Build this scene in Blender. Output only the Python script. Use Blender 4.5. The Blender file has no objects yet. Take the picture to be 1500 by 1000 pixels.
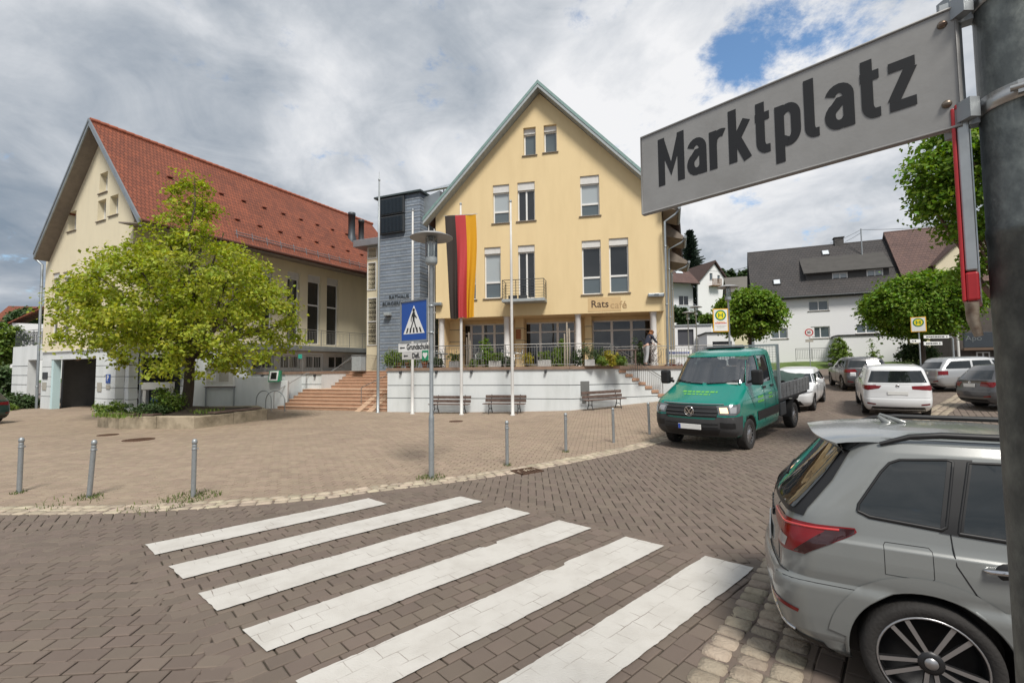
import bpy, bmesh, math, random
import numpy as np
from mathutils import Vector, Matrix
from mathutils.bvhtree import BVHTree
from mathutils.geometry import delaunay_2d_cdt
random.seed(7); rng = np.random.default_rng(7)
scene = bpy.context.scene
COL = scene.collection
PI = math.pi
# ------------------------------------------------------------------ camera
FPX, PIT, ROL, EYE = 690.0, .0556, -.0098, 2.155
_c, _s = math.cos(PIT), math.sin(PIT); _cr, _sr = math.cos(ROL), math.sin(ROL)
_W = Vector((0, _c, _s)); _U0 = Vector((0, -_s, _c)); _R0 = Vector((1, 0, 0))
_R = _R0*_cr + _U0*_sr; _U = _U0*_cr - _R0*_sr
cam = bpy.data.cameras.new('camera'); camo = bpy.data.objects.new('camera', cam); COL.objects.link(camo)
cam.sensor_width = 36; cam.sensor_fit = 'HORIZONTAL'; cam.lens = FPX/1500*36
cam.clip_start = .05; cam.clip_end = 3000
mw = Matrix.Identity(4)
for i in range(3):
    mw[i][0] = _R[i]; mw[i][1] = _U[i]; mw[i][2] = -_W[i]
mw[2][3] = EYE
camo.matrix_world = mw
scene.camera = camo

def sp(t, w):
    t = t/w
    return w*(t if t > 40 else math.log1p(math.exp(max(t, -60))))
def gz(x, y):
    s = .8*x + .6*y
    z = .063*sp(s-12.5, 1.5) - .018*sp(s-28, 2) - .04*sp(s-54, 3)
    return z + .16*sp(y-62, 5) - .13*sp(y-110, 8)
def gz_np(x, y):
    f = lambda t, w: w*np.logaddexp(0, t/w)
    s = .8*x + .6*y
    return .063*f(s-12.5, 1.5) - .018*f(s-28, 2) - .04*f(s-54, 3) + .16*f(y-62, 5) - .13*f(y-110, 8)
def ray(px, py):
    d = _R*((px-750)/FPX) + _U*((500-py)/FPX) + _W
    return d/d.y
def at(px, py, Y):
    d = ray(px, py); return Vector((d.x*Y, Y, EYE + d.z*Y))
def G(px, py, dz=0.0):
    d = ray(px, py); t = 5.0
    for _ in range(80):
        t = .5*t + .5*(gz(d.x*t, t) + dz - EYE)/d.z
    return Vector((d.x*t, t, gz(d.x*t, t)))

# ------------------------------------------------------------------ materials
MATS = {}
def nd(nt, typ, **kw):
    n = nt.nodes.new(typ)
    for k, v in kw.items():
        if hasattr(n, k): setattr(n, k, v)
        else: n.inputs[k].default_value = v
    return n
def mat(name, col, rough=.6, metal=0.0, var=.12, vs=2.0, bump=0.0, bs=60.0, spec=.5, coat=0.0, island=0.0, emit=None, trans=0.0, alt=None, altw=.5, streak=0.0):
    """a plain surface: base colour broken up by two noises, optional bump, optional tone per loose piece"""
    if name in MATS: return MATS[name]
    m = bpy.data.materials.new(name); m.use_nodes = True; nt = m.node_tree; L = nt.links
    b = nt.nodes['Principled BSDF']
    b.inputs['Roughness'].default_value = rough; b.inputs['Metallic'].default_value = metal
    b.inputs['Specular IOR Level'].default_value = spec
    if coat: b.inputs['Coat Weight'].default_value = coat; b.inputs['Coat Roughness'].default_value = .11
    tc = nd(nt, 'ShaderNodeTexCoord')
    src = None
    if alt is None: alt = tuple(c*.55 for c in col)
    n1 = nd(nt, 'ShaderNodeTexNoise', Scale=vs, Detail=8.0, Roughness=.62)
    L.new(tc.outputs['Object'], n1.inputs['Vector'])
    if streak:
        mp = nd(nt, 'ShaderNodeMapping'); mp.inputs['Scale'].default_value = (1, 1, 1-streak)
        L.new(tc.outputs['Object'], mp.inputs['Vector']); L.new(mp.outputs['Vector'], n1.inputs['Vector'])
    mr = nd(nt, 'ShaderNodeMapRange'); mr.inputs[1].default_value = .42; mr.inputs[2].default_value = .75; mr.inputs[4].default_value = altw if var else 0
    if var and altw == .5: mr.inputs[4].default_value = min(1, var*2.2)
    L.new(n1.outputs['Fac'], mr.inputs[0])
    mx = nd(nt, 'ShaderNodeMix', data_type='RGBA'); mx.inputs[6].default_value = (*col, 1); mx.inputs[7].default_value = (*alt, 1)
    L.new(mr.outputs[0], mx.inputs[0]); src = mx.outputs[2]
    if island:
        g = nd(nt, 'ShaderNodeNewGeometry')
        hs = nd(nt, 'ShaderNodeHueSaturation')
        r1 = nd(nt, 'ShaderNodeMapRange'); r1.inputs[3].default_value = 1-island; r1.inputs[4].default_value = 1+island
        L.new(g.outputs['Random Per Island'], r1.inputs[0]); L.new(r1.outputs[0], hs.inputs['Value'])
        L.new(src, hs.inputs['Color'])
        m2 = nd(nt, 'ShaderNodeMath', operation='MULTIPLY_ADD'); m2.inputs[1].default_value = .05*min(1, island*3); m2.inputs[2].default_value = .5-.025*min(1, island*3)
        f = nd(nt, 'ShaderNodeMath', operation='FRACT'); k = nd(nt, 'ShaderNodeMath', operation='MULTIPLY'); k.inputs[1].default_value = 7.13
        L.new(g.outputs['Random Per Island'], k.inputs[0]); L.new(k.outputs[0], f.inputs[0]); L.new(f.outputs[0], m2.inputs[0]); L.new(m2.outputs[0], hs.inputs['Hue'])
        src = hs.outputs[0]
    L.new(src, b.inputs['Base Color'])
    if bump:
        n2 = nd(nt, 'ShaderNodeTexNoise', Scale=bs, Detail=5.0)
        L.new(tc.outputs['Object'], n2.inputs['Vector'])
        bp = nd(nt, 'ShaderNodeBump', Strength=min(1, bump), Distance=.02)
        L.new(n2.outputs['Fac'], bp.inputs['Height']); L.new(bp.outputs[0], b.inputs['Normal'])
    if trans:
        t = nd(nt, 'ShaderNodeBsdfTranslucent'); ms = nd(nt, 'ShaderNodeMixShader'); ms.inputs[0].default_value = trans
        hs2 = nd(nt, 'ShaderNodeHueSaturation', Saturation=1.1, Value=1.25)
        L.new(src, hs2.inputs['Color']); L.new(hs2.outputs[0], t.inputs['Color'])
        L.new(b.outputs[0], ms.inputs[1]); L.new(t.outputs[0], ms.inputs[2])
        L.new(ms.outputs[0], nt.nodes['Material Output'].inputs['Surface'])
    if emit:
        b.inputs['Emission Color'].default_value = (*emit[0], 1); b.inputs['Emission Strength'].default_value = emit[1]
    MATS[name] = m
    return m
def glass(name, tint=(.02, .025, .028), rough=.03, alpha=1.0):
    if name in MATS: return MATS[name]
    m = bpy.data.materials.new(name); m.use_nodes = True; nt = m.node_tree
    b = nt.nodes['Principled BSDF']
    b.inputs['Base Color'].default_value = (*tint, 1); b.inputs['Roughness'].default_value = rough
    b.inputs['Specular IOR Level'].default_value = .9; b.inputs['IOR'].default_value = 1.5
    tc = nd(nt, 'ShaderNodeTexCoord'); n = nd(nt, 'ShaderNodeTexNoise', Scale=1.3, Detail=1.0)
    bp = nd(nt, 'ShaderNodeBump', Strength=.06, Distance=.05)
    nt.links.new(tc.outputs['Object'], n.inputs['Vector']); nt.links.new(n.outputs['Fac'], bp.inputs['Height']); nt.links.new(bp.outputs[0], b.inputs['Normal'])
    if alpha < 1:
        tr = nd(nt, 'ShaderNodeBsdfTransparent'); tr.inputs[0].default_value = (.82, .86, .86, 1)
        fr = nd(nt, 'ShaderNodeFresnel', IOR=1.55); ad = nd(nt, 'ShaderNodeMath', operation='ADD'); ad.inputs[1].default_value = alpha
        gl = nd(nt, 'ShaderNodeBsdfGlossy', Roughness=rough); ms = nd(nt, 'ShaderNodeMixShader')
        nt.links.new(fr.outputs[0], ad.inputs[0]); nt.links.new(ad.outputs[0], ms.inputs[0])
        nt.links.new(tr.outputs[0], ms.inputs[1]); nt.links.new(gl.outputs[0], ms.inputs[2])
        nt.links.new(ms.outputs[0], nt.nodes['Material Output'].inputs['Surface'])
    MATS[name] = m
    return m
def tiles(name, col, col2, w=.3, h=.33, along='UV', rough=.75, dark=.35):
    """roof tiles / slates laid in courses, in UV metres"""
    if name in MATS: return MATS[name]
    m = bpy.data.materials.new(name); m.use_nodes = True; nt = m.node_tree; L = nt.links
    b = nt.nodes['Principled BSDF']; b.inputs['Roughness'].default_value = rough
    tc = nd(nt, 'ShaderNodeTexCoord')
    br = nd(nt, 'ShaderNodeTexBrick'); br.offset = 0.5
    br.inputs['Scale'].default_value = 1; br.inputs['Brick Width'].default_value = w; br.inputs['Row Height'].default_value = h
    br.inputs['Mortar Size'].default_value = .018; br.inputs['Mortar Smooth'].default_value = .6
    br.inputs['Color1'].default_value = (*col, 1); br.inputs['Color2'].default_value = (*col2, 1)
    br.inputs['Mortar'].default_value = tuple(c*dark for c in col)+(1,); br.inputs['Bias'].default_value = 0
    L.new(tc.outputs['UV'], br.inputs['Vector'])
    n = nd(nt, 'ShaderNodeTexNoise', Scale=.35, Detail=8.0, Roughness=.7); L.new(tc.outputs['UV'], n.inputs['Vector'])
    mx = nd(nt, 'ShaderNodeMix', data_type='RGBA', blend_type='MULTIPLY'); mr = nd(nt, 'ShaderNodeMapRange')
    mr.inputs[1].default_value = .3; mr.inputs[2].default_value = .7; mr.inputs[3].default_value = .72; mr.inputs[4].default_value = 1.15
    L.new(n.outputs['Fac'], mr.inputs[0]); mx.inputs[0].default_value = 1
    L.new(br.outputs['Color'], mx.inputs[6]); L.new(mr.outputs[0], mx.inputs[7]); L.new(mx.outputs[2], b.inputs['Base Color'])
    # each course lifts towards its lower edge
    sx = nd(nt, 'ShaderNodeSeparateXYZ'); L.new(tc.outputs['UV'], sx.inputs[0])
    dv = nd(nt, 'ShaderNodeMath', operation='DIVIDE'); dv.inputs[1].default_value = h; L.new(sx.outputs['Y'], dv.inputs[0])
    fr = nd(nt, 'ShaderNodeMath', operation='FRACT'); L.new(dv.outputs[0], fr.inputs[0])
    ml = nd(nt, 'ShaderNodeMath', operation='MULTIPLY_ADD'); ml.inputs[1].default_value = -1.0; L.new(fr.outputs[0], ml.inputs[0]); L.new(br.outputs['Fac'], ml.inputs[2])
    ng = nd(nt, 'ShaderNodeMath', operation='MULTIPLY_ADD'); ng.inputs[1].default_value = -.8; L.new(br.outputs['Fac'], ng.inputs[0]); L.new(ml.outputs[0], ng.inputs[2])
    bp = nd(nt, 'ShaderNodeBump', Strength=1.0, Distance=.05); L.new(ng.outputs[0], bp.inputs['Height']); L.new(bp.outputs[0], b.inputs['Normal'])
    MATS[name] = m
    return m

# ------------------------------------------------------------------ mesh builder
class MB:
    def __init__(self): self.v = []; self.f = []; self.mi = []; self.uv = {}; self.sm = []
    def add(self, vs, fs, mi=0, smooth=False):
        o = len(self.v); self.v += [tuple(p) for p in vs]
        for f in fs:
            self.f.append(tuple(i+o for i in f)); self.mi.append(mi); self.sm.append(smooth)
        return self
    def box(self, x0, x1, y0, y1, z0, z1, mi=0):
        x0, x1 = min(x0, x1), max(x0, x1); y0, y1 = min(y0, y1), max(y0, y1); z0, z1 = min(z0, z1), max(z0, z1)
        vs = [(x0,y0,z0),(x1,y0,z0),(x1,y1,z0),(x0,y1,z0),(x0,y0,z1),(x1,y0,z1),(x1,y1,z1),(x0,y1,z1)]
        return self.add(vs, [(0,3,2,1),(4,5,6,7),(0,1,5,4),(1,2,6,5),(2,3,7,6),(3,0,4,7)], mi)
    def bbox(self, x0, x1, y0, y1, z0, z1, b=.01, mi=0):
        """box with chamfered edges"""
        x0, x1 = min(x0, x1), max(x0, x1); y0, y1 = min(y0, y1), max(y0, y1); z0, z1 = min(z0, z1), max(z0, z1)
        bm = bmesh.new(); r = bmesh.ops.create_cube(bm, size=1)
        for v in bm.verts: v.co = Vector(((x0+x1)/2+v.co.x*(x1-x0), (y0+y1)/2+v.co.y*(y1-y0), (z0+z1)/2+v.co.z*(z1-z0)))
        bmesh.ops.bevel(bm, geom=list(bm.edges), offset=b, segments=2, affect='EDGES', profile=.5)
        self.bm(bm, mi); bm.free(); return self
    def bm(self, bm, mi=0, smooth=False, mx=None):
        bm.verts.index_update()
        vs = [tuple((mx @ v.co) if mx else v.co) for v in bm.verts]
        return self.add(vs, [tuple(v.index for v in f.verts) for f in bm.faces], mi, smooth)
    def bar(self, p, q, w, h=None, mi=0, up=(0,0,1)):
        """square bar from p to q"""
        p, q = Vector(p), Vector(q); d = (q-p).normalized(); u = Vector(up)
        if abs(d.dot(u)) > .98: u = Vector((0,1,0))
        s = d.cross(u).normalized(); u = s.cross(d); h = w if h is None else h
        vs = [a+s*(i*w/2)+u*(j*h/2) for a in (p, q) for i, j in ((-1,-1),(1,-1),(1,1),(-1,1))]
        return self.add(vs, [(3,2,1,0),(4,5,6,7),(0,1,5,4),(1,2,6,5),(2,3,7,6),(3,0,4,7)], mi)
    def tube(self, pts, r, n=10, mi=0, cap=True, smooth=True):
        pts = [Vector(p) for p in pts]; rs = r if isinstance(r, (list, tuple)) else [r]*len(pts)
        o = []; prev = None
        for i, p in enumerate(pts):
            d = (pts[min(i+1, len(pts)-1)]-pts[max(i-1, 0)])
            d = d.normalized() if d.length > 1e-9 else Vector((0,0,1))
            if prev is None:
                u = Vector((0,0,1)) if abs(d.z) < .9 else Vector((1,0,0)); s = d.cross(u).normalized()
            else:
                s = prev - d*prev.dot(d); s = s.normalized() if s.length > 1e-6 else d.orthogonal().normalized()
            prev = s; t = d.cross(s)
            o += [p+(s*math.cos(2*PI*k/n)+t*math.sin(2*PI*k/n))*rs[i] for k in range(n)]
        fs = [(i*n+k, i*n+(k+1)%n, (i+1)*n+(k+1)%n, (i+1)*n+k) for i in range(len(pts)-1) for k in range(n)]
        self.add(o, fs, mi, smooth)
        if cap:
            self.add(o[:n], [tuple(range(n))[::-1]], mi); self.add(o[-n:], [tuple(range(n))], mi)
        return self
    def cyl(self, p, q, r, n=16, mi=0, r2=None): return self.tube([p, q], [r, r if r2 is None else r2], n, mi)
    def lathe(self, prof, n=24, mi=0, mx=None, smooth=True):
        """(r, z) profile turned about z"""
        vs = [];
        for r, z in prof:
            for k in range(n):
                v = Vector((r*math.cos(2*PI*k/n), r*math.sin(2*PI*k/n), z)); vs.append(mx @ v if mx else v)
        fs = [(i*n+k, i*n+(k+1)%n, (i+1)*n+(k+1)%n, (i+1)*n+k) for i in range(len(prof)-1) for k in range(n)]
        return self.add(vs, fs, mi, smooth)
    def prism(self, poly, d0, d1, axis='y', mi=0, mx=None):
        """2-D polygon pushed from d0 to d1: axis y -> poly is (x,z); z -> (x,y); x -> (y,z)"""
        def P(a, b, d):
            v = Vector((a, d, b)) if axis == 'y' else Vector((a, b, d)) if axis == 'z' else Vector((d, a, b))
            return mx @ v if mx else v
        n = len(poly); vs = [P(a, b, d0) for a, b in poly]+[P(a, b, d1) for a, b in poly]
        fs = [tuple(range(n)), tuple(range(2*n-1, n-1, -1))]+[(i, i+n, (i+1)%n+n, (i+1)%n) for i in range(n)]
        return self.add(vs, fs, mi)
    def wall(self, poly, holes, y0, y1, mi=0):
        """wall slab in the x-z plane between y0 (front) and y1 (back) with real rectangular holes (x0,x1,z0,z1)"""
        pts = [Vector(p) for p in poly]; n = len(pts); edges = [(i, (i+1)%n) for i in range(n)]; faces = [list(range(n))]
        rects = []
        for x0, x1, z0, z1 in holes:
            b = len(pts); pts += [Vector((x0,z0)), Vector((x1,z0)), Vector((x1,z1)), Vector((x0,z1))]
            edges += [(b,b+1),(b+1,b+2),(b+2,b+3),(b+3,b)]; rects.append((x0,x1,z0,z1))
        r = delaunay_2d_cdt(pts, edges, faces, 1, 1e-5)
        vs, fs = r[0], r[2]; keep = []
        for f in fs:
            c = sum((vs[i] for i in f), Vector((0,0)))/len(f)
            if not any(a < c.x < b_ and c_ < c.y < d for a, b_, c_, d in rects): keep.append(f)
        m = len(vs)
        self.add([(v.x, y0, v.y) for v in vs], [tuple(f) for f in keep], mi)
        self.add([(v.x, y1, v.y) for v in vs], [tuple(f[::-1]) for f in keep], mi)
        P = [Vector(p) for p in poly]
        self.add([(p.x, y0, p.y) for p in P]+[(p.x, y1, p.y) for p in P], [(i, i+n, (i+1)%n+n, (i+1)%n) for i in range(n)], mi)
        for a, b_, c_, d in rects:
            q = [(a,c_),(b_,c_),(b_,d),(a,d)]
            self.add([(x, y0, z) for x, z in q]+[(x, y1, z) for x, z in q], [((i+1)%4, (i+1)%4+4, i+4, i) for i in range(4)], mi)
        return self
    def build(self, name, mats, parent=None, smooth=None, loc=None, rz=0.0, uvf=None, fix=True):
        me = bpy.data.meshes.new(name); me.from_pydata(self.v, [], self.f)
        ms = mats if isinstance(mats, (list, tuple)) else [mats]
        for m in ms: me.materials.append(m)
        me.polygons.foreach_set('material_index', self.mi)
        me.polygons.foreach_set('use_smooth', self.sm if smooth is None else [smooth]*len(self.f))
        if fix:
            bm = bmesh.new(); bm.from_mesh(me); bmesh.ops.recalc_face_normals(bm, faces=bm.faces); bm.to_mesh(me); bm.free()
        if uvf:
            ul = me.uv_layers.new(name='UV'); d = ul.data
            for p in me.polygons:
                for li in p.loop_indices: d[li].uv = uvf(me.vertices[me.loops[li].vertex_index].co, p)
        me.update()
        o = bpy.data.objects.new(name, me); COL.objects.link(o)
        if parent: o.parent = parent
        if loc is not None: o.location = loc
        if rz: o.rotation_euler.z = rz
        return o
def np_mesh(name, V, Q, m, parent=None, smooth=False, loc=None):
    """big mesh from numpy: V (n,3), Q (m,k) polygons of one size"""
    me = bpy.data.meshes.new(name); k = Q.shape[1]
    me.vertices.add(len(V)); me.vertices.foreach_set('co', np.ascontiguousarray(V, np.float32).ravel())
    me.loops.add(Q.size); me.loops.foreach_set('vertex_index', np.ascontiguousarray(Q, np.int32).ravel())
    me.polygons.add(len(Q)); me.polygons.foreach_set('loop_start', np.arange(0, Q.size, k, dtype=np.int32))
    me.polygons.foreach_set('use_smooth', np.full(len(Q), smooth))
    for mm in (m if isinstance(m, (list, tuple)) else [m]): me.materials.append(mm)
    me.update(calc_edges=True)
    o = bpy.data.objects.new(name, me); COL.objects.link(o)
    if parent: o.parent = parent
    if loc is not None: o.location = loc
    return o
def tag(o, label=None, cat=None, group=None, kind=None):
    if label: o['label'] = label
    if cat: o['category'] = cat
    if group: o['group'] = group
    if kind: o['kind'] = kind
    return o
def thing(name, label, cat, loc=(0,0,0), rz=0.0, group=None):
    o = bpy.data.objects.new(name, None); COL.objects.link(o); o.empty_display_size = .2
    o.location = loc; o.rotation_euler = (0, 0, rz)
    return tag(o, label, cat, group)
def dup(o, loc=None, rz=None, label=None, parent=None, scale=None):
    c = o.copy(); COL.objects.link(c)
    if parent: c.parent = parent
    if loc is not None: c.location = loc
    if rz is not None: c.rotation_euler.z = rz
    if scale is not None: c.scale = (scale,)*3 if isinstance(scale, (int, float)) else scale
    if label: c['label'] = label
    for ch in list(o.children): dup(ch, parent=c)
    return c
def text_mb(mb, txt, size, mx, mi=0, sx=1.0, bold=0.0, depth=.002, align='LEFT', shear=0.0):
    """letters as real geometry in the local x-z plane of mx (front = -y)"""
    cu = bpy.data.curves.new('t', 'FONT'); cu.body = txt; cu.size = size; cu.offset = bold; cu.extrude = depth/2; cu.align_x = align; cu.shear = shear; cu.resolution_u = 3
    o = bpy.data.objects.new('t', cu); COL.objects.link(o)
    dg = bpy.context.evaluated_depsgraph_get(); me = bpy.data.meshes.new_from_object(o.evaluated_get(dg))
    vs = [mx @ Vector((v.co.x*sx, -v.co.z, v.co.y)) for v in me.vertices]
    mb.add(vs, [tuple(p.vertices) for p in me.polygons], mi)
    bpy.data.objects.remove(o); bpy.data.curves.remove(cu); bpy.data.meshes.remove(me)
    return mb
class Fac:
    """a facade plane: origin (x,y), u to the right seen from the camera, local frame x=u, y=into the building, z=up"""
    def __init__(s, x, y, ang): s.o = Vector((x, y, 0)); s.a = ang; s.u = Vector((math.cos(ang), math.sin(ang), 0)); s.n = Vector((-math.sin(ang), math.cos(ang), 0))
    def uz(s, px, py, dep=0.0):
        d = ray(px, py); e = Vector((0, 0, EYE)); t = ((s.o+s.n*dep-e).dot(s.n))/d.dot(s.n)
        p = e+d*t; return ((p-s.o).dot(s.u), p.z)
    def rect(s, x0, y0, x1, y1, dep=0.0):
        """pixel box -> (u0,u1,z0,z1)"""
        ym = (y0+y1)/2; xm = (x0+x1)/2
        return (s.uz(x0, ym, dep)[0], s.uz(x1, ym, dep)[0], s.uz(xm, y1, dep)[1], s.uz(xm, y0, dep)[1])
    def w(s, u, y, z): return s.o+s.u*u+s.n*y+Vector((0, 0, z))
    def loc(s, p): d = Vector((p[0], p[1], 0))-s.o; return (d.dot(s.u), d.dot(s.n))
def pip(x, y, poly):
    x = np.asarray(x); y = np.asarray(y); c = np.zeros(x.shape, bool); n = len(poly)
    for i in range(n):
        x1, y1 = poly[i]; x2, y2 = poly[(i+1) % n]
        if y1 == y2: continue
        c ^= ((y1 > y) != (y2 > y)) & (x < (x2-x1)*(y-y1)/(y2-y1)+x1)
    return c
# ------------------------------------------------------------------ light and sky
scene.view_settings.view_transform = 'Standard'; scene.view_settings.look = 'None'
scene.view_settings.exposure = 0.27; scene.view_settings.gamma = 1.0; scene.view_settings.use_curve_mapping = False
SUN_EL, SUN_AZ = math.radians(54), math.radians(166)     # azimuth clockwise from +y: the sun stands behind the camera's right shoulder
wd = bpy.data.worlds.new('World'); scene.world = wd; wd.use_nodes = True
nt = wd.node_tree; L = nt.links; bg = nt.nodes['Background']; bg.inputs['Strength'].default_value = .1
sky = nd(nt, 'ShaderNodeTexSky', sky_type='NISHITA'); sky.sun_disc = False; sky.sun_elevation = SUN_EL; sky.sun_rotation = SUN_AZ
tc = nd(nt, 'ShaderNodeTexCoord')
nrm = nd(nt, 'ShaderNodeVectorMath', operation='NORMALIZE'); L.new(tc.outputs['Generated'], nrm.inputs[0])
sx = nd(nt, 'ShaderNodeSeparateXYZ'); L.new(nrm.outputs[0], sx.inputs[0])
def math_(op, a, b=None, c=None, clamp=False):
    n = nd(nt, 'ShaderNodeMath', operation=op); n.use_clamp = clamp
    for i, v in enumerate((a, b, c)):
        if v is None: continue
        if isinstance(v, (int, float)): n.inputs[i].default_value = v
        else: L.new(v, n.inputs[i])
    return n.outputs[0]
zc = math_('ADD', math_('MAXIMUM', sx.outputs['Z'], 0), .34)
sc_ = nd(nt, 'ShaderNodeVectorMath', operation='DIVIDE'); cb = nd(nt, 'ShaderNodeCombineXYZ')
for i in range(3): L.new(zc, cb.inputs[i])
L.new(nrm.outputs[0], sc_.inputs[0]); L.new(cb.outputs[0], sc_.inputs[1])
def noise(scale, detail, rough, off, dist=0.0):
    mp = nd(nt, 'ShaderNodeMapping'); mp.inputs['Location'].default_value = off; L.new(sc_.outputs[0], mp.inputs['Vector'])
    n = nd(nt, 'ShaderNodeTexNoise', Scale=scale, Detail=detail, Roughness=rough, Distortion=dist); L.new(mp.outputs[0], n.inputs['Vector']); return n.outputs['Fac']
def blob(px, py, r, amp, prev=None):
    d = ray(px, py).normalized()
    dp = nd(nt, 'ShaderNodeVectorMath', operation='DOT_PRODUCT'); L.new(nrm.outputs[0], dp.inputs[0]); dp.inputs[1].default_value = d
    mr = nd(nt, 'ShaderNodeMapRange', interpolation_type='SMOOTHSTEP'); mr.inputs[1].default_value = math.cos(math.radians(r)); mr.inputs[2].default_value = 1; mr.inputs[4].default_value = amp
    L.new(dp.outputs['Value'], mr.inputs[0])
    return mr.outputs[0] if prev is None else math_('ADD', prev, mr.outputs[0])
# where the cloud deck is thin (bright) and thick (slate grey)
B = blob(700, 90, 24, .34); B = blob(560, 240, 14, .14, B); B = blob(1010, 130, 17, .30, B); B = blob(1150, 290, 16, .24, B)
B = blob(0, 220, 26, -.20, B); B = blob(120, 30, 17, -.08, B); B = blob(330, 110, 12, .07, B); B = blob(1400, 330, 14, .08, B); B = blob(890, 100, 5, -.2, B); B = blob(960, 190, 4, -.12, B)
n_big = noise(1.5, 10, .58, (3.1, .4, 1.7), .4); n_med = noise(4.2, 8, .6, (.3, 5.2, 2.0), .6)
v = math_('MULTIPLY_ADD', n_big, 1.95, math_('MULTIPLY_ADD', n_med, .95, -1.02)); v = math_('ADD', v, B)
rmp = nd(nt, 'ShaderNodeValToRGB'); el = rmp.color_ramp.elements
el[0].position = 0.0; el[0].color = (.24, .30, .37, 1); el[1].position = 1.0; el[1].color = (.90, .905, .91, 1)
for p, c in ((.25, (.34, .39, .45)), (.5, (.50, .54, .585)), (.75, (.70, .725, .755))):
    e = el.new(p); e.color = (*c, 1)
L.new(v, rmp.inputs[0])
hole = blob(1125, 58, 6.0, .36); hole = blob(1076, 105, 5, .30, hole); hole = blob(1290, 15, 9, .26, hole); hole = blob(1045, 135, 6, .18, hole)
hv = math_('MULTIPLY_ADD', noise(6.5, 10, .66, (7.3, 1.1, .2), .15), 2.7, math_('SUBTRACT', hole, 1.06))
hm = nd(nt, 'ShaderNodeMapRange', interpolation_type='SMOOTHSTEP'); hm.inputs[1].default_value = .50; hm.inputs[2].default_value = 1.08; L.new(hv, hm.inputs[0])
gain = nd(nt, 'ShaderNodeMix', data_type='RGBA', blend_type='MULTIPLY'); gain.inputs[0].default_value = 1; gain.inputs[7].default_value = (8.3, 8.3, 8.4, 1); gain.clamp_result = False
L.new(rmp.outputs[0], gain.inputs[6])
fin = nd(nt, 'ShaderNodeMix', data_type='RGBA'); L.new(hm.outputs[0], fin.inputs[0]); L.new(gain.outputs[2], fin.inputs[6]); sg2 = nd(nt, 'ShaderNodeMix', data_type='RGBA', blend_type='MULTIPLY'); sg2.inputs[0].default_value = 1; sg2.clamp_result = False; sg2.inputs[7].default_value = (1.25, 1.5, 1.6, 1); L.new(sky.outputs[0], sg2.inputs[6]); L.new(sg2.outputs[2], fin.inputs[7])
L.new(fin.outputs[2], bg.inputs['Color'])
sun = bpy.data.lights.new('sun', 'SUN'); sun.energy = 3.4; sun.angle = math.radians(16); sun.color = (1, .95, .87)
so = bpy.data.objects.new('sun', sun); COL.objects.link(so)
sd = Vector((math.sin(SUN_AZ)*math.cos(SUN_EL), math.cos(SUN_AZ)*math.cos(SUN_EL), math.sin(SUN_EL)))
so.rotation_euler = (-sd).to_track_quat('-Z', 'Y').to_euler(); so.location = sd*60

# ------------------------------------------------------------------ ground
def sheet(name, xs, ys, dz, m, inside=None, kind='structure'):
    X, Y = np.meshgrid(xs, ys); Z = gz_np(X, Y)+dz
    V = np.stack([X.ravel(), Y.ravel(), Z.ravel()], 1); nx = len(xs); i = np.arange(len(ys)-1)[:, None]*nx+np.arange(nx-1)[None]
    Q = np.stack([i, i+1, i+nx+1, i+nx], -1).reshape(-1, 4)
    o = np_mesh(name, V, Q, m, smooth=True); o['kind'] = kind; return o
M_far = mat('far paving', (.17, .145, .13), .85, var=.25, vs=.35, bump=.3, bs=25)
sheet('ground', np.concatenate([np.arange(-150, -30, 10), np.arange(-30, 50, 1.0), np.arange(50, 300, 12)]), np.concatenate([np.arange(-30, 45, 1.0), np.arange(45, 420, 7)]), -.03, M_far)
M_mead = mat('meadow', (.07, .115, .03), .95, var=.3, vs=.4, alt=(.035, .06, .018), bump=.6, bs=4)
sheet('hill', np.arange(-150, 300, 9.0), np.arange(64, 420, 7.0), .05, M_mead)

KERB = [(-46, 7.0), (-20, 7.2), (-12, 7.35), (-8, 7.5), (-6.3, 7.52), (-4.7, 7.78), (-3.4, 8.15), (-2.4, 8.68), (-.7, 9.55), (1.23, 10.96), (3.76, 13.2), (6.3, 15.9), (8.8, 19.1), (11.0, 22.6), (13, 27), (14.5, 33), (15, 40)]
RK = [(-1.2, .0), (.57, 2.08), (1.32, 3.05), (2.20, 4.15), (3.42, 5.66), (6.1, 8.8), (10.0, 12.3), (14.1, 15.8), (19, 19.8), (25, 25.4), (31, 31)]
def dense(pl, step):
    """Catmull-Rom through the points, resampled evenly"""
    P = [np.array(p, float) for p in pl]; P = [2*P[0]-P[1]]+P+[2*P[-1]-P[-2]]; o = []
    for i in range(1, len(P)-2):
        for t in np.linspace(0, 1, 24, endpoint=False):
            a, b, c, d = P[i-1:i+3]; o.append(.5*((2*b)+(c-a)*t+(2*a-5*b+4*c-d)*t*t+(3*b-a-3*c+d)*t**3))
    o.append(P[-2]); o = np.array(o); s = np.r_[0, np.cumsum(np.hypot(*np.diff(o, axis=0).T))]
    q = np.arange(0, s[-1], step); return np.stack([np.interp(q, s, o[:, 0]), np.interp(q, s, o[:, 1])], 1)
KD, RD = dense(KERB, .4), dense(RK, .4)
ROAD = [tuple(p) for p in KD]+[(40, 40)]+[tuple(p) for p in RD[::-1]]+[(-1.8, .0), (-46, .0)]
PARK = [tuple(p) for p in RD]+[(40, 31), (40, -4), (-1.6, -4)]
PLAZA = [tuple(p) for p in KD]+[(-46, 40)]
zo, zth, zsk, zln = np.array((-4.574, 5.966)), -.703, 1.4509, 3.995
zu = np.array((math.cos(zth), math.sin(zth))); zv = np.array((math.cos(zth+zsk), math.sin(zth+zsk)))
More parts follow.
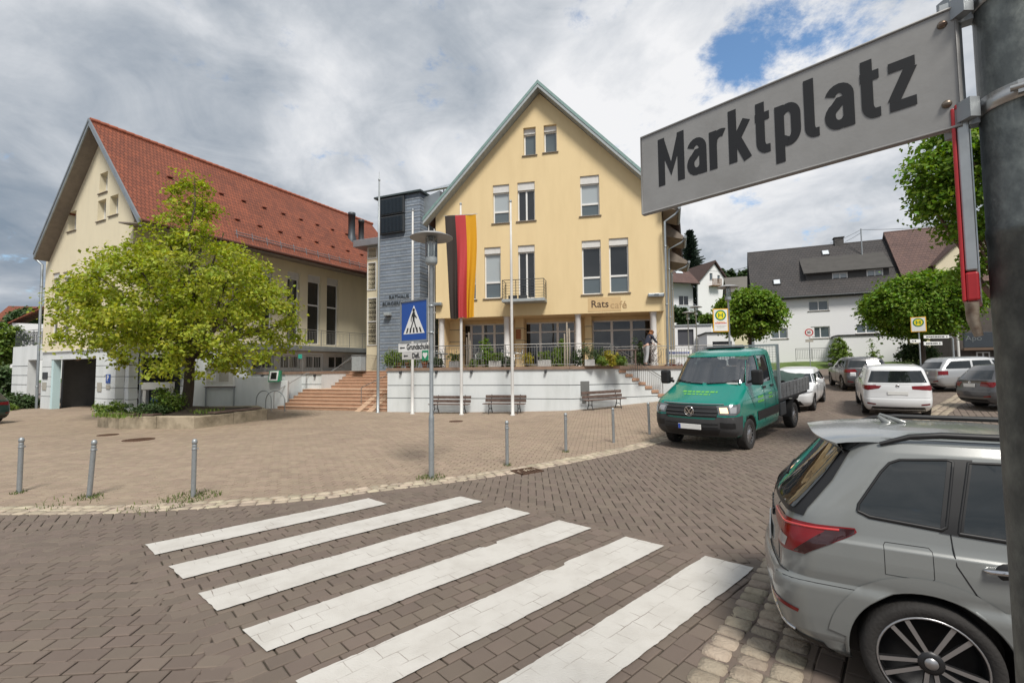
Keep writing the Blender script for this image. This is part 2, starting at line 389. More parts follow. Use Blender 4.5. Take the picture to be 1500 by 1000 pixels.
def pavers(name, m, poly, rects, gap=.011, tilt=.0006, dz=0.0, excl=(), bev=.008, box=None):
    """single paving blocks with chamfers; rects = (cx,cy,ang,l,w) arrays"""
    cx, cy, ang, l, w = rects
    k = pip(cx, cy, poly)
    for e in excl: k &= ~pip(cx, cy, e)
    cx, cy, ang, l, w = (np.broadcast_to(a, k.shape)[k] for a in (cx, cy, ang, l, w))
    n = len(cx); ca, sa = np.cos(ang), np.sin(ang); V = np.zeros((n, 12, 3))
    tx, ty, tz = rng.normal(0, tilt, n), rng.normal(0, tilt, n), rng.normal(0, tilt*.6, n)
    jx, jy = rng.normal(0, .0025, n), rng.normal(0, .0025, n)
    for ring, (ins, z) in enumerate(((bev, 0.0), (0.0, -.006), (0.0, -.05))):
        for c, (i, j) in enumerate(((-1,-1),(1,-1),(1,1),(-1,1))):
            a = i*(l/2-gap/2-ins); b = j*(w/2-gap/2-ins); x = cx+jx+a*ca-b*sa; y = cy+jy+a*sa+b*ca
            V[:, ring*4+c, 0] = x; V[:, ring*4+c, 1] = y; V[:, ring*4+c, 2] = z+dz+tz+a/l*tx*4+b/w*ty*4+gz_np(x, y)
    F = [(0,1,2,3)]+[(r*4+4+c, r*4+4+(c+1) % 4, r*4+(c+1) % 4, r*4+c) for r in (0, 1) for c in range(4)]
    Q = (np.arange(n)[:, None, None]*12+np.array(F)[None]).reshape(-1, 4)
    o = np_mesh(name, V.reshape(-1, 3), Q, m); o['kind'] = 'structure'; return o
def running(box, ang, l, w, jit=0.0, off=.5):
    x0, x1, y0, y1 = box; R = max(x1-x0, y1-y0)*.75+1; mx, my = (x0+x1)/2, (y0+y1)/2
    j = np.arange(-int(R/w), int(R/w)+1); i = np.arange(-int(R/l), int(R/l)+1); I, J = np.meshgrid(i, j)
    o = (rng.random(len(j))*jit)[:, None]
    a = (I+off*(J % 2)+o)*l; b = J*w; x = mx+a*math.cos(ang)-b*math.sin(ang); y = my+a*math.sin(ang)+b*math.cos(ang)
    return [q.ravel() for q in (x, y, np.full(x.shape, ang), np.full(x.shape, l), np.full(x.shape, w))]
def herring(box, ang, w):
    x0, x1, y0, y1 = box; R = max(x1-x0, y1-y0)*.8+1; mx, my = (x0+x1)/2, (y0+y1)/2; n = int(R/w/1.2)
    I, J = np.meshgrid(np.arange(-n, n), np.arange(-n//2, n//2)); out = []
    for hx, hy, da in ((1.0, .5, 0), (.5, 2.0, PI/2)):
        a = (hx+I+2*J)*w; b = (hy+I-2*J)*w; k = (np.abs(a) < R) & (np.abs(b) < R); a, b = a[k], b[k]
        out.append((mx+a*math.cos(ang)-b*math.sin(ang), my+a*math.sin(ang)+b*math.cos(ang), np.full(a.shape, ang+da), np.full(a.shape, 2*w), np.full(a.shape, w)))
    return [np.concatenate(q) for q in zip(*out)]
M_pav = mat('grey brown paver', (.172, .135, .109), .8, var=.15, vs=1.2, alt=(.118, .092, .075), bump=.6, bs=160, island=.11)
M_plz = mat('tan paver', (.30, .232, .172), .8, var=.26, vs=.42, alt=(.205, .155, .118), bump=.4, bs=120, island=.10)
M_joint = mat('joint sand', (.055, .042, .034), .95, var=.3, vs=3, alt=(.035, .042, .018))
sheet('road', np.arange(-46, 40, .8), np.arange(-2, 40, .8), -.017, M_joint)
# the zebra field is laid in rows parallel to its stripes, the street beyond in herringbone, the road on the near left in plain courses
ZEB = [tuple(zo-zu*.25-zv*.25), tuple(zo+zu*6.3-zv*.25), tuple(zo+zu*6.3+zv*(zln+.12)), tuple(zo-zu*.25+zv*(zln+.12))]
pavers('road_paving', M_pav, ROAD, running((-7, 3, -1, 11), zth+zsk, .215, .166, .25), excl=[[p for p in []] or [(-999,-999)]*3, [ZEB[0], tuple(zo-zu*40-zv*20), tuple(zo-zu*40+zv*20), ZEB[3]], [ZEB[3], ZEB[2], tuple(zo+zu*6.3+zv*40), tuple(zo-zu*6+zv*40)], [ZEB[0], ZEB[1], tuple(zo+zu*6.3-zv*30), tuple(zo-zu*.25-zv*30)]])
LEFT = [tuple(zo-zu*.25+zv*30), tuple(zo-zu*.25-zv*.25), tuple(zo+zu*6.3-zv*.25), (9, -30), (-60, -30), (-60, 30)]
lp = [p for p in LEFT]
pavers('road_paving', M_pav, ROAD, running((-16, 3, 0, 9), math.radians(4), .225, .165, .2), excl=[[ZEB[0], tuple(zo-zu*.25+zv*60), tuple(zo+zu*60+zv*60), tuple(zo+zu*60-zv*.25)], [(-46, 5.2), (-16, 6.2), (-7.6, 5.9), (-4.2, 7.6), (-4, 12), (-46, 12)]])
pavers('road_paving', M_pav, ROAD, herring((-26, -3, 4, 9), math.radians(36), .13), excl=[[(-60, -5), (60, -5), (60, 3), (-4.2, 7.6), (-7.6, 5.9), (-16, 6.2), (-60, 5.2)], [ZEB[0], tuple(zo-zu*.25+zv*60), tuple(zo+zu*60+zv*60), tuple(zo+zu*60-zv*.25)]])
pavers('road_paving', M_pav, ROAD, herring((-4, 27, 5, 29), math.radians(88), .135), excl=[[ZEB[3], ZEB[2], tuple(zo+zu*40+zv*(zln+.12)), tuple(zo+zu*40-zv*60), (-90, -60), tuple(zo-zu*40+zv*30), ZEB[3]]])
def band(a, b, w=.16):
    a, b = np.array(a), np.array(b); d = (b-a)/np.hypot(*(b-a)); n = np.array((-d[1], d[0]))*w; return [tuple(a-n), tuple(b-n), tuple(b+n), tuple(a+n)]
for a, b in ((zo-zu*.6-zv*.25, zo+zu*6.4-zv*.25), (zo-zu*.25-zv*6, zo-zu*.25+zv*(zln+.12)), (zo-zu*.25+zv*(zln+.12), zo+zu*6.3+zv*(zln+.12)), ((-24, 5.95), (-16, 6.2)), ((-16, 6.2), (-7.6, 5.9)), ((-7.6, 5.9), (-4.2, 7.6)), (zo-zu*.25+zv*1.9, zo-zu*.25+zv*6), (zo+zu*6.3-zv*4, zo+zu*6.3+zv*6)):
    bb = band(a, b); xs, ys = [q[0] for q in bb], [q[1] for q in bb]
    pavers('road_paving', M_pav, bb, running((min(xs), max(xs), min(ys), max(ys)), math.radians(20), .2, .14), dz=-.007, excl=[PLAZA])
pavers('parking_paving', M_pav, PARK, running((0, 22, 0, 20), math.radians(50), .25, .168, .3))
pavers('plaza_paving', M_plz, PLAZA, running((-31, 16, 6, 34), math.radians(-11), .235, .158, .1), excl=[[(-6.5, 24.5), (3, 22.5), (9, 24.3), (7, 60), (-6, 60)], [(-40, 33), (3, 33), (3, 60), (-40, 60)]], tilt=.0005, gap=.013)
def setts(name, m, line, rows, w, ln, dz=.006, start=0):
    """rows of hewn stones along a line"""
    P = dense(line, .02); T = np.gradient(P, axis=0); T /= np.hypot(*T.T)[:, None]; N = np.stack([-T[:, 1], T[:, 0]], 1)
    g = np.array([-1, -.93, -.45, .45, .93, 1]); GA, GB = np.meshgrid(g, g); ga, gb = GA.ravel(), GB.ravel(); Vs, Qs, c = [], [], 0
    q0 = np.array([[r*6+k, r*6+k+1, r*6+k+7, r*6+k+6] for r in range(5) for k in range(5)])
    for r in range(rows):
        s = rng.random()*ln
        while s < len(P)*.02-ln:
            l = ln*rng.uniform(.75, 1.25); i = int((s+l/2)/.02); off = (r-(rows-1)/2)*w+rng.normal(0, .006); s += l
            if i >= len(P) or P[i][1] > 32 or P[i][0] < -30: continue
            e = 7; rad = np.maximum(np.abs(ga), np.abs(gb)); k = rad/np.maximum((np.abs(ga)**e+np.abs(gb)**e)**(1/e), 1e-6)
            a = ga*k*(l/2-.005); b = gb*k*(w/2-.005); h = dz+rng.normal(0, .003)-.03*(rad > .97)-.004*(rad > .9)-.005*rad**6+rng.normal(0, .003, 36)*(rad < .95)+a*rng.normal(0, .03)
            x = P[i][0]+a*T[i][0]+(b+off)*N[i][0]; y = P[i][1]+a*T[i][1]+(b+off)*N[i][1]
            Vs.append(np.stack([x, y, h+gz_np(x, y)], 1)); Qs.append(q0+c); c += 36
    o = np_mesh(name, np.concatenate(Vs), np.concatenate(Qs), m, smooth=True); o['kind'] = 'structure'; return o
M_sett = mat('pale sett stone', (.42, .355, .27), .85, var=.3, vs=5, alt=(.26, .215, .16), bump=.6, bs=60, island=.22)
M_sett2 = mat('granite sett', (.35, .295, .225), .85, var=.35, vs=6, alt=(.21, .165, .12), bump=.8, bs=45, island=.18)
setts('kerb_strip', M_sett, KERB, 3, .155, .22, .014); setts('gutter_strip', M_sett2, RK, 3, .215, .18, .012)
# zebra: thick worn paint
M_paint = mat('road paint', (.54, .52, .485), .7, var=.3, vs=2.6, alt=(.40, .375, .34), bump=.35, bs=70)
nt = M_paint.node_tree; L = nt.links; b = nt.nodes['Principled BSDF']; src = b.inputs['Base Color'].links[0].from_socket     # the paint is cracked and chipped along the joints below
tc = nd(nt, 'ShaderNodeTexCoord'); mp = nd(nt, 'ShaderNodeMapping'); mp.inputs['Rotation'].default_value = (0, 0, -(zth+zsk)); nz = nd(nt, 'ShaderNodeTexNoise', Scale=6, Detail=4.0); ad = nd(nt, 'ShaderNodeVectorMath', operation='MULTIPLY_ADD'); ad.inputs[1].default_value = (.03, .03, 0)
L.new(tc.outputs['Object'], mp.inputs[0]); L.new(tc.outputs['Object'], nz.inputs['Vector']); L.new(nz.outputs['Color'], ad.inputs[0]); L.new(mp.outputs[0], ad.inputs[2])
bk = nd(nt, 'ShaderNodeTexBrick'); bk.inputs['Scale'].default_value = 1; bk.inputs['Brick Width'].default_value = .235; bk.inputs['Row Height'].default_value = .167; bk.inputs['Mortar Size'].default_value = .0045; bk.inputs['Mortar Smooth'].default_value = .4; L.new(ad.outputs[0], bk.inputs['Vector'])
n2 = nd(nt, 'ShaderNodeTexNoise', Scale=3.1, Detail=6.0); L.new(tc.outputs['Object'], n2.inputs['Vector']); mr = nd(nt, 'ShaderNodeMapRange'); mr.inputs[1].default_value = .46; mr.inputs[2].default_value = .68; L.new(n2.outputs['Fac'], mr.inputs[0])
n3 = nd(nt, 'ShaderNodeTexNoise', Scale=38, Detail=6.0, Roughness=.7); L.new(tc.outputs['Object'], n3.inputs['Vector']); m3 = nd(nt, 'ShaderNodeMapRange'); m3.inputs[1].default_value = .66; m3.inputs[2].default_value = .72; m3.inputs[4].default_value = .6; L.new(n3.outputs['Fac'], m3.inputs[0])
k = nd(nt, 'ShaderNodeMath', operation='MULTIPLY'); L.new(bk.outputs['Fac'], k.inputs[0]); L.new(mr.outputs[0], k.inputs[1]); k2 = nd(nt, 'ShaderNodeMath', operation='MULTIPLY'); L.new(m3.outputs[0], k2.inputs[0]); L.new(mr.outputs[0], k2.inputs[1])
mx_ = nd(nt, 'ShaderNodeMath', operation='MAXIMUM'); L.new(k.outputs[0], mx_.inputs[0]); L.new(k2.outputs[0], mx_.inputs[1])
mm = nd(nt, 'ShaderNodeMix', data_type='RGBA'); mm.inputs[7].default_value = (.20, .165, .14, 1); L.new(mx_.outputs[0], mm.inputs[0]); L.new(src, mm.inputs[6]); L.new(mm.outputs[2], b.inputs['Base Color'])
for i in range(6):
    ln = 2.95 if i == 0 else zln; st = {1: .0, 3: .02}.get(i, 0); nU, nV = 8, 90
    U, Vv = np.meshgrid(np.linspace(0, .5, nU), np.linspace(st, ln, nV)); e = np.cumsum(rng.normal(0, .0022, (nV, 2)), 0); e -= e.mean(0); e = np.clip(e, -.012, .012)+rng.normal(0, .002, (nV, 2))
    U = U+np.where(U < .01, e[:, :1], 0)+np.where(U > .49, e[:, 1:], 0); Vv = Vv+np.where((Vv < .01) | (Vv > ln-.01), rng.normal(0, .004, U.shape), 0)
    if i in (3, 4):                       # a notch broken out of the paint
        U = U+np.where((U < .01) & (np.abs(Vv-2.7) < .10), .05, 0)
    X = zo[0]+zu[0]*(U+i)+zv[0]*Vv; Y = zo[1]+zu[1]*(U+i)+zv[1]*Vv; Z = .012+gz_np(X, Y)+rng.normal(0, .0006, U.shape)
    ii = np.arange(nV-1)[:, None]*nU+np.arange(nU-1)[None]; Q = np.stack([ii, ii+1, ii+nU+1, ii+nU], -1).reshape(-1, 4)
    o = np_mesh('zebra_stripe', np.stack([X.ravel(), Y.ravel(), Z.ravel()], 1), Q, M_paint, smooth=True); o['kind'] = 'structure'
# iron covers in the paving
M_rust = mat('rusty iron', (.13, .075, .05), .7, .5, var=.3, vs=9, bump=.4, bs=60)
M_iron = mat('dark iron', (.035, .033, .032), .6, .6, var=.2, vs=8)
def manhole(px, py, r, label):
    p = G(px, py); mb = MB(); z = .012
    mb.lathe([(0, z), (r*.86, z), (r*.88, z-.006), (r*.92, z-.006), (r*.93, z+.002), (r, z+.002), (r, -.02)], 32)
    for k in range(-4, 5):
        h = math.sqrt(max(0, (.8*r)**2-(k*r*.18)**2))
        if h > .05: mb.box(-h, h, k*r*.18-.012, k*r*.18+.012, z-.002, z+.005)
    o = mb.build('manhole_cover', M_rust, loc=p); tag(o, label, 'manhole cover')
manhole(203, 644, .42, 'larger rusty round manhole cover in the plaza before the planter')
manhole(158, 637, .3, 'smaller rusty manhole cover in the plaza beside the larger one')
manhole(668, 617, .28, 'small dark iron cover in the plaza in front of the benches')
def drain(px, py, label, rz):
    p = G(px, py); mb = MB(); w, h, z = .28, .22, .02
    for a, b, c, d in ((-w, w, -h, -h+.03), (-w, w, h-.03, h), (-w, -w+.03, -h, h), (w-.03, w, -h, h)): mb.box(a, b, c, d, -.04, z)
    for k in range(7): x = -w+.05+k*.077; mb.box(x, x+.035, -h+.02, h-.02, -.03, z-.004)
    tag(mb.build('drain_grate', M_rust, loc=p, rz=rz), label, 'drain grate')
drain(772, 690, 'rusty square drain grate set in the pale kerb strip', math.radians(35))
# ------------------------------------------------------------------ shared building materials
M_yel = mat('yellow render', (.72, .565, .325), .85, var=.17, vs=1.3, alt=(.56, .42, .225), bump=.25, bs=220, streak=.8)
M_cream = mat('cream render', (.72, .645, .47), .85, var=.17, vs=1.3, alt=(.55, .49, .36), bump=.25, bs=220, streak=.8)
M_white = mat('white render', (.66, .69, .70), .8, var=.22, vs=1.4, alt=(.42, .45, .44), bump=.25, bs=200, streak=.75)
M_pale = mat('pale blue render', (.50, .66, .68), .8, var=.1, vs=1)
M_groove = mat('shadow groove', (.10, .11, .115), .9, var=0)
M_frame = mat('white window frame', (.72, .72, .71), .45, var=.05)
M_box = mat('roller shutter box', (.62, .61, .59), .6, var=.12, vs=5)
M_sill = mat('stone sill', (.20, .165, .13), .8, var=.3, vs=8)
M_cop = mat('green copper trim', (.20, .30, .285), .6, .2, var=.3, vs=6, alt=(.12, .19, .18))
M_fas = mat('grey fascia', (.33, .36, .37), .6, var=.2, vs=5)
M_soff = mat('brown grey soffit', (.22, .185, .155), .8, var=.25, vs=4)
M_zinc = mat('zinc', (.34, .37, .39), .42, .7, var=.2, vs=3)
M_steel = mat('brushed steel', (.50, .50, .49), .3, .9, var=.1, vs=9)
M_rail = mat('dull steel rail', (.27, .265, .255), .45, .6, var=.15, vs=9)
M_gal = mat('galvanised steel', (.36, .385, .40), .5, .6, var=.3, vs=14, alt=(.24, .265, .28))
M_darkmet = mat('dark grey metal', (.06, .065, .07), .5, .4, var=.1)
M_red = tiles('red plain tiles', (.26, .072, .033), (.18, .050, .025), .18, .34, dark=.2)
M_brown = tiles('brown interlocking tiles', (.13, .075, .062), (.105, .062, .055), .3, .36, dark=.5)
M_dark = tiles('anthracite interlocking tiles', (.056, .050, .049), (.044, .041, .042), .3, .36, dark=.45)
M_gd = glass('dark window glass', (.018, .02, .022)); M_gp = glass('pale blind behind glass', (.36, .40, .42), .06); M_gm = glass('grey blue glass', (.09, .115, .13), .05)
M_cap = mat('sandstone cap', (.27, .185, .135), .85, var=.35, vs=4, alt=(.15, .105, .08), bump=.4, bs=60)
M_step = mat('red sandstone step', (.42, .255, .17), .85, var=.3, vs=2.5, alt=(.26, .15, .10), bump=.4, bs=70)
M_wood = mat('weathered wood', (.105, .068, .055), .75, var=.4, vs=9, alt=(.19, .14, .12), bump=.4, bs=40, streak=.0)
M_black = mat('black iron', (.02, .02, .022), .5, .3, var=.1)

def window(fc, parent, r, dep=.18, box=.3, sill=True, split=None, glassm=None, mull=0, low=None, fw=.07, framem=None, z_in=0.0):
    """frame with pane, shutter box and sill inside a real opening (u0,u1,z0,z1) of a wall whose face is local y=0"""
    u0, u1, z0, z1 = r; framem = framem or M_frame; zt = z1-box; y = dep+z_in
    f = MB()
    for a, b, c, d in ((u0, u0+fw, z0, zt), (u1-fw, u1, z0, zt), (u0+fw, u1-fw, z0, z0+fw), (u0+fw, u1-fw, zt-fw, zt)): f.box(a, b, y, y+.08, c, d)
    if split: zs = z0+(zt-z0)*split; f.box(u0+fw, u1-fw, y-.003, y+.077, zs-.05, zs+.05)
    for k in range(mull): um = u0+(u1-u0)*(k+1)/(mull+1); f.box(um-.045, um+.045, y-.004, y+.076, z0+fw, zt-fw)
    o = f.build('window', framem, parent)
    g = MB()
    if split and low is not None:
        g.box(u0+fw, u1-fw, y+.045, y+.05, zs+.05, zt-fw, 0); g.box(u0+fw, u1-fw, y+.045, y+.05, z0+fw, zs-.05, 1); g.build('pane', [glassm or M_gd, low], o)
    else: g.box(u0+fw, u1-fw, y+.045, y+.05, z0+fw, zt-fw); g.build('pane', glassm or M_gd, o)
    if box: b = MB(); b.box(u0+.004, u1-.004, y-.09, y+.08, zt, z1-.004); b.box(u0+.004, u1-.004, y-.10, y-.085, zt-.012, zt+.03); b.build('shutter_box', M_box, o)
    if sill: s = MB(); s.bbox(u0-.09, u1+.09, z_in-.07, y+.002, z0-.055, z0-.004, .008); s.build('sill', M_sill, o)
    return o
def downpipe(pts, parent=None, r=.055, m=None):
    mb = MB(); mb.tube(pts, r, 10); p, q = Vector(pts[-1]), Vector(pts[-2])
    for t in (.15, .5, .85): c = p.lerp(q, t); mb.lathe([(r, -.03), (r+.014, -.03), (r+.014, .03), (r, .03)], 10, mx=Matrix.Translation(c))
    return mb.build('downpipe', m or M_zinc, parent)
def roof_plane(name, m, quad, parent, th=.14, drop=None):
    """tiled slope; quad = eave-left, eave-right, ridge-right, ridge-left; UV in metres along eave and slope"""
    a, b, c, d = (Vector(p) for p in quad); e = (b-a).normalized(); n = (b-a).cross(d-a).normalized(); s = n.cross(e)
    mb = MB(); mb.add([a, b, c, d]+[p-n*th for p in (a, b, c, d)], [(0,1,2,3), (7,6,5,4)]+[(i, i+4, (i+1) % 4+4, (i+1) % 4) for i in range(4)])
    return mb.build(name, m, parent, uvf=lambda co, p: ((co-a).dot(e), (co-a).dot(s)))
def railing(name, label, pts, h=1.05, gap=.125, post=1.5, group=None, m=None, parent=None, bar=.0095, pr=.02, mid=True):
    """steel railing along a 3-D line: hand rail, infill bars, single posts"""
    m = m or M_rail; P = [Vector(p) for p in pts]; base = P[0]
    t = thing(name, label, 'railing', base, 0, group) if parent is None else parent
    off = base if parent is None else Vector((0,0,0)); P = [p-off for p in P]; up = Vector((0,0,h))
    mb = MB(); mb.tube([p+up for p in P], .021, 8)
    if mid: mb.tube([p+up*.88 for p in P], .011, 6)
    mb.tube([p+up*.09 for p in P], .011, 6); mb.build('handrail', m, t)
    ib = MB()
    for a, b in zip(P, P[1:]):
        L_ = (b-a).length; n = max(1, round(L_/gap)); k = max(1, round(L_/post))
        for i in range(1, n):
            q = a.lerp(b, i/n); ib.cyl(q+up*.09, q+up*.88, bar, 6)
        for i in range(k+(1 if b is P[-1] else 0)):
            q = a.lerp(b, i/k); pb = MB(); pb.cyl(q+Vector((0,0,-.12)), q+up, pr, 8); pb.build('post', m, t)
    ib.build('infill_bars', m, t)
    return t
def text_on(name, parent, txt, size, u, y, z, m, sx=1, bold=0, align='LEFT', shear=0):
    mb = MB(); text_mb(mb, txt, size, Matrix.Translation((u, y, z)), 0, sx, bold, .006, align, shear); return mb.build(name, m, parent)

# ------------------------------------------------------------------ yellow town house
FY = Fac(-4.35, 26.84, math.radians(-12.2))
yb = thing('town_house', 'tall yellow rendered house with a steep front gable and cafe terrace', 'house', FY.o, FY.a)
W_ = FY.uz(972, 420)[0]; Z0 = FY.uz(800, 461)[1]; ua, za = FY.uz(790, 137); zl = FY.uz(641, 316)[1]; TZ = 2.2
sl = (za-zl)/ua; zr = za-sl*.97*(W_-ua)
holes = {}
wins = [('f', (722,270.6,746,326.7), 'pl'), ('f', (758,266.7,783.5,323.5), 'dk'), ('f', (850,257,878,316), 'pl'),
        ('a', (766.7,186.7,784.8,227.5), 'a'), ('a', (796.5,182.7,815.5,223), 'a'),
        ('e', (672,365,697,439), 'e1'), ('e', (709.5,362,733.5,437), 'e1'), ('d', (759,359,783.6,437), 'dr'), ('e', (852.6,352,880.5,431), 'e2'), ('e', (892.5,348.5,921,428.6), 'e3')]
rs = [FY.rect(*w[1]) for w in wins]
mb = MB(); mb.wall([(0, Z0), (W_, Z0), (W_, zr), (ua, za), (0, zl)], rs, 0, .4); wall = mb.build('front_wall', M_yel, yb)
for (k, p, st), r in zip(wins, rs):
    if k == 'f': window(FY, yb, r, .16, .42, glassm=M_gp if st == 'pl' else M_gd, split=.38 if st == 'pl' else None, low=M_gm, mull=1 if st == 'dk' else 0)
    elif k == 'a': window(FY, yb, r, .26, .3, glassm=M_gm)
    elif k == 'd': window(FY, yb, r, .16, .35, glassm=M_gd, mull=1, sill=False)
    else: window(FY, yb, r, .16, .35, split=.36, glassm=M_gp if st == 'e1' else M_gd, low=M_gm)
D_ = 13.0; sk = .157
for (u0, u1) in ((0, 0), (W_, W_+sk*D_)):
    z = zl if u0 == 0 else zr; t = .4 if u0 == 0 else -.4
    side = MB(); side.add([(u0, .4, TZ-2), (u1, D_, TZ-2), (u1, D_, z), (u0, .4, z), (u0+t, .4, TZ-2), (u1+t, D_, TZ-2), (u1+t, D_, z), (u0+t, .4, z)], [(0,1,2,3), (7,6,5,4), (0,4,5,1), (1,5,6,2), (2,6,7,3), (3,7,4,0)]); side.build('side_wall', M_yel, yb)
# soffit over the recessed ground floor, recessed wall with shop glazing, piers
so_ = MB(); so_.box(0.0, W_, .402, 2.7, Z0-.0, Z0+.3); so_.build('soffit', M_yel, yb)
RY = 2.2
gl = [FY.rect(673,470,741,536,RY), FY.rect(766,470,843,536,RY), FY.rect(868,467,955,536,RY)]
gl = [(a, b, TZ+.05, Z0-.18) for a, b, c, d in gl]
rw = MB(); rw.wall([(.4, TZ), (W_-.4, TZ), (W_-.4, Z0-.003), (.4, Z0-.003)], gl, RY, RY+.3); rw.build('ground_floor_wall', M_yel, yb)
for (a, b, c, d), n in zip(gl, (3, 2, 2)):
    f = MB()
    for x0, x1, z0, z1 in ((a, a+.08, c, d), (b-.08, b, c, d), (a, b, d-.08, d), (a, b, c, c+.1), (a, b, d-.62, d-.54)): f.box(x0, x1, RY+.12-(z0 == d-.62)*.004, RY+.2, z0, z1)
    for k in range(n): x = a+(b-a)*(k+1)/(n+1); f.box(x-.07, x+.07, RY+.114, RY+.2, c, d)
    o = f.build('shop_window', M_frame, yb); g = MB(); g.box(a+.05, b-.05, RY+.16, RY+.166, c+.05, d-.05); g.build('pane', M_gd, o)
for px0, px1 in ((656, 674), (755, 767), (857, 867), (962, 973)):
    u0, u1 = FY.uz(px0, 500, 1.2)[0], FY.uz(px1, 500, 1.2)[0]; pm = MB()
    pm.box(u0, u1, 1.2, RY-.003, TZ, Z0-.004, 0)
    for z in (TZ+.75, TZ+1.5, TZ+2.2): pm.box(u0-.004, u1+.004, 1.196, RY-.005, z, z+.03, 1)
    pm.build('pier', [M_yel, M_groove], yb)
M_col = mat('white column paint', (.70, .68, .66), .7, var=.25, vs=6, alt=(.45, .42, .40), streak=.6)
for px in (647, 742.5, 847, 957.5):
    u = FY.uz(px, 490, .3)[0]; c = MB(); c.lathe([(.20, TZ), (.20, TZ+.12), (.165, TZ+.14), (.16, Z0-.1), (.19, Z0-.06), (.19, Z0-.002)], 20, mx=Matrix.Translation((u, .3, 0))); c.build('column', M_col, yb)
# roof: tiled slopes, verge boards with copper edge, soffit strips, eaves, dormers on the right flank
ov = .55; zle = zl-sl*.95*.55; ule = -.55; ure = W_+.8; zre = zr-sl*.8*.9
roof_plane('roof', M_brown, [(ule, -ov, zle+.18), (ule, D_, zle+.18), (ua, D_, za+.3), (ua, -ov, za+.3)][::-1][2:]+[(ule, -ov, zle+.18), (ule, D_, zle+.18), (ua, D_, za+.3), (ua, -ov, za+.3)][::-1][:2], yb)
roof_plane('roof', M_brown, [(ure, -ov, zre+.18), (ure+sk*D_, D_, zre+.18), (ua, D_, za+.3), (ua, -ov, za+.3)], yb)
for (ue, ze) in ((ule, zle), (ure, zre)):
    v = MB(); 
    for y0, y1, dz0, dz1, mi in ((-ov-.05, -ov-.005, -.10, .24, 0), (-ov-.075, -ov-.052, .10, .30, 1)):
        v.add([(ue, y0, ze+dz0), (ua, y0, za+.12+dz0), (ua, y0, za+.12+dz1), (ue, y0, ze+dz1), (ue, y1, ze+dz0), (ua, y1, za+.12+dz0), (ua, y1, za+.12+dz1), (ue, y1, ze+dz1)], [(0,1,2,3), (7,6,5,4), (0,4,5,1), (1,5,6,2), (2,6,7,3), (3,7,4,0)], mi)
    v.build('verge_board', [M_fas, M_cop], yb)
    s = MB(); s.add([(ue, -ov, ze-.08), (ua, -ov, za+.04), (ua, -.002, za+.04), (ue, -.002, ze-.08), (ue, -ov, ze-.02), (ua, -ov, za+.1), (ua, -.002, za+.1), (ue, -.002, ze-.02)], [(0,1,2,3), (7,6,5,4), (0,4,5,1), (1,5,6,2), (2,6,7,3), (3,7,4,0)]); s.build('verge_soffit', M_fas, yb)
for k, (y0, y1, z, out) in enumerate(((-.5, 2.2, zre+.1, .75), (3.0, 5.4, zre-.5, .95), (6.4, 9.2, zre-1.25, 1.1))):
    u = W_+sk*(y0+.4); e = MB()
    e.add([(u, y0, z), (u+out, y0, z-.25), (u+out, y0, z-.05), (u, y0, z+.75), (u+sk*2, y1, z), (u+out+sk*2, y1, z-.25), (u+out+sk*2, y1, z-.05), (u+sk*2, y1, z+.75)], [(0,1,2,3), (7,6,5,4), (0,4,5,1), (1,5,6,2), (2,6,7,3), (3,7,4,0)], 0)
    e.tube([(u+out+.07, y0-.15, z-.14), (u+out+.07+sk*2, y1, z-.14)], .085, 10, 1); e.build('eave', [M_soff, M_zinc], yb)
    downpipe([(u+out+.05, y0+.1, z-.2), (u+out-.1, y0+.1, z-.4), (u+.12, y0+.1, z-.75), (u+.09, y0+.1, TZ-1.2)], yb, .06)
# balcony
a, b = FY.uz(735, 440, -.9)[0], FY.uz(798, 440, -.9)[0]; bz = FY.uz(768, 439, -.4)[1]
s = MB(); s.bbox(a, b, -.95, -.003, bz-.16, bz, .015); bal = s.build('balcony', M_fas, yb)
rl = MB(); h = 1.05
for k in range(7): z = bz+.12+k*.15; rl.tube([(a+.04, -.03, z), (a+.04, -.9, z), (b-.04, -.9, z), (b-.04, -.03, z)], .009 if k < 6 else .02, 6)
for x, y in ((a+.04, -.05), (a+.04, -.9), (b-.04, -.9), (b-.04, -.05), ((a*2+b)/3, -.9), ((a+2*b)/3, -.9)): rl.cyl((x, y, bz-.1), (x, y, bz+1.03), .018, 8)
rl.build('balcony_rail', M_darkmet, bal)
pb = MB()
for x in (a+.35, a+.9): pb.bbox(x, x+.45, -.85, -.65, bz, bz+.2, .015)
pb.build('flower_trough', M_darkmet, bal)
# faded cafe lettering, wall lamps
u0, u1, z0, z1 = FY.rect(864, 437, 909.5, 452.5)
M_let = mat('dark brown lettering', (.07, .04, .025), .7, var=.1); M_let2 = mat('faded lettering', (.43, .29, .15), .8, var=.2); M_pan = mat('faded sign field', (.60, .43, .225), .85, var=.3, vs=4, alt=(.5, .36, .2))
p = MB(); p.box(u0-.1, u1, -.012, -.002, z0-.12, z1+.06); cs = p.build('cafe_sign', M_pan, yb)
text_on('lettering', cs, 'Rats', .54, u0+.05, -.016, z0+.1, M_let, 1.0, .006); text_on('faded_lettering', cs, 'café', .55, u0+1.05, -.015, z0+.02, M_let2, 1.0, .002)
for px, py in ((957, 433), (642, 446), (964.5, 433)):
    u, z = FY.uz(px, py); l = MB(); l.bbox(u-.28, u+.28, -.28, -.02, z-.09, z+.09, .03); l.box(u-.07, u+.07, -.03, -.002, z-.05, z+.05); l.build('wall_lamp', M_zinc, yb)

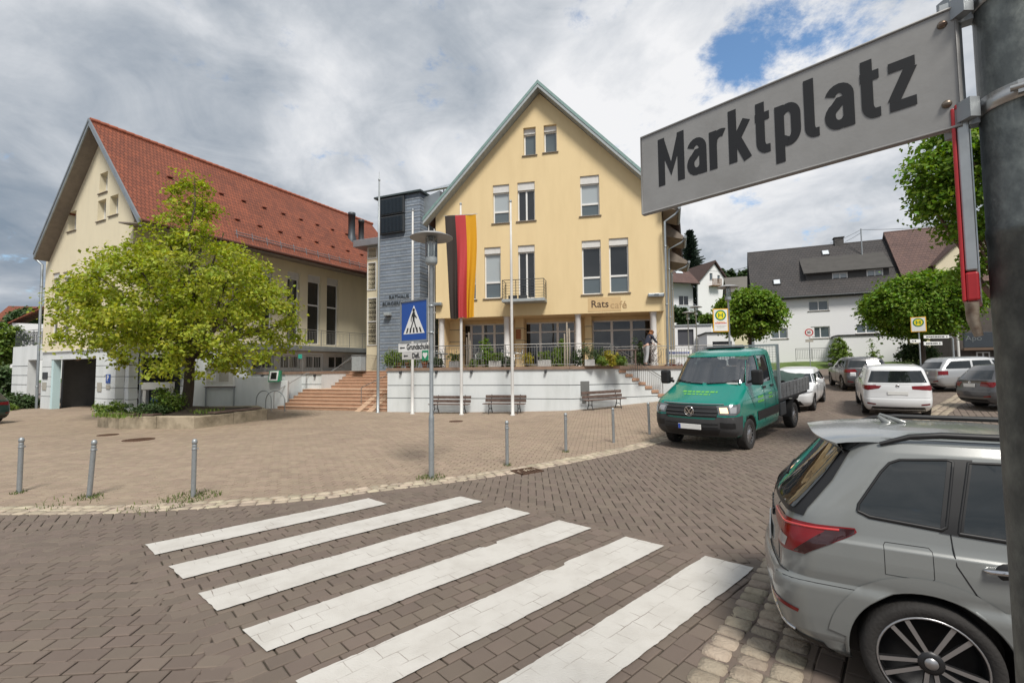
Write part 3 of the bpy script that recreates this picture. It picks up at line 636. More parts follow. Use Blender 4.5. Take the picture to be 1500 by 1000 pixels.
# ------------------------------------------------------------------ terrace, its walls and stairs
A, B, C = Vector((-6.28, 23.75, 0)), Vector((2.62, 21.67, 0)), Vector((7.6, 23.35, 0))
uB = (B-A).normalized(); uC = (C-B).normalized(); nB = Vector((-uB.y, uB.x, 0)); nC = Vector((-uC.y, uC.x, 0))
tw = thing('terrace_wall', 'white rendered terrace retaining wall with two shadow grooves and sandstone cap', 'wall', A, math.atan2(uB.y, uB.x))
LA = (B-A).length; LC = (C-B).length; loc = lambda v: (lambda d: Vector((d.dot(uB), d.dot(nB), v.z)))(v-A)
mb = MB(); GRV = (.70, 1.33)
def wallrun(mb, p, q, nrm, z0, z1, th=.35):
    """rendered wall with recessed grooves, from p to q (terrace-wall frame)"""
    zs = [z0]+[g for g in GRV if z0 < g < z1]+[z1]
    for i in range(len(zs)-1):
        lo = zs[i]+(.018 if i else 0); hi = zs[i+1]-(.018 if i < len(zs)-2 else 0)
        P = [p, q, q+nrm*th, p+nrm*th]; mb.add([(v.x, v.y, lo) for v in P]+[(v.x, v.y, hi) for v in P], [(0,3,2,1), (4,5,6,7), (0,1,5,4), (1,2,6,5), (2,3,7,6), (3,0,4,7)], 0)
    P = [p+nrm*.02, q+nrm*.02, q+nrm*th, p+nrm*th]; e = .02
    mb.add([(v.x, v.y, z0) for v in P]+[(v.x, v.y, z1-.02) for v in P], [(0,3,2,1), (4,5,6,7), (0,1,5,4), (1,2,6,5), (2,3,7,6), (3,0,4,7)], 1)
cl = loc(C)-loc(B); cn = Vector((-cl.y, cl.x, 0)).normalized(); cu = cl.normalized(); lB = loc(B)
wallrun(mb, Vector((0,0,0)), lB, Vector((0,1,0)), -.1, 2.06)
kst = 2.25    # wall BC keeps its full height for kst metres, then steps down with the flight
wallrun(mb, lB, lB+cu*kst, cn, -.1, 2.06)
nst = 8; trd = .36
for k in range(nst):
    p = lB+cu*(kst+k*trd); wallrun(mb, p, p+cu*trd, cn, -.1, 2.06-.2*k)
wallrun(mb, Vector((0, .35, 0)), Vector((0, 6.5, 0)), Vector((1, 0, 0)), -.1, 2.06)
mb.build('rendered_wall', [M_white, M_groove], tw)
cp = MB()
for p, q, n_ in ((Vector((-.06,0,0)), lB+Vector((.02,0,0)), Vector((0,1,0))), (lB, lB+cu*kst, cn)):
    P = [p-n_*.07, q-n_*.07, q+n_*.5, p+n_*.5]; cp.add([(v.x, v.y, 2.062) for v in P]+[(v.x, v.y, 2.20) for v in P], [(0,3,2,1), (4,5,6,7), (0,1,5,4), (1,2,6,5), (2,3,7,6), (3,0,4,7)])
cp.build('cap_stone', M_cap, tw)
fl = MB(); b2 = lB+cu*kst; q1, q2 = loc(FY.w(9.3, -.5, 0)), loc(FY.w(13.3, 0, 0))
PF = ((0.05, .3), (lB.x, lB.y+.3), (b2.x+cn.x*.3, b2.y+cn.y*.3), (q1.x, q1.y), (q2.x, q2.y), (q2.x, 12), (0.05, 12)); n = len(PF)
fl.add([(v[0], v[1], z) for z in (1.9, 2.19) for v in PF], [tuple(range(n))[::-1], tuple(range(n, 2*n))]+[(i, (i+1) % n, (i+1) % n+n, i+n) for i in range(n)])
fl.build('terrace_floor', M_cap, tw)
# small service hatch and socket box on the wall, beside the right hand bench
hb = MB(); p = lB+cu*.55; q = lB+cu*1.0
P = [p-cn*.02, q-cn*.02, q+cn*.01, p+cn*.01]; hb.add([(v.x, v.y, z) for z in (.82, 1.5) for v in P], [(0,3,2,1), (4,5,6,7), (0,1,5,4), (1,2,6,5), (2,3,7,6), (3,0,4,7)])
p = lB+cu*.62; q = lB+cu*.82; P = [p-cn*.03, q-cn*.03, q+cn*.01, p+cn*.01]; hb.add([(v.x, v.y, z) for z in (.5, .64) for v in P], [(0,3,2,1), (4,5,6,7), (0,1,5,4), (1,2,6,5), (2,3,7,6), (3,0,4,7)])
hb.build('service_hatch', mat('grey hatch', (.16, .165, .16), .6, var=.2), tw)
dm = MB()
for x in (.7, 2.6, 4.4, 6.2, 8.0): dm.bbox(x, x+.10, -.16, -.01, 1.90, 2.04, .02)
dm.build('downlight', M_darkmet, tw)
# stair down along the right end of the terrace
st = thing('terrace_stair', 'weathered sandstone steps going down from the right end of the terrace', 'stairs', B+uC*kst, math.atan2(uC.y, uC.x))
mb = MB()
for k in range(nst): mb.bbox(k*trd-.03, (k+1)*trd, -.05, 1.75, 2.065-.2*k-.002, 2.065-.2*k+.135, .015); mb.box(k*trd, (k+1)*trd, .36, 1.7, -.2, 2.06-.2*k)
mb.build('steps', M_step, st)
bk = thing('stair_back_wall', 'white rendered wall behind the terrace steps', 'wall', FY.o, FY.a)
mb = MB(); mb.wall([(8.9, -.3), (16.2, -.3), (16.2, 2.03), (8.9, 2.03)], [(12.4, 12.8, 1.5, 1.6)], -.55, -.2); mb.build('rendered_wall', M_white, bk)
mb = MB(); mb.box(8.8, 16.3, -.62, -.1, 2.032, 2.17); mb.build('cap_stone', M_cap, bk)
zt = 2.2
tA = A+nB*.12; tB = B+nB*.12; tS = B+uC*kst+nC*.12
railing('terrace_railing', 'steel railing along the front edge of the cafe terrace', [Vector((tA.x, tA.y, zt)), Vector((tB.x, tB.y, zt)), Vector((tS.x, tS.y, zt))], 1.05)
e = tS+uC*nst*trd
railing('stair_railing', 'sloping steel railing beside the sandstone steps at the right of the terrace', [Vector((tS.x+.04, tS.y, zt)), Vector((e.x, e.y, zt-.2*nst))], 1.0)
p0, p1 = FY.w(9.4, -.4, 0), FY.w(16.1, -.4, 0)
railing('terrace_railing', 'steel railing on the white wall behind the terrace steps', [Vector((p0.x, p0.y, 2.17)), Vector((p1.x, p1.y, 2.17))], 1.0)

# ------------------------------------------------------------------ slate clad stair tower and glazed link
FT = Fac(-8.55, 29.84, math.radians(-22.8)); TW = 3.2; TH = 13.05
tt = thing('stair_tower', 'narrow blue grey slate clad stair tower with two dark solar collectors', 'tower', FT.o, FT.a)
M_slate = tiles('blue grey slate', (.19, .225, .27), (.155, .185, .23), .4, .1945, rough=.5, dark=.7)
mb = MB(); mb.box(0, TW, 0, 4.2, 1.5, TH)
mb.build('slate_wall', M_slate, tt, uvf=lambda co, p: ((co.x if abs(p.normal.y) > .5 else co.y), co.z))
mb = MB(); z = 2.6
while z < TH-.3: mb.box(-.012, TW+.012, -.014, 4.21, z-.012, z+.012); z += .389
mb.build('joint_strip', mat('pale joint strip', (.55, .58, .6), .5, .3, var=.2), tt)
mb = MB(); mb.bbox(-.2, TW+.15, -.2, 4.4, TH+.002, TH+.12, .02); mb.box(-.1, TW+.08, -.1, 4.3, TH+.122, TH+.16); mb.build('roof_edge', mat('slate grey coping', (.09, .115, .12), .5, .5, var=.2), tt)
M_coll = mat('solar collector tubes', (.012, .02, .028), .18, .3, var=0, coat=.4)
for y0, y1 in ((290, 315), (316.5, 342)):
    u0, u1, z0, z1 = FT.rect(557.5, y0, 592.5, y1, -.1); f = MB(); f.bbox(u0, u1, -.2, -.02, z0, z1, .02); o = f.build('solar_collector', M_darkmet, tt)
    g = MB(); n = 16
    for k in range(n): x = u0+.08+(u1-u0-.16)*(k+.5)/n; g.cyl((x, -.2, z0+.08), (x, -.2, z1-.08), (u1-u0)/n*.42, 8)
    g.build('vacuum_tube', M_coll, o)
u, z = FT.uz(570, 461); l = MB(); l.bbox(u-.22, u+.22, -.3, -.02, z-.08, z+.1, .03); l.build('wall_lamp', M_fas, tt)
u, z = FT.uz(571, 436); ml = mat('slate lettering', (.055, .065, .075), .5, .3)
lt = MB(); text_mb(lt, 'RATHAUS', .34, Matrix.Translation((u-.05, -.03, z-.1)), 0, 1, .004, .012); lt.build('lettering', ml, tt); lt = MB(); text_mb(lt, 'BÜRGERSAAL', .34, Matrix.Translation((u-.55, -.03, z-.50)), 0, 1, .004, .012)
lt.build('lettering', ml, tt)
FK = Fac(-10.6, 33.2, math.radians(-22.8))
kb = thing('glazed_link', 'grey clad glazed link building behind the slate tower', 'building', FK.o, FK.a)
def glz(fc, parent, px, dep, nu, nv):
    u0, u1, z0, z1 = fc.rect(*px, dep); f = MB(); w = .06
    f.box(u0, u1, dep, dep+.1, z0, z0+w); f.box(u0, u1, dep, dep+.1, z1-w, z1)
    for k in range(nu+1): x = u0+(u1-u0-w)*k/nu; f.box(x, x+w, dep-.003, dep+.097, z0+w, z1-w)
    for k in range(1, nv): z = z0+(z1-z0)*k/nv; f.box(u0+w, u1-w, dep-.005, dep+.095, z-w/2, z+w/2)
    o = f.build('window', M_frame, parent); g = MB(); g.box(u0+.02, u1-.02, dep+.05, dep+.056, z0+.02, z1-.02); g.build('pane', M_gd, o); return (u0, u1, z0, z1)
zt = FK.uz(536, 352)[1]; u1 = FK.uz(660, 400)[0]
mb = MB(); mb.box(FK.uz(537.5, 430, .3)[0], 4.4, .3, 6, 1.5, zt-.5); mb.build('wall', M_cream, kb)
glz(FK, kb, (538, 384, 551, 425), .25, 1, 1); glz(FK, kb, (538, 436, 552, 506), .25, 1, 2); glz(FK, kb, (538.5, 362, 552, 379), .25, 1, 1)
mb = MB(); mb.bbox(FK.uz(517, 355, -.3)[0], 3.2, -.3, 6, zt-.48, zt+.02, .03); mb.build('fascia', M_zinc, kb)
FR = Fac(-5.9, 29.6, math.radians(-22.8)); 
glz(FR, kb, (619, 300, 641, 372), 0, 2, 2) if False else None
kr = thing('glazed_bay', 'tall glazed bay with white mullions between tower and yellow house', 'building', FR.o, FR.a)
u0, u1, z0, z1 = glz(FR, kr, (619, 316, 645, 530), 0, 3, 3)
mb = MB(); mb.box(u0-.3, u1+.4, .12, 5, 1.8, z1); mb.build('core', M_darkmet, kr)
zf = FR.uz(625, 290)[1]
mb = MB(); mb.add([(u0-.35, -.4, z1-.02), (u1+.2, -.4, z1-.02), (u1+.2, 5, z1-.02), (u0-.35, 5, z1-.02), (u0-.35, -.4, zf-.3), (u1+.2, -.4, zf+.15), (u1+.2, 5, zf+.6), (u0-.35, 5, zf+.2)], [(0,3,2,1), (4,5,6,7), (0,1,5,4), (1,2,6,5), (2,3,7,6), (3,0,4,7)]); mb.build('roof', M_zinc, kr)
sp_ = thing('solar_panel_rack', 'tilted flat solar panels in an aluminium rack on the link roof', 'solar panels', FR.w(u0-.2, .2, zf+.3), FR.a)
M_pv = mat('grey solar glass', (.24, .27, .28), .12, .2, var=.1, coat=.5)
for k in range(2):
    mb = MB(); x = k*1.05; q = [Vector((x, -.35, .1)), Vector((x+1.0, -.35, .1)), Vector((x+1.7, 1.6, 1.15)), Vector((x+.7, 1.6, 1.15))]; n = (q[1]-q[0]).cross(q[3]-q[0]).normalized()
    mb.add(q+[p-n*.1 for p in q], [(0,1,2,3), (7,6,5,4)]+[(i, i+4, (i+1) % 4+4, (i+1) % 4) for i in range(4)], 0); o = mb.build('panel', M_steel, sp_)
    c = sum(q, Vector((0,0,0)))/4; g = MB(); g.add([c+(p-c)*.94+n*.006 for p in q], [(0,1,2,3)]); g.build('panel_glass', M_pv, o)
for x, y, z in ((.2, .2, .3), (2.2, 1.2, .85), (.8, 1.4, 1.0), (2.0, -.2, .1)): mb = MB(); mb.bar((x, y, -.6), (x, y, z), .06); mb.build('strut', M_steel, sp_)
# ------------------------------------------------------------------ cream hall on the left: gable, long wall, red roof
GW = 10.1
FG = Fac(-28.32, 28.36, math.radians(-27.1)); cx_ = FG.w(GW, 0, 0); FL = Fac(cx_.x, cx_.y, math.radians(62.9)); GL = 20.0
hb_ = thing('village_hall', 'cream village hall with steep red tiled roof and white garage ground floor', 'hall', FG.o, FG.a)
zc1 = FG.uz(100, 513)[1]; ul, zl_ = FG.uz(66, 372); ur, zr_ = GW, FG.uz(199, 321)[1]; ux = FG.uz(132, 176, -.65)[0]; zx = FG.uz(132, 176, -.65)[1]-.3
aw = [FG.rect(146, 253, 157.5, 282), FG.rect(143, 293, 155, 323), FG.rect(161, 286, 173, 315), FG.rect(100, 310, 111.5, 338)]
tw_ = [FG.rect(75, 400, 85.5, 499), FG.rect(90, 398, 102, 497), FG.rect(131, 396, 144, 493)]
mb = MB(); mb.wall([(0, zc1), (GW, zc1), (GW, zr_), (ux, zx), (0, zl_)], aw+tw_, 0, .4); mb.build('gable_wall', M_cream, hb_)
for r in aw: window(FG, hb_, r, .3, 0, glassm=M_gm, fw=.05)
for r in tw_: window(FG, hb_, r, .16, .3, split=.4)
# ground floor piers with grooves round open garage bays
o1 = FG.rect(75.5, 524, 139, 600)[:2]; o2 = FG.rect(168, 524, 182, 600)[:2]; zo1 = FG.uz(105, 524)[1]
def pier(mb, x0, x1, y0, y1, z0, z1, faces):
    zs = [z0]+[z for z in (.72, 1.3, 1.88, 2.46) if z < z1]+[z1]
    for i in range(len(zs)-1): mb.box(x0, x1, y0, y1, zs[i]+(.03 if i else 0), zs[i+1], 0)
    for z in zs[1:-1]: mb.box(x0+.02, x1-.02, y0+.02, y1-.02, z, z+.03, 1)
gm = MB()
for a, b in ((0, o1[0]-.25), (o1[1], o2[0]), (o2[1], GW)): pier(gm, a, b, .02, .42, -.1, zc1-.5, 0)
gm.box(o1[0]-.25, o1[0], .06, .40, -.1, zc1-.5, 2); gm.box(0, GW, .03, .44, zc1-.5, zc1-.06, 0); gm.box(-.04, GW+.04, -.05, .95, zc1-.06, zc1-.003, 0)
gm.build('garage_piers', [M_white, M_groove, M_pale], hb_)
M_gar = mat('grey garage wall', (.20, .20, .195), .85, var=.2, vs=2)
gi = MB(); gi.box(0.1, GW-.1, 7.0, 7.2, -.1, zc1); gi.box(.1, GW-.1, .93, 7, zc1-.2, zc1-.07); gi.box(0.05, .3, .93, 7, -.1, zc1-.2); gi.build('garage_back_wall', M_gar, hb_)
u, z = FG.uz(114, 531, 1.4); l = MB(); l.lathe([(0, -.32), (.10, -.30), (.14, -.1), (.12, 0), (0, 0)], 14, mx=Matrix.Translation((u, 1.4, zc1-.21))); l.build('ceiling_lamp', mat('opal lamp glass', (.75, .55, .42), .4, var=.1), hb_)
# long wall: white base storey, cream storey with tall windows
def flr(px): return FL.rect(*px)
lw = [flr((420.5, 398, 438.5, 503)), flr((450.5, 403, 469.5, 504)), flr((478.5, 408, 496, 506)), flr((380, 393, 399, 500)), flr((342, 386, 362, 498))]
zl2 = zr_
mb = MB(); mb.wall([(.402, zc1), (GL, zc1), (GL, zl2), (.402, zl2)], lw, 0, .4); w_ = mb.build('long_wall', M_cream, hb_, loc=(GW, 0, 0), rz=PI/2)
lroot = w_
for r in lw:
    o = window(FL, hb_, r, .2, .45, split=.62, low=M_gd, sill=False); o.location = (GW, 0, 0); o.rotation_euler.z = PI/2
bw = [(x, x+1.5, 2.25, 3.15) for x in (4.6, 6.6, 8.6, 10.6, 12.6)]
mb = MB(); mb.wall([(3.3, -.1), (GL, -.1), (GL, zc1-.003), (3.3, zc1-.003)], bw, .05, .4); mb.build('base_wall', M_white, hb_, loc=(GW, 0, 0), rz=PI/2)
for r in bw:
    o = window(FL, hb_, r, .15, 0, glassm=M_gd, mull=1, sill=False, z_in=.05); o.location = (GW, 0, 0); o.rotation_euler.z = PI/2
pm = MB(); pier(pm, 2.9, 3.28, .02, .9, -.1, zc1-.5, 0); pm.box(.9, 3.3, .04, .9, zc1-.5, zc1-.004, 0); pm.build('arcade_pier', [M_white, M_groove], hb_, loc=(GW, 0, 0), rz=PI/2)
# roof
ov = .65; sR = (zx-zr_)/(GW-ux); sL = (zx-zl_)/ux; er, elf = .9, .9
(ur2, zer), (ul2, zel), zt = FG.uz(206, 321, -ov), FG.uz(51, 372, -ov), zx+.3
roof_plane('roof', M_red, [(ur2, -ov, zer), (ur2, GL+.4, zer), (ux, GL+.4, zt), (ux, -ov, zt)], hb_, .16)
rf2 = roof_plane('roof', M_red, [(ul2, GL+.4, zel), (ul2, -ov, zel), (ux, -ov, zt), (ux, GL+.4, zt)], hb_, .16)
for ue, ze in ((ur2, zer), (ul2, zel)):
    v = MB()
    for y0, y1, a, b, mi in ((-ov-.06, -ov-.004, -.32, .05, 0), (-ov-.09, -ov-.062, -.06, .09, 1 if ue < 0 else 0)):
        v.add([(ue, y0, ze+a), (ux, y0, zt+a), (ux, y0, zt+b), (ue, y0, ze+b), (ue, y1, ze+a), (ux, y1, zt+a), (ux, y1, zt+b), (ue, y1, ze+b)], [(0,1,2,3), (7,6,5,4), (0,4,5,1), (1,5,6,2), (2,6,7,3), (3,7,4,0)], mi)
    v.build('verge_board', [M_zinc, M_cop], hb_)
    s = MB(); s.add([(ue, -ov, ze-.34), (ux, -ov, zt-.34), (ux, -.002, zt-.34), (ue, -.002, ze-.34), (ue, -ov, ze-.18), (ux, -ov, zt-.18), (ux, -.002, zt-.18), (ue, -.002, ze-.18)], [(0,1,2,3), (7,6,5,4), (0,4,5,1), (1,5,6,2), (2,6,7,3), (3,7,4,0)]); s.build('verge_soffit', M_soff, hb_)
e = MB(); e.add([(GW+.002, -ov, zr_-.35), (ur2+.02, -ov, zer-.22), (ur2+.02, GL, zer-.22), (GW+.002, GL, zr_-.35), (GW+.002, -ov, zr_-.28), (ur2+.02, -ov, zer-.17), (ur2+.02, GL, zer-.17), (GW+.002, GL, zr_-.28)], [(0,3,2,1), (4,5,6,7), (0,1,5,4), (1,2,6,5), (2,3,7,6), (3,0,4,7)]); e.build('eave_soffit', M_soff, hb_)
g = MB(); g.tube([(ur2+.08, -ov, zer-.06), (ur2+.08, GL, zer-.06)], .085, 10); g.build('gutter', mat('copper brown gutter', (.16, .07, .05), .5, .5, var=.2), hb_)
g = MB()
for k in range(2): g.tube([(ur2-.35-k*.06, 4.2, zer+.55+k*.16), (ur2-.35-k*.06, GL, zer+.55+k*.16)], .022, 6)
for k in range(17): g.bar((ur2-.3, 4.3+k*.95, zer+.3), (ur2-.42, 4.3+k*.95, zer+.85), .03)
g.build('snow_guard', M_zinc, hb_)
M_vent = mat('dark red vent tile', (.20, .058, .036), .8, var=.1)
for r in range(2):
    for k in range(12): t = .28+.3*r; x = ur2+(ux-ur2)*t; z = zer+(zt-zer)*t; hk = MB(); hk.bbox(x-.12, x+.12, 2+k*1.45, 2.3+k*1.45, z+.02, z+.10, .025); hk.build('vent_tile', M_vent, hb_)
rg = MB(); y = -ov
while y < GL+.2: rg.tube([(ux, y, zt+.02), (ux, y+.42, zt+.05)], .13, 8); y += .40
rg.build('ridge_tiles', mat('red ridge tile', (.36, .11, .06), .8, var=.3, vs=3), hb_)
downpipe([(-.5, -.35, zel-.1), (-.15, -.12, zel-.5), (-.14, -.10, 0)], hb_, .07); downpipe([(GW+.10, .5, zc1-.1), (GW+.09, .5, 0)], hb_, .06)
# two flue pipes through the slope
for px, y, r, h in ((515, 350, .27, 1.9), (529, 357, .22, 1.75)):
    # where the pixel column meets the right slope
    best = None
    for k in range(400):
        yy = 8+k*.03; d = ray(px, y-22); 
        P = Vector((0, 0, EYE))
        for t in (0,): pass
    d = ray(px, y); e0 = Vector((0, 0, EYE)); ca, sa = math.cos(-FG.a), math.sin(-FG.a)
    def lc(p): q = p-FG.o; return Vector((q.x*ca-q.y*sa, q.x*sa+q.y*ca, q.z))
    l0 = lc(e0); ld = lc(e0+d)-l0; m_ = (zt-zer)/(ux-ur2)
    t = (zer+m_*(l0.x-ur2)-l0.z)/(ld.z-m_*ld.x); q = l0+ld*t
    f = MB(); f.lathe([(r*1.5, -.5), (r*1.35, .05), (r, .3), (r, h), (r+.03, h), (r+.03, h+.25), (r-.03, h+.25), (r-.03, h+.1), (0, h+.1)], 18, mx=Matrix.Translation(q)); f.build('flue_pipe', M_darkmet if r < .25 else mat('slate grey flue', (.07, .08, .09), .5, .4), hb_)
# plates on the piers
def plate(fc, parent, px, m, name, dep=-.02, th=.02):
    u0, u1, z0, z1 = fc.rect(*px); b = MB(); b.bbox(u0, u1, dep, dep+th+.01, z0, z1, .004); return b.build(name, m, parent), (u0, u1, z0, z1)
M_sblue = mat('blue sign', (.012, .07, .32), .35, var=.05); M_swhite = mat('white sign', (.74, .74, .72), .4, var=.08); M_sblk = mat('black print', (.012, .012, .013), .5, var=0)
M_sgrn = mat('green sign', (.01, .24, .11), .4, var=.05); M_spale = mat('grey notice', (.40, .38, .33), .6, var=.2, vs=20)
o, r = plate(FG, hb_, (155.5, 548, 161.5, 561), M_sblue, 'parking_plate'); t = MB(); text_mb(t, 'P', .42, Matrix.Translation((r[0]+.12, -.024, r[2]+.12)), 0, .9, .01); t.build('lettering', M_swhite, o)
plate(FG, hb_, (155.5, 563.5, 161, 569.5), M_spale, 'notice_plate'); plate(FG, hb_, (142.5, 560, 148.5, 573), M_spale, 'notice_plate')
plate(FG, hb_, (62.5, 545, 69.5, 555), M_darkmet, 'notice_plate'); plate(FG, hb_, (62, 559.5, 67.5, 571), M_spale, 'notice_plate')
# white side annex with roof terrace
an = thing('side_annex', 'low white annex with a dark opening at the far left of the hall', 'annex', FG.o, FG.a)
ua0 = FG.uz(17, 560, 1.5)[0]; za0 = FG.uz(35, 507, 1.5)[1]
mb = MB(); mb.wall([(ua0, -.1), (-.3, -.1), (-.3, za0), (ua0, za0)], [(FG.uz(39.5, 560, 1.5)[0], -.5, -.09, FG.uz(45, 527, 1.5)[1])], 1.5, 2.0); mb.box(ua0, -.3, 4.5, 4.7, -.1, za0); mb.box(ua0, -.3, 2, 4.5, za0-.15, za0-.01); mb.build('rendered_wall', M_white, an)
mb = MB(); mb.box(ua0, FG.uz(39.5, 560, 1.5)[0], 1.485, 1.5, .65, .68); mb.box(ua0, FG.uz(39.5, 560, 1.5)[0], 1.485, 1.5, 1.3, 1.33); mb.box(ua0, FG.uz(39.5, 560, 1.5)[0], 1.485, 1.5, 1.95, 1.98); mb.box(ua0, FG.uz(39.5, 560, 1.5)[0], 1.485, 1.5, 2.6, 2.63); mb.build('groove', M_groove, an)
p0, p1 = FG.w(ua0+.05, 1.6, za0), FG.w(-.4, 1.6, za0)
railing('annex_railing', 'grey railing on the roof of the low white annex at far left', [FG.w(ua0+.05, 5, za0), p0, p1], 1.1, .11, 1.4, m=M_darkmet)

# ------------------------------------------------------------------ main stair, walkway, gallery and low wall
FS = Fac(-12.87, 26.16, math.radians(-18.4)); RS, TR = .17, .34; UD = 3.1
ms = thing('main_stair', 'broad red sandstone stair in two flights between hall and terrace', 'stairs', FS.o, FS.a)
mb = MB()
for k in range(6):
    u0 = 0 if k else -.15
    for a, b in ((u0, 2.4), (2.404, 4.8), (4.804, 7.3)): mb.bbox(a, b, k*TR, (k+1)*TR+.03 if k < 5 else UD+.05, k*RS-.02, (k+1)*RS-.03, .004, 0); mb.bbox(a, b, k*TR-.03, (k+1)*TR+(.0 if k < 5 else UD-6*TR), (k+1)*RS-.028, (k+1)*RS, .006, 1)
for k in range(6):
    for a, b in ((.9, 3.3), (3.304, 5.7), (5.704, 8)): mb.bbox(a, b, UD+k*TR, UD+(k+1)*TR+.02 if k < 5 else UD+4, 6*RS+k*RS-.15, 6*RS+(k+1)*RS-.03, .004, 0); mb.bbox(a, b, UD+k*TR-.03, UD+(k+1)*TR if k < 5 else UD+4, 6*RS+(k+1)*RS-.028, 6*RS+(k+1)*RS, .006, 1)
mb.build('steps', [M_step, mat('worn step edge', (.52, .35, .24), .85, var=.25, vs=3, bump=.3)], ms)
for u in (5.15, 5.85):
    mb = MB(); q = [(-.35, .0), (1.95, 6*RS+.03), (1.95, 6*RS-.12), (-.35, -.15)]
    mb.add([(x, y, z) for x in (u, u+.34) for y, z in q], [(0,1,2,3), (7,6,5,4)]+[(i, i+4, (i+1) % 4+4, (i+1) % 4) for i in range(4)]); mb.build('pram_ramp', mat('pale ramp stone', (.50, .34, .23), .85, var=.3, vs=4), ms)
# walkway block behind the low wall
wk = thing('walkway', 'raised white walkway wall with sandstone cap left of the main stair', 'wall', FS.o, FS.a)
mb = MB(); TZ2 = 12*RS
mb.box(-5.2, .88, 2.25, 9, -.1, TZ2-.14); mb.box(-.9, -.56, .95, 2.248, -.1, TZ2-.14); mb.build('rendered_wall', M_white, wk)
mb = MB(); mb.box(-5.25, .9, 2.17, 9, TZ2-.138, TZ2); mb.box(-.95, -.52, .88, 2.168, TZ2-.138, TZ2); mb.build('cap_stone', M_cap, wk)
mb = MB(); mb.box(-5.2, .885, 2.235, 2.2499, 1.28, 1.30); mb.box(-5.2, .885, 2.235, 2.2499, .68, .70); mb.build('groove', M_groove, wk)
for x in (-3.6, -2.2, -.9, .4): mb = MB(); mb.bbox(x, x+.1, 2.1, 2.22, TZ2-.32, TZ2-.15, .02); mb.build('downlight', M_darkmet, wk)
FW = Fac(-18.0, 26.05, math.radians(8.5)); LWL = 5.2
lw_ = thing('low_wall', 'long low white wall with notice board behind the planter tree', 'wall', FW.o, FW.a)
mb = MB(); mb.bbox(0, LWL-.62, 0, .3, -.1, 1.78, .01); mb.bbox(LWL-.619, LWL+.1, -.02, .28, -.1, 1.55, .01); mb.build('rendered_wall', M_white, lw_)
W3 = lambda u, d, z: FS.w(u, d, z)
railing('walkway_railing', 'steel railing on the raised walkway above the low white wall', [W3(-4.9, 2.32, TZ2), W3(.85, 2.32, TZ2)], 1.05)
railing('walkway_railing', 'steel railing beside the upper flight of the main stair', [W3(.84, UD+.1, 6*RS), W3(.9, UD+6*TR, TZ2)], 1.0)
railing('walkway_railing', 'level steel railing at the head of the main stair on its left', [W3(.9, UD+6*TR+.1, TZ2), W3(1.0, UD+6*TR+2.6, TZ2)], 1.05)
def handrail(label, pts, h=.92):
    P = [Vector(p) for p in pts]; t = thing('stair_handrail', label, 'handrail', P[0]); b = P[0]; P = [p-b for p in P]; up = Vector((0, 0, h))
    mb = MB(); mb.tube([p+up for p in P], .024, 8); mb.build('rail', M_steel, t)
    for p in P: mb = MB(); mb.cyl(p, p+up, .02, 8); mb.build('post', M_steel, t)
handrail('steel handrail rising on the left edge of the main stair', [W3(-.3, -.1, 0.0), W3(-.05, 6*TR, 6*RS), W3(.75, UD-.1, 6*RS), W3(.98, UD+6*TR, 12*RS)])
handrail('short steel handrail in the middle of the main stair near the ramps', [W3(4.95, .5, RS*1.5), W3(5.05, UD+.2, 6*RS)])
# gallery along the hall
gy = thing('hall_gallery', 'grey edged gallery slab along the long wall of the hall', 'gallery', FL.o, FL.a)
mb = MB(); zg = 3.72; mb.bbox(5.5, 18.6, -1.35, -.003, zg-.3, zg, .02); mb.box(5.5, 18.6, -1.30, -.01, zg+.002, zg+.05); mb.build('slab', M_zinc, gy)
railing('gallery_railing', 'long steel railing on the gallery of the cream hall', [FL.w(5.6, -1.28, zg+.05), FL.w(18.5, -1.28, zg+.05)], 1.1, .13, 1.35)
kx = thing('utility_cabinet', 'small grey cabinet at the foot of the slate tower', 'cabinet', FT.w(-.9, -.6, TZ2), FT.a)
mb = MB(); mb.bbox(-.4, .3, -.25, .25, 0, .95, .02); mb.build('cabinet_body', M_fas, kx); mb = MB(); mb.bbox(-.43, .33, -.28, .28, .952, 1.0, .01); mb.build('lid', M_zinc, kx)

# ------------------------------------------------------------------ houses up the street
M_wh2 = mat('bright white render', (.74, .745, .75), .85, var=.06, vs=.4, alt=(.62, .63, .64))
M_dgrey = mat('dark fibre cement', (.075, .072, .07), .8, var=.1)
FH = Fac(24.9, 48.3, math.radians(-24.4))
h1 = thing('white_house', 'long white house with dark tiled roof and wide shed dormer', 'house', FH.o, FH.a)
wr = [FH.rect(*q) for q in ((1184, 440, 1214, 455), (1260, 435, 1281, 450), (1129.5, 480.5, 1154, 496), (1188, 478, 1216, 495), (1254, 474.5, 1284, 488))]
HWW = FH.uz(1328, 480)[0]; zev = FH.uz(1200, 432.5)[1]; zb = gz(29, 46.5)-.5
mb = MB(); mb.wall([(0, zb-1), (HWW, zb-1), (HWW, zev+.2), (0, zev+.2)], wr, 0, .35); mb.box(0, .35, .36, 10, zb-1, zev+.2); mb.box(HWW-.35, HWW, .36, 10, zb-1, zev+.2); mb.build('front_wall', M_wh2, h1)
for r in wr: window(FH, h1, r, .12, 0, mull=1, glassm=M_gm, fw=.09)
HD = 5.0; zrd = FH.uz(1200, 359.3, HD)[1]
roof_plane('roof', M_dark, [(-.15, -.55, zev-.15), (HWW+.05, -.55, zev-.15), (HWW+.05, HD, zrd), (-.15, HD, zrd)], h1, .2)
roof_plane('roof', M_dark, [(HWW+.05, 2*HD+.55, zev-.15), (-.15, 2*HD+.55, zev-.15), (-.15, HD, zrd), (HWW+.05, HD, zrd)], h1, .2)
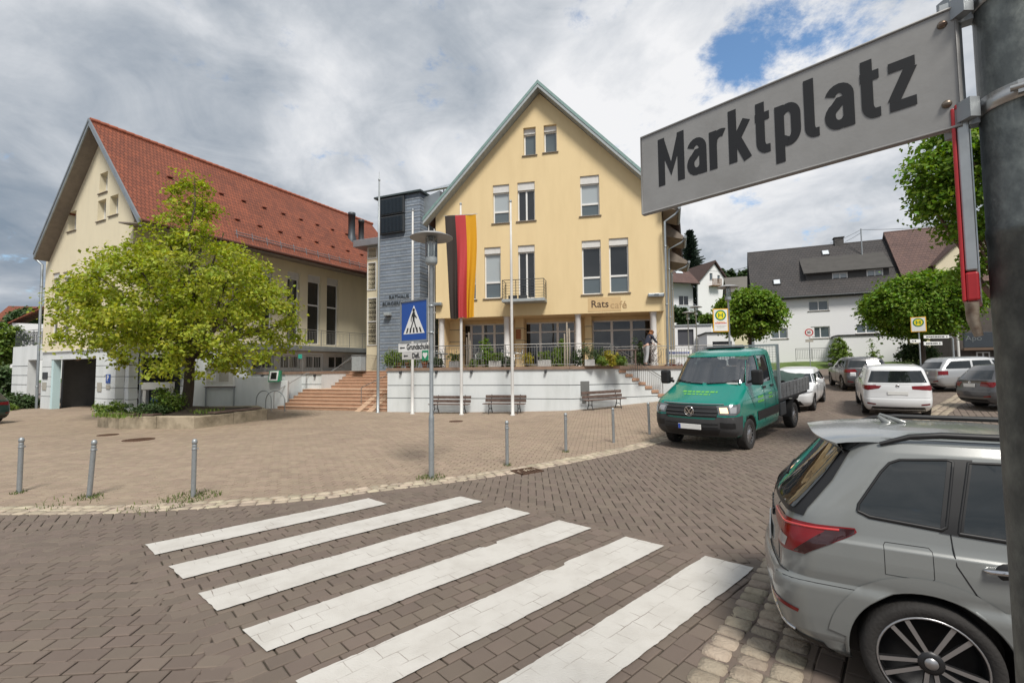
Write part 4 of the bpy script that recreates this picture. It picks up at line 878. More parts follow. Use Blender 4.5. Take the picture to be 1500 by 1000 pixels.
g = MB(); g.tube([(-.15, -.62, zev-.1), (HWW, -.62, zev-.1)], .08, 8); g.build('gutter', M_darkmet, h1)
dy = 1.1; du0, du1, dz0, dz1 = FH.rect(1181, 396, 1303, 421.5, dy)
dr = MB(); wr2 = [FH.rect(1219, 399, 1242, 415, dy), FH.rect(1269.5, 394, 1294, 412, dy)]; dr.wall([(du0, dz0-.6), (du1, dz0-.6), (du1, dz1), (du0, dz1)], wr2, dy, dy+.2); dr.box(du0, du0+.15, dy+.2, 4, dz0-.5, dz1); dr.box(du1-.15, du1, dy+.2, 4, dz0-.5, dz1)
dob = dr.build('dormer', M_dgrey, h1)
for r in wr2: window(FH, h1, r, .02, 0, mull=1, glassm=M_gp, fw=.1, z_in=dy)
roof_plane('dormer_roof', mat('grey bitumen felt', (.07, .066, .062), .9, var=.25, vs=1.5), [(du0-.25, dy-.45, dz1-.05), (du1+.25, dy-.45, dz1-.05), (du1+.25, 4.4, zrd-1.0), (du0-.25, 4.4, zrd-1.0)], h1, .12)
for q in ((1205, 368, 1213.5, 374.5), (1134, 411, 1142, 417.5)):
    ym = (q[1]+q[3])/2; t = 0
    for k in range(60):
        dep = k*.1-.5; u, z = FH.uz((q[0]+q[2])/2, ym, dep)
        if z < zev-.15+(dep+.55)/(HD+.55)*(zrd-zev+.15)+.03: break
    sl_ = Vector((0, HD+.55, zrd-zev+.15)).normalized(); c = Vector((u, dep, z+.06)); f = MB(); X = Vector((1, 0, 0)); nn = X.cross(sl_)
    f.add([c+X*a*.35+sl_*b*.4+nn*d for d in (-.08, .08) for a, b in ((-1,-1),(1,-1),(1,1),(-1,1))], [(3,2,1,0),(4,5,6,7),(0,1,5,4),(1,2,6,5),(2,3,7,6),(3,0,4,7)]); sk_ = f.build('skylight', M_darkmet, h1)
    f = MB(); f.add([c+X*a*.27+sl_*b*.32+nn*.085 for a, b in ((-1,-1),(1,-1),(1,1),(-1,1))], [(0,1,2,3)]); f.build('pane', mat('bright skylight glass', (.62, .66, .70), .08, var=0), sk_)
u, z = FH.uz(1230, 353, HD); c = MB(); c.box(u-.5, u+.3, HD-.3, HD+.5, zrd-.5, zrd+.55); c.box(u-.58, u+.38, HD-.38, HD+.58, zrd+.552, zrd+.62); c.build('chimney', M_dgrey, h1)
u, z = FH.uz(1261, 335, 3.4); mz = MB(); mz.cyl((u, 3.4, zrd-2.2), (u, 3.4, z), .06, 8); mz.build('cable_mast', M_gal, h1)
mp_ = FH.w(u, 3.4, z-.1)
def cable(name, label, p, q, sag, r=.02):
    p, q = Vector(p), Vector(q); mb = MB(); mb.tube([p.lerp(q, t)-Vector((0, 0, 4*sag*t*(1-t))) for t in np.linspace(0, 1, 13)], r, 5); tag(mb.build(name, M_black), label, 'cable')
cable('overhead_cable', 'black cable from the roof mast to the brown roofed house', mp_, at(1440, 322, 42), .25); cable('overhead_cable', 'upper thin stay wire from roof mast down to the dark ridge', mp_, FH.w(FH.uz(1216, 360, HD)[0], HD, zrd+.1), .1, .015); cable('overhead_cable', 'lower thin stay wire from roof mast down to the dark ridge', mp_-Vector((0, 0, .3)), FH.w(FH.uz(1238, 356, HD)[0], HD, zrd+.1), .05, .015)
cable('overhead_cable', 'thin cable between the brown gabled house and the trees behind', at(1020, 392, 95), at(1105, 388, 60), .8, .03)
# neighbour with brown roof and gabled dormer
h2 = thing('brown_roof_house', 'taller house with brown tiled roof and cream gabled dormer', 'house', FH.w(HWW+.3, 0, 0), FH.a)
F2 = Fac(h2.location.x, h2.location.y, FH.a); zr2 = F2.uz(1360, 333, HD)[1]; ze2 = zev+.6
mb = MB(); mb.box(0, 12, 0, 10, zb-1, ze2); mb.build('wall', M_cream, h2)
roof_plane('roof', M_brown, [(-.35, -.6, ze2-.3), (12.3, -.6, ze2-.3), (12.3, HD, zr2), (-.35, HD, zr2)], h2, .2); roof_plane('roof', M_brown, [(12.3, 2*HD+.6, ze2-.3), (-.35, 2*HD+.6, ze2-.3), (-.35, HD, zr2), (12.3, HD, zr2)], h2, .2)
d0, dzb = F2.uz(1371, 400, .3); d1, dzt = F2.uz(1400, 352, .3)
gd = MB(); gd.prism([(d0, dzb-1.5), (d0+5, dzb-1.5), (d0+5, dzb+1.0), (d0+2.5, dzt+.6), (d0, dzb+1.0)], .3, 4); gdo = gd.build('dormer', M_cream, h2)
for s_ in (0, 1):
    a, b = ((d0-.35, dzb+.7), (d0+2.5, dzt+.85)) if s_ == 0 else ((d0+2.5, dzt+.85), (d0+5.35, dzb+.7))
    roof_plane('dormer_roof', M_brown, [(a[0], .0, a[1]), (b[0], 0, b[1]), (b[0], 4.5, b[1]), (a[0], 4.5, a[1])], h2, .15)
window(F2, h2, (d0+1.7, d0+2.9, dzb-.2, dzb+1.3), -.1, 0, mull=1, glassm=M_gm, z_in=.3)
# white garage wing in front
u0, u1, z0, z1 = FH.rect(1228.5, 489, 1321, 531, -2.5); ga = thing('garage_wing', 'flat white garage wing with black roof edge before the white house', 'garage', FH.o, FH.a)
mb = MB(); mb.box(u0, u1, -2.5, -.01, z0-1.5, z1-.12); mb.build('wall', M_wh2, ga); mb = MB(); mb.add([(x, y, z) for z, dz in ((z1-.118, 0), (z1, 0)) for x, y in ((u0-.1, -2.6), (u1+.1, -2.6), (u1+.1, -.02), (u0-.1, -.02))], [(0,3,2,1),(4,5,6,7),(0,1,5,4),(1,2,6,5),(2,3,7,6),(3,0,4,7)]); mb.build('roof_edge', M_black, ga)
p0, p1 = FH.w(FH.uz(1166, 525, -2)[0], -2, 0), FH.w(FH.uz(1214, 525, -2)[0], -2, 0); za_ = EYE+(533.5-526)/690*46
railing('yard_railing', 'low black railing before the long white house', [Vector((p0.x, p0.y, za_)), Vector((p1.x, p1.y, za_))], 1.05, .14, 1.3, m=M_black)
M_grass = mat('verge grass', (.10, .15, .03), .95, var=.35, vs=1.2, alt=(.05, .08, .018), bump=.8, bs=14)
# grass verge: an earth bank before the white house
mb = MB(); n = 24; tl = []
for k in range(n+1):
    u = -2+26*k/n
    for y, z in ((-5.2, None), (-4.9, .12), (-3.2, .35), (-.0, .45)): p = FH.w(u, y, 0); tl.append((p.x, p.y, (gz(p.x, p.y)-.05) if z is None else gz(p.x, p.y)+z+random.uniform(-.03, .03)))
mb.add(tl, [(k*4+j, k*4+j+1, k*4+j+5, k*4+j+4) for k in range(n) for j in range(3)], 0, True); o = mb.build('grass_verge', M_grass); o['kind'] = 'structure'
# white house with balconies on the slope far behind
FB = Fac(*at(1022, 420, 98)[:2], math.radians(15.5)); hz = gz(FB.o.x, FB.o.y)-2
h3 = thing('balcony_house', 'white house with brown roof and balconies behind the yellow house', 'house', FB.o, FB.a)
zeb = FB.uz(1022, 414)[1]; gw = FB.uz(1067, 414)[0]; zab = FB.uz(1047, 386)[1]; lb = 7.5
rws = [FB.rect(1039.5, 400, 1044, 410), FB.rect(1051, 403, 1055, 414)]
mb = MB(); mb.wall([(0, hz), (gw, hz), (gw, zeb), (gw*.55, zab), (0, zeb)], rws, 0, .3); mb.build('gable_wall', M_wh2, h3)
for r in rws: window(FB, h3, r, .1, 0, glassm=M_gm)
mb = MB(); mb.box(-lb, -.0, 1.6, 9, hz, zeb); mb.box(-lb, 0, 0.02, 1.6, zeb-6.4, zeb-5.9); mb.box(-lb, 0, .02, 1.6, hz, zeb-8.6); mb.build('wing_wall', M_wh2, h3)
window(FB, h3, (-3.6, -1.2, zeb-4.6, zeb-2.6), -.05, 0, mull=1, z_in=1.6)
mb = MB(); mb.box(-lb, 0, .0, .08, zeb-5.9, zeb-4.9); mb.build('balcony_panel', mat('pale balcony glass', (.42, .45, .47), .3, var=.1), h3)
roof_plane('roof', M_brown, [(-lb-.5, -.9, zeb-.3), (.0, -.9, zeb-.3), (.0, 4.5, zab+.3), (-lb-.5, 4.5, zab+.3)], h3, .25)
v = MB(); v.prism([(-.4, zeb-.35), (gw*.55, zab+.25), (gw+.5, zeb-.5), (gw+.5, zeb-.2), (gw*.55, zab+.65), (-.4, zeb-.05)], -.5, 9); v.build('roof', M_brown, h3)
for a, b in ((-6.8, .35), (-3.8, .5)):
    f = MB(); z = zeb-.3+(zab-zeb+.6)*b; y = -.9+5.4*b; f.add([(a, y, z+.12), (a+1.7, y, z+.12), (a+1.9, y+1.1, z+.12+1.1*(zab-zeb+.6)/5.4), (a+.2, y+1.1, z+.12+1.1*(zab-zeb+.6)/5.4)], [(0,1,2,3)]); f.build('skylight', mat('bright skylight glass', (.62, .66, .70), .08, var=0), h3)
u0, u1, z0, z1 = FB.rect(1038, 409.5, 1051.5, 420); b = MB(); b.box(u0, u1, -1.2, -.01, z0, z0+.15); 
for k in range(9): x = u0+(u1-u0-.12)*k/8; b.box(x, x+.12, -1.25, -1.19, z0+.15, z1)
b.build('balcony', mat('brown balcony boards', (.22, .12, .06), .8, var=.2), h3)
# low garage blocks and grey roof between
def block(name, label, px, Y, dep, m, roofm=None, roof=0.0, rz=-12, door=None):
    p0, p1 = at(px[0], px[3], Y), at(px[2], px[1], Y); z0 = gz((p0.x+p1.x)/2, Y)-.6; t = thing(name, label, 'building', (p0.x, p0.y, 0), math.radians(rz)); w = (p1.x-p0.x)/math.cos(math.radians(rz))
    mb = MB(); mb.wall([(0, z0), (w, z0), (w, p1.z), (0, p1.z)], [(door[0]*w, door[1]*w, p0.z, p0.z+(p1.z-p0.z)*door[2])] if door else [], 0, .3); mb.box(0, w, dep, dep+.3, z0, p1.z); mb.box(0, .3, .3, dep, z0, p1.z); mb.box(w-.3, w, .3, dep, z0, p1.z); mb.box(.3, w-.3, .3, dep, p1.z-.3, p1.z-.01); mb.build('wall', m, t)
    if door: d = MB(); d.box(door[0]*w, door[1]*w, .2, .25, p0.z-.5, p0.z+(p1.z-p0.z)*door[2]); d.build('garage_door', mat('slate garage door', (.06, .062, .075), .6, var=.1), t)
    if roof:
        roof_plane('roof', roofm, [(-.3, -.4, p1.z), (w+.3, -.4, p1.z), (w+.3, dep/2, p1.z+roof), (-.3, dep/2, p1.z+roof)], t); roof_plane('roof', roofm, [(w+.3, dep+.4, p1.z), (-.3, dep+.4, p1.z), (-.3, dep/2, p1.z+roof), (w+.3, dep/2, p1.z+roof)], t)
    else: mb = MB(); mb.box(-.15, w+.15, -.15, dep+.4, p1.z+.002, p1.z+.14); mb.build('roof', roofm or M_fas, t)
    return t
block('garage', 'white garage block with slate coloured door beyond the yellow house', (989, 477, 1037, 506), 56, 6, M_wh2, None, door=(.08, .52, .82))
block('garage', 'flat white shed with a dark slit window behind the bus stop sign', (1036, 488, 1072, 510), 50, 5, M_wh2, M_black, door=(.2, .9, .45))
block('back_house', 'plain house with a grey hipped roof behind the round tree', (1070, 428, 1116, 500), 75, 9, M_cream, mat('weathered grey roof', (.14, .13, .115), .9, var=.2, vs=.6), 3.2, -20)
# dark shop house with balcony panel at the right, its lower storey in shade
FD = Fac(*at(1402, 500, 33)[:2], math.radians(-28)); zd = gz(FD.o.x, FD.o.y)
h4 = thing('dark_balcony_house', 'house with dark slate balcony panel and brown timber storey at right', 'house', FD.o, FD.a)
zf_ = lambda y: FD.uz(1430, y)[1]
mb = MB(); mb.box(0, 9, 0, 6, zd-1, zf_(512)); mb.box(0, 9, 1.2, 6, zf_(512), zf_(420)); mb.build('wall', mat('dark brown boards', (.10, .085, .075), .85, var=.3, vs=3), h4)
bp_ = MB(); u0 = FD.uz(1408, 500)[0]; bp_.bbox(u0, 9, -.5, -.3, zf_(509), zf_(487), .02); bpo = bp_.build('balcony_panel', mat('slate blue panel', (.035, .045, .058), .7, var=.2), h4)
text_on('lettering', bpo, 'Apo', .5, FD.uz(1414, 500, -.5)[0], -.515, zf_(499), mat('grey lettering', (.16, .18, .19), .7, var=.2), 1, 0)
mb = MB(); mb.box(u0, 9, -.5, 0, zf_(513), zf_(509.5)); mb.build('balcony_slab', mat('brown timber', (.15, .10, .07), .8, var=.2), h4)
mb = MB(); mb.cyl((u0-.25, -.3, zd-.5), (u0-.25, -.3, zf_(470)), .07, 8); mb.build('post', M_swhite, h4)
window(FD, h4, (FD.uz(1430, 520)[0], FD.uz(1450, 520)[0], zf_(525), zf_(515.5)), -.04, 0, mull=1, sill=False)
# far left: roofs and gables showing over the annex
block('far_house', 'small white gabled house far off at the left edge', (-10, 470, 20, 500), 90, 9, M_wh2, M_red, 3.5, 20); block('far_house', 'white house with red roof far behind the annex railing', (28, 478, 75, 510), 70, 9, M_wh2, M_red, 3.6, -50)
# ------------------------------------------------------------------ street furniture
def base(px, py): return G(px, py)
# bollards
def bollard():
    t = thing('bollard', '', 'bollard'); mb = MB()
    mb.lathe([(.038, -.05), (.038, .87), (.0385, .875), (.034, .88), (.034, .895), (.041, .90), (.043, .935), (.036, .965), (.018, .98), (0, .983)], 18); mb.build('post', M_gal, t)
    r = MB(); r.lathe([(.039, .80), (.044, .803), (.044, .822), (.039, .825)], 18); r.tube([(.05, 0, .80), (.055, 0, .80), (.058, 0, .815), (.05, 0, .828)], .006, 6); r.build('collar', M_gal, t); return t
bl = bollard()
BO = [(28, 721, 'galvanised bollard at the far left of the plaza edge', 0, .0), (130.5, 728, 'bollard leaning to one side, second along the plaza edge from the hall garages', 0, .055), (283, 727, 'upright bollard with grass at its foot standing before the tree planter', 0, 0), (743, 681, 'bollard beside the drain grate, in front of the left bench wall corner', 0, 0), (829, 661, 'bollard in front of the grey service hatch of the terrace wall', 0, 0), (899, 648, 'bollard standing before the bench by the terrace steps', 0, -.02), (951.5, 635.5, 'bollard partly beside the front bumper of the green truck', 0, -.03)]
for i, (px, py, lab, a, ln) in enumerate(BO):
    o = bl if i == 0 else dup(bl); o.location = base(px, py); o.rotation_euler = (random.uniform(-.01, .01), ln, random.uniform(0, 3)); o['label'] = lab; o['group'] = 'bollards along the plaza kerb'
# weeds at the feet
M_weed = mat('weed', (.12, .16, .04), .8, var=.3, vs=20, island=.3, trans=.3)
def tuft(c, r, n, h, name='grass_tuft', m=None, parent=None, w=.006):
    V, Q = [], []
    for k in range(n):
        a, q = random.uniform(0, 2*PI), r*math.sqrt(random.random()); p = Vector((q*math.cos(a), q*math.sin(a), 0)); b = random.uniform(0, 2*PI); d = Vector((math.cos(b), math.sin(b), 0)); s = Vector((-d.y, d.x, 0))*w; hh = h*random.uniform(.4, 1)
        t = p+d*hh*random.uniform(.2, .9)+Vector((0, 0, hh)); m_ = p.lerp(t, .5)+Vector((0, 0, hh*.15)); i = len(V); V += [p-s, p+s, m_+s*.8, m_-s*.8, t+s*.1, t-s*.1]; Q += [(i, i+1, i+2, i+3), (i+3, i+2, i+4, i+5)]
    o = np_mesh(name, np.array([tuple(v) for v in V]), np.array(Q), m or M_weed, parent, loc=c); return o
for px, py, r, n in ((28, 722, .12, 40), (130, 729, .2, 90), (283, 728, .42, 240), (632, 700, .3, 170), (743, 682, .1, 40), (230, 741, .5, 90), (829, 662, .1, 30), (100, 735, .5, 50), (960, 585, .3, 60)):
    o = tuft(base(px, py), r, n, .07); o['kind'] = 'stuff'
# lamp
def lamp(name, label, p, h, r=.04, group=None, sc=1.0):
    t = thing(name, label, 'street lamp', p, 0, group); mb = MB()
    mb.lathe([(.055, -.05), (.055, 1.15), (.052, 1.2), (r, 1.24), (r, h-.62), (r+.01, h-.6)], 16); mb.build('post', M_gal, t)
    mb = MB(); mb.lathe([(r, h-.62), (.10, h-.6), (.125, h-.56), (.125, h-.46), (.11, h-.45), (.03, h-.45)], 20)
    for k in range(6): a = k*PI/3; mb.cyl((.117*math.cos(a), .117*math.sin(a), h-.46), (.117*math.cos(a), .117*math.sin(a), h-.04), .007, 6)
    mb.lathe([(.02, h-.1), (.05, h-.09), (.06, h-.03), (0, h-.03)], 12); mb.build('lantern_cage', M_fas, t)
    g = MB(); g.lathe([(.112, h-.45), (.112, h-.05)], 20); g.build('lantern_glass', glass('lantern glass', (.5, .5, .5), .08, .12), t)
    b = MB(); b.lathe([(.0, h-.44), (.03, h-.43), (.035, h-.2), (0, h-.14)], 12); b.build('bulb', M_swhite, t)
    d = MB(); d.lathe([(0, h+.07), (.1, h+.06), (.30, h+.015), (.43, h-.045), (.435, h-.055), (.43, h-.06), (.30, h-.01), (.1, h-.03), (0, h-.03)], 36); d.build('disc_shade', mat('grey enamel shade', (.30, .30, .30), .5, .2, var=.15), t)
    return t
P0 = base(632, 699); lamp('street_lamp', 'lamp post with flat disc shade carrying the blue crossing sign', P0, 4.86)
P1 = at(1070, 540, 19.5); P1.z = gz(P1.x, P1.y); lamp('street_lamp', 'lamp post with disc shade beside the yellow framed bus stop sign', P1, 5.05, group=None)
for px, yt, Y, lab in ((1010, 457, 36, 'shorter looking disc lamp before the slate coloured garage door'), (1022, 449, 33, 'disc lamp at the right corner of the slate coloured garage door')):
    p = at(px, 540, Y); p.z = gz(p.x, p.y); h = at(px, yt, Y).z-p.z; lamp('street_lamp', lab, p, h)
# signs on the first lamp
SA = math.radians(-39); su = Vector((math.cos(SA), math.sin(SA), 0)); sn = Vector((math.sin(SA), -math.cos(SA), 0))   # sn points to the viewer
def signroot(name, label, p): return thing(name, label, 'road sign', p, SA)
zc = lambda y: EYE+(539.5-y)/FPX*9.4
cs = signroot('crossing_sign', 'blue square pedestrian crossing sign on the lamp post', P0+sn*.06)
z0, z1 = zc(497.5), zc(436); xr = -.05; xl = xr-.84
mb = MB(); mb.bbox(xl, xr, 0, .012, z0, z1, .003); mb.build('backing', M_gal, cs)
mb = MB(); mb.box(xl, xr, -.025, -.001, z1, z1+.012); mb.box(xl, xr, -.025, .012, z0-.012, z0); mb.box(xl-.012, xl, -.025, .012, z0-.012, z1+.012); mb.box(xr, xr+.012, -.025, .012, z0-.012, z1+.012); mb.build('rim', M_gal, cs)
mb = MB(); mb.prism([(xl+.02, z0+.02), (xr-.02, z0+.02), (xr-.02, z1-.02), (xl+.02, z1-.02)], -.004, -.001); mb.build('blue_field', M_sblue, cs)
cxs = (xl+xr)/2; hs = z1-z0; q = lambda a, b: (cxs+a*.84, z0+b*hs)
mb = MB(); mb.prism([q(-.40, .18), q(.40, .18), q(0, .88)], -.007, -.0042); mb.build('white_triangle', M_swhite, cs)
mb = MB()
for a, w in ((-.27, .06), (-.135, .06), (0, .06), (.135, .06), (.27, .06)): k = 1-abs(a)*.2; mb.prism([q(a*1.0-w/2-a*.12+a*.12, .205), q(a+w/2, .205), q(a*.82+w*.42, .33), q(a*.82-w*.42, .33)], -.0095, -.0072)
walk = [[(-.03, .72), (.03, .72), (.045, .70), (.03, .50), (-.035, .50), (-.05, .68)], [(-.035, .51), (.0, .51), (-.06, .36), (-.12, .24), (-.155, .24), (-.09, .38)], [(-.005, .51), (.03, .51), (.085, .37), (.14, .25), (.105, .25), (.05, .37)], [(-.04, .70), (-.06, .67), (-.11, .55), (-.10, .48), (-.08, .48), (-.085, .56), (-.02, .65)], [(.03, .71), (.045, .66), (.12, .57), (.11, .55), (.02, .62)]]
for i, pl in enumerate(walk): mb.prism([q(a, b) for a, b in pl], -.0105-.0003*i, -.0072)
mb.prism([q(.042*math.cos(t), .765+.042*math.sin(t)) for t in np.linspace(0, 2*PI, 16, endpoint=False)], -.0105, -.0072); mb.build('walker_symbol', M_sblk, cs)
for z in (z0+.15, z1-.15): mb = MB(); mb.lathe([(.041, z-.02), (.055, z-.02), (.055, z+.02), (.041, z+.02)], 14, mx=Matrix.Translation((0, .06, 0))); mb.build('clamp', M_gal, cs)
gs = signroot('school_sign', 'white arrow sign reading Grundschule under the crossing sign', P0+sn*.055)
z0, z1 = zc(514), zc(500.5); mb = MB(); mb.bbox(-.98, -.045, -.01, .01, z0, z1, .004); mb.build('board', M_swhite, gs)
mb = MB(); text_mb(mb, 'Grundschule', .165, Matrix.Translation((-.70, -.014, z0+.05)), 0, .82, .003, .004); mb.build('lettering', M_sblk, gs)
mb = MB(); zm = (z0+z1)/2; mb.prism([(-.93, zm), (-.88, zm+.03), (-.88, zm+.012), (-.76, zm+.012), (-.76, zm-.012), (-.88, zm-.012), (-.88, zm-.03)], -.013, -.011); mb.build('arrow', M_sblk, gs)
ds = signroot('defibrillator_sign', 'small white arrow sign reading Defi. with a green heart square', P0+sn*.055)
z0, z1 = zc(525.5), zc(514.5); mb = MB(); mb.bbox(-.86, -.12, -.01, .01, z0, z1, .004); mb.build('board', mat('greyed white sign', (.56, .55, .53), .5, var=.15), ds)
mb = MB(); text_mb(mb, 'Defi.', .15, Matrix.Translation((-.52, -.014, z0+.03)), 0, .85, .003, .004); mb.build('lettering', M_sblk, ds)
mb = MB(); zm = (z0+z1)/2; mb.prism([(-.80, zm), (-.76, zm+.028), (-.76, zm+.012), (-.66, zm+.012), (-.66, zm-.012), (-.76, zm-.012), (-.76, zm-.028)], -.013, -.011); mb.build('arrow', M_sblk, ds)
mb = MB(); mb.bbox(-.20, -.01, -.02, -.0105, zm-.1, zm+.1, .003); gq = mb.build('green_plate', M_sgrn, ds)
mb = MB(); mb.prism([(-.105+.0045*(16*math.sin(t)**3), zm+.005+.0045*(13*math.cos(t)-5*math.cos(2*t)-2*math.cos(3*t)-math.cos(4*t))) for t in np.linspace(0, 2*PI, 24, endpoint=False)], -.024, -.0205); mb.build('heart_symbol', M_swhite, gq)
# flagpoles and flag
M_pole = mat('white pole paint', (.60, .59, .57), .45, var=.15, vs=3)
FPOS = []
for px, py, yt, lab, m in ((553.5, 604, 262, 'tall grey pole with a pointed tip before the slate tower', M_gal), (604, 606, 306, 'white flagpole behind the crossing sign', M_pole), (676, 607, 297, 'white flagpole carrying the black red and gold flag', M_pole), (751, 608, 293, 'white flagpole without a flag before the balcony', M_pole)):
    p = base(px, py); h = at(px, yt, p.y).z-p.z; t = thing('flagpole', lab, 'flagpole', p, 0, 'flagpoles before the terrace'); FPOS.append((p, h))
    mb = MB(); mb.lathe([(.11, -.03), (.11, .03), (.075, .05), (.072, 1.2), (.055, h*.7), (.04, h-.1), (0, h-.1)], 16); mb.build('pole', m, t)
    c = MB(); c.lathe([(.03, h-.12), (.055, h-.1), (.055, h-.03), (.03, h)]+([(.02, h+.02), (.012, h+.35), (0, h+.4)] if yt < 280 else [(0, h)]), 12); c.build('tip', M_gal, t)
p, h = FPOS[2]
fg = thing('national_flag', 'long hanging flag with black red and gold upright stripes', 'flag', p+Vector((0, -.13, 0)))
zt, zb_ = at(676, 318, p.y).z, at(676, 467, p.y).z; nu, nv = 48, 60; V = []
for j in range(nv+1):
    v = j/nv
    for i in range(nu+1):
        u = i/nu; a = -.72+1.44*u; n = 1-.22*v; x = a*n+.10*v+(.06*math.sin(v*5) if True else 0)*u; y = -.04-.15*(v+.1)*math.sin(u*13+v*2.2)-.06*v*math.sin(u*29+1+v*3)-.03*math.sin(v*9+u*4)-.03*math.sin(u*7)
        V.append((x+.02*math.sin(u*20)*v, y, zt-p.z-(zt-zb_)*v+.06*u-.02*math.sin(u*9)*v))
M_f1 = mat('black flag cloth', (.035, .026, .022), .8, var=.1, trans=.1); M_f2 = mat('red flag cloth', (.50, .055, .06), .75, var=.1, trans=.25, alt=(.4, .04, .05)); M_f3 = mat('golden flag cloth', (.72, .36, .015), .75, var=.1, trans=.25, alt=(.62, .3, .01))
for k, (m, nm) in enumerate(((M_f1, 'black_stripe'), (M_f2, 'red_stripe'), (M_f3, 'gold_stripe'))):
    mb = MB(); i0 = k*16; mb.add([V[j*(nu+1)+i] for j in range(nv+1) for i in range(i0, i0+17)], [(j*17+i, j*17+i+1, (j+1)*17+i+1, (j+1)*17+i) for j in range(nv) for i in range(16)], 0, True); mb.build(nm, m, fg)
mb = MB(); mb.tube([(-.78, -.03, zt-p.z+.0), (.80, -.03, zt-p.z+.09)], .016, 8); mb.cyl((0, .12, zt-p.z+.05), (0, -.03, zt-p.z+.045), .012, 6); mb.build('cross_bar', M_steel, fg)
# benches
def bench():
    t = thing('park_bench', '', 'bench', group='wooden benches at the terrace wall'); L_ = 1.95
    for k in range(3): mb = MB(); mb.bbox(-L_/2, L_/2, -.42+k*.155, -.42+k*.155+.135, .42, .46, .012); mb.build('seat_plank', M_wood, t)
    for k, (y, z) in enumerate(((.10, .56), (.16, .74))):
        mb = MB(); mb.bbox(-L_/2, L_/2, y-.02, y+.02, z-.065, z+.075, .012); o = mb.build('back_plank', M_wood, t)
    for x in (-.68, .68):
        f = MB(); f.tube([(x, -.44, .0), (x, -.40, .1), (x, -.33, .22), (x, -.36, .40)], .02, 8); f.tube([(x, .24, .0), (x, .16, .12), (x, .04, .3), (x, .06, .42), (x, .14, .66), (x, .19, .84)], .02, 8); f.bar((x, -.40, .405), (x, .06, .405), .035, .02); f.tube([(x, -.37, .17), (x, -.15, .24), (x, .10, .17)], .014, 8); f.build('iron_frame', M_black, t)
    return t
bn = bench(); ang = math.atan2(uB.y, uB.x)
for i, (px, lab) in enumerate(((660, 'weathered bench against the terrace wall behind the flag carrying pole'), (740, 'weathered bench against the terrace wall behind the bare flagpole'))):
    d = ray(px, 600); t = 0
    P = A+nB*-.5; s_ = (P.x*d.y-P.y*d.x)/(uB.y*d.x-uB.x*d.y); p = P+uB*s_; p.z = gz(p.x, p.y)
    o = bn if i == 0 else dup(bn); o.location = p; o.rotation_euler.z = ang; o['label'] = lab
o = dup(bn); p = B+uC*1.45-nC*.5; p.z = gz(p.x, p.y); o.location = p; o.rotation_euler = (0, -.035, math.atan2(uC.y, uC.x)-.12); o['label'] = 'bench beside the grey hatch, near the sandstone terrace steps'
# bike hoops
for i, (px0, px1, lab) in enumerate(((375, 403, 'left one of two overlapping steel bike hoops at the low wall'), (389, 417, 'right one of two overlapping steel bike hoops, nearest the stair'))):
    p0, p1 = base(px0, 600.5), base(px1, 602); p1 = Vector((p0.x+.99, p0.y-.33, 0)) if i == 0 else p1; a = (p1-p0); w = a.length/2; c = (p0+p1)/2; mb = MB()
    mb.tube([(-w, 0, -.03), (-w, 0, .5)]+[(w*math.cos(t), 0, .5+.55*math.sin(t)) for t in np.linspace(PI, 0, 15)][1:-1]+[(w, 0, .5), (w, 0, -.03)], .024, 10); o = mb.build('bike_hoop', M_gal, loc=c, rz=math.atan2(a.y, a.x)); tag(o, lab, 'bike rack', 'bike hoops by the stair')
# wall mounted things along the low wall (frame FS)
def fs(u, d, z=0): return FS.w(u, d, z)
nbd = thing('notice_board', 'white framed notice board on the low white wall', 'notice board', FW.o, FW.a)
u = lambda px: FW.uz(px, 550)[0]
a, b = u(301.5), u(345); mb = MB(); zb0, zb1 = 1.28, 2.35
for q in ((a, b, zb0, zb0+.09), (a, b, zb1-.09, zb1), (a, a+.08, zb0+.09, zb1-.09), (b-.08, b, zb0+.09, zb1-.09)): mb.box(q[0], q[1], -.12, -.004, q[2], q[3])
mb.build('frame', M_swhite, nbd); mb = MB(); mb.box(a+.08, b-.08, -.05, -.006, zb0+.09, zb1-.09); mb.build('back_panel', mat('pale board', (.58, .57, .54), .7, var=.1), nbd)
for x, z, w, h, c in ((.15, .2, .3, .42, M_swhite), (.6, .15, .5, .6, M_spale), (1.25, .2, .25, .35, M_swhite), (.35, .7, .3, .25, M_spale)):
    if a+.1+x+w < b-.1: q = MB(); q.box(a+.1+x, a+.1+x+w, -.056, -.052, zb0+.1+z, zb0+.1+z+h); q.build('paper', c, nbd)
q = MB(); q.box(a-.02, b+.02, -.14, -.003, zb0-.04, zb0-.002); q.build('ledge', mat('brown ledge', (.14, .09, .07), .7, var=.2), nbd)
for x in (a+.02, b-.06): q = MB(); q.box(x, x+.05, -.1, -.04, .0, zb0-.045); q.build('leg', M_gal, nbd)
ax = thing('defibrillator_box', 'green wall box with slanted white rimmed dark front on the low wall', 'wall box', FW.w(FW.uz(404, 552)[0], -.02, 1.5), FW.a)
mb = MB(); mb.prism([(-.32, 0), (.12, 0), (.12, .62), (-.10, .62)], -.3, .3, 'x'); mb.build('box_body', M_sgrn, ax)
mb = MB(); n_ = Vector((0, -.94, .33)); e_ = Vector((0, .33, .94))
mb.add([Vector((x, -.30, .06))+e_*h+n_*.02 for x, h in ((-.26, 0), (.2, 0), (.2, .56), (-.26, .56))], [(0,1,2,3)]); mb.build('front_rim', M_swhite, ax)
mb = MB(); mb.add([Vector((x, -.30, .06))+e_*h+n_*.025 for x, h in ((-.18, .08), (.12, .08), (.12, .48), (-.18, .48))], [(0,1,2,3)]); mb.build('front_screen', M_gd, ax)
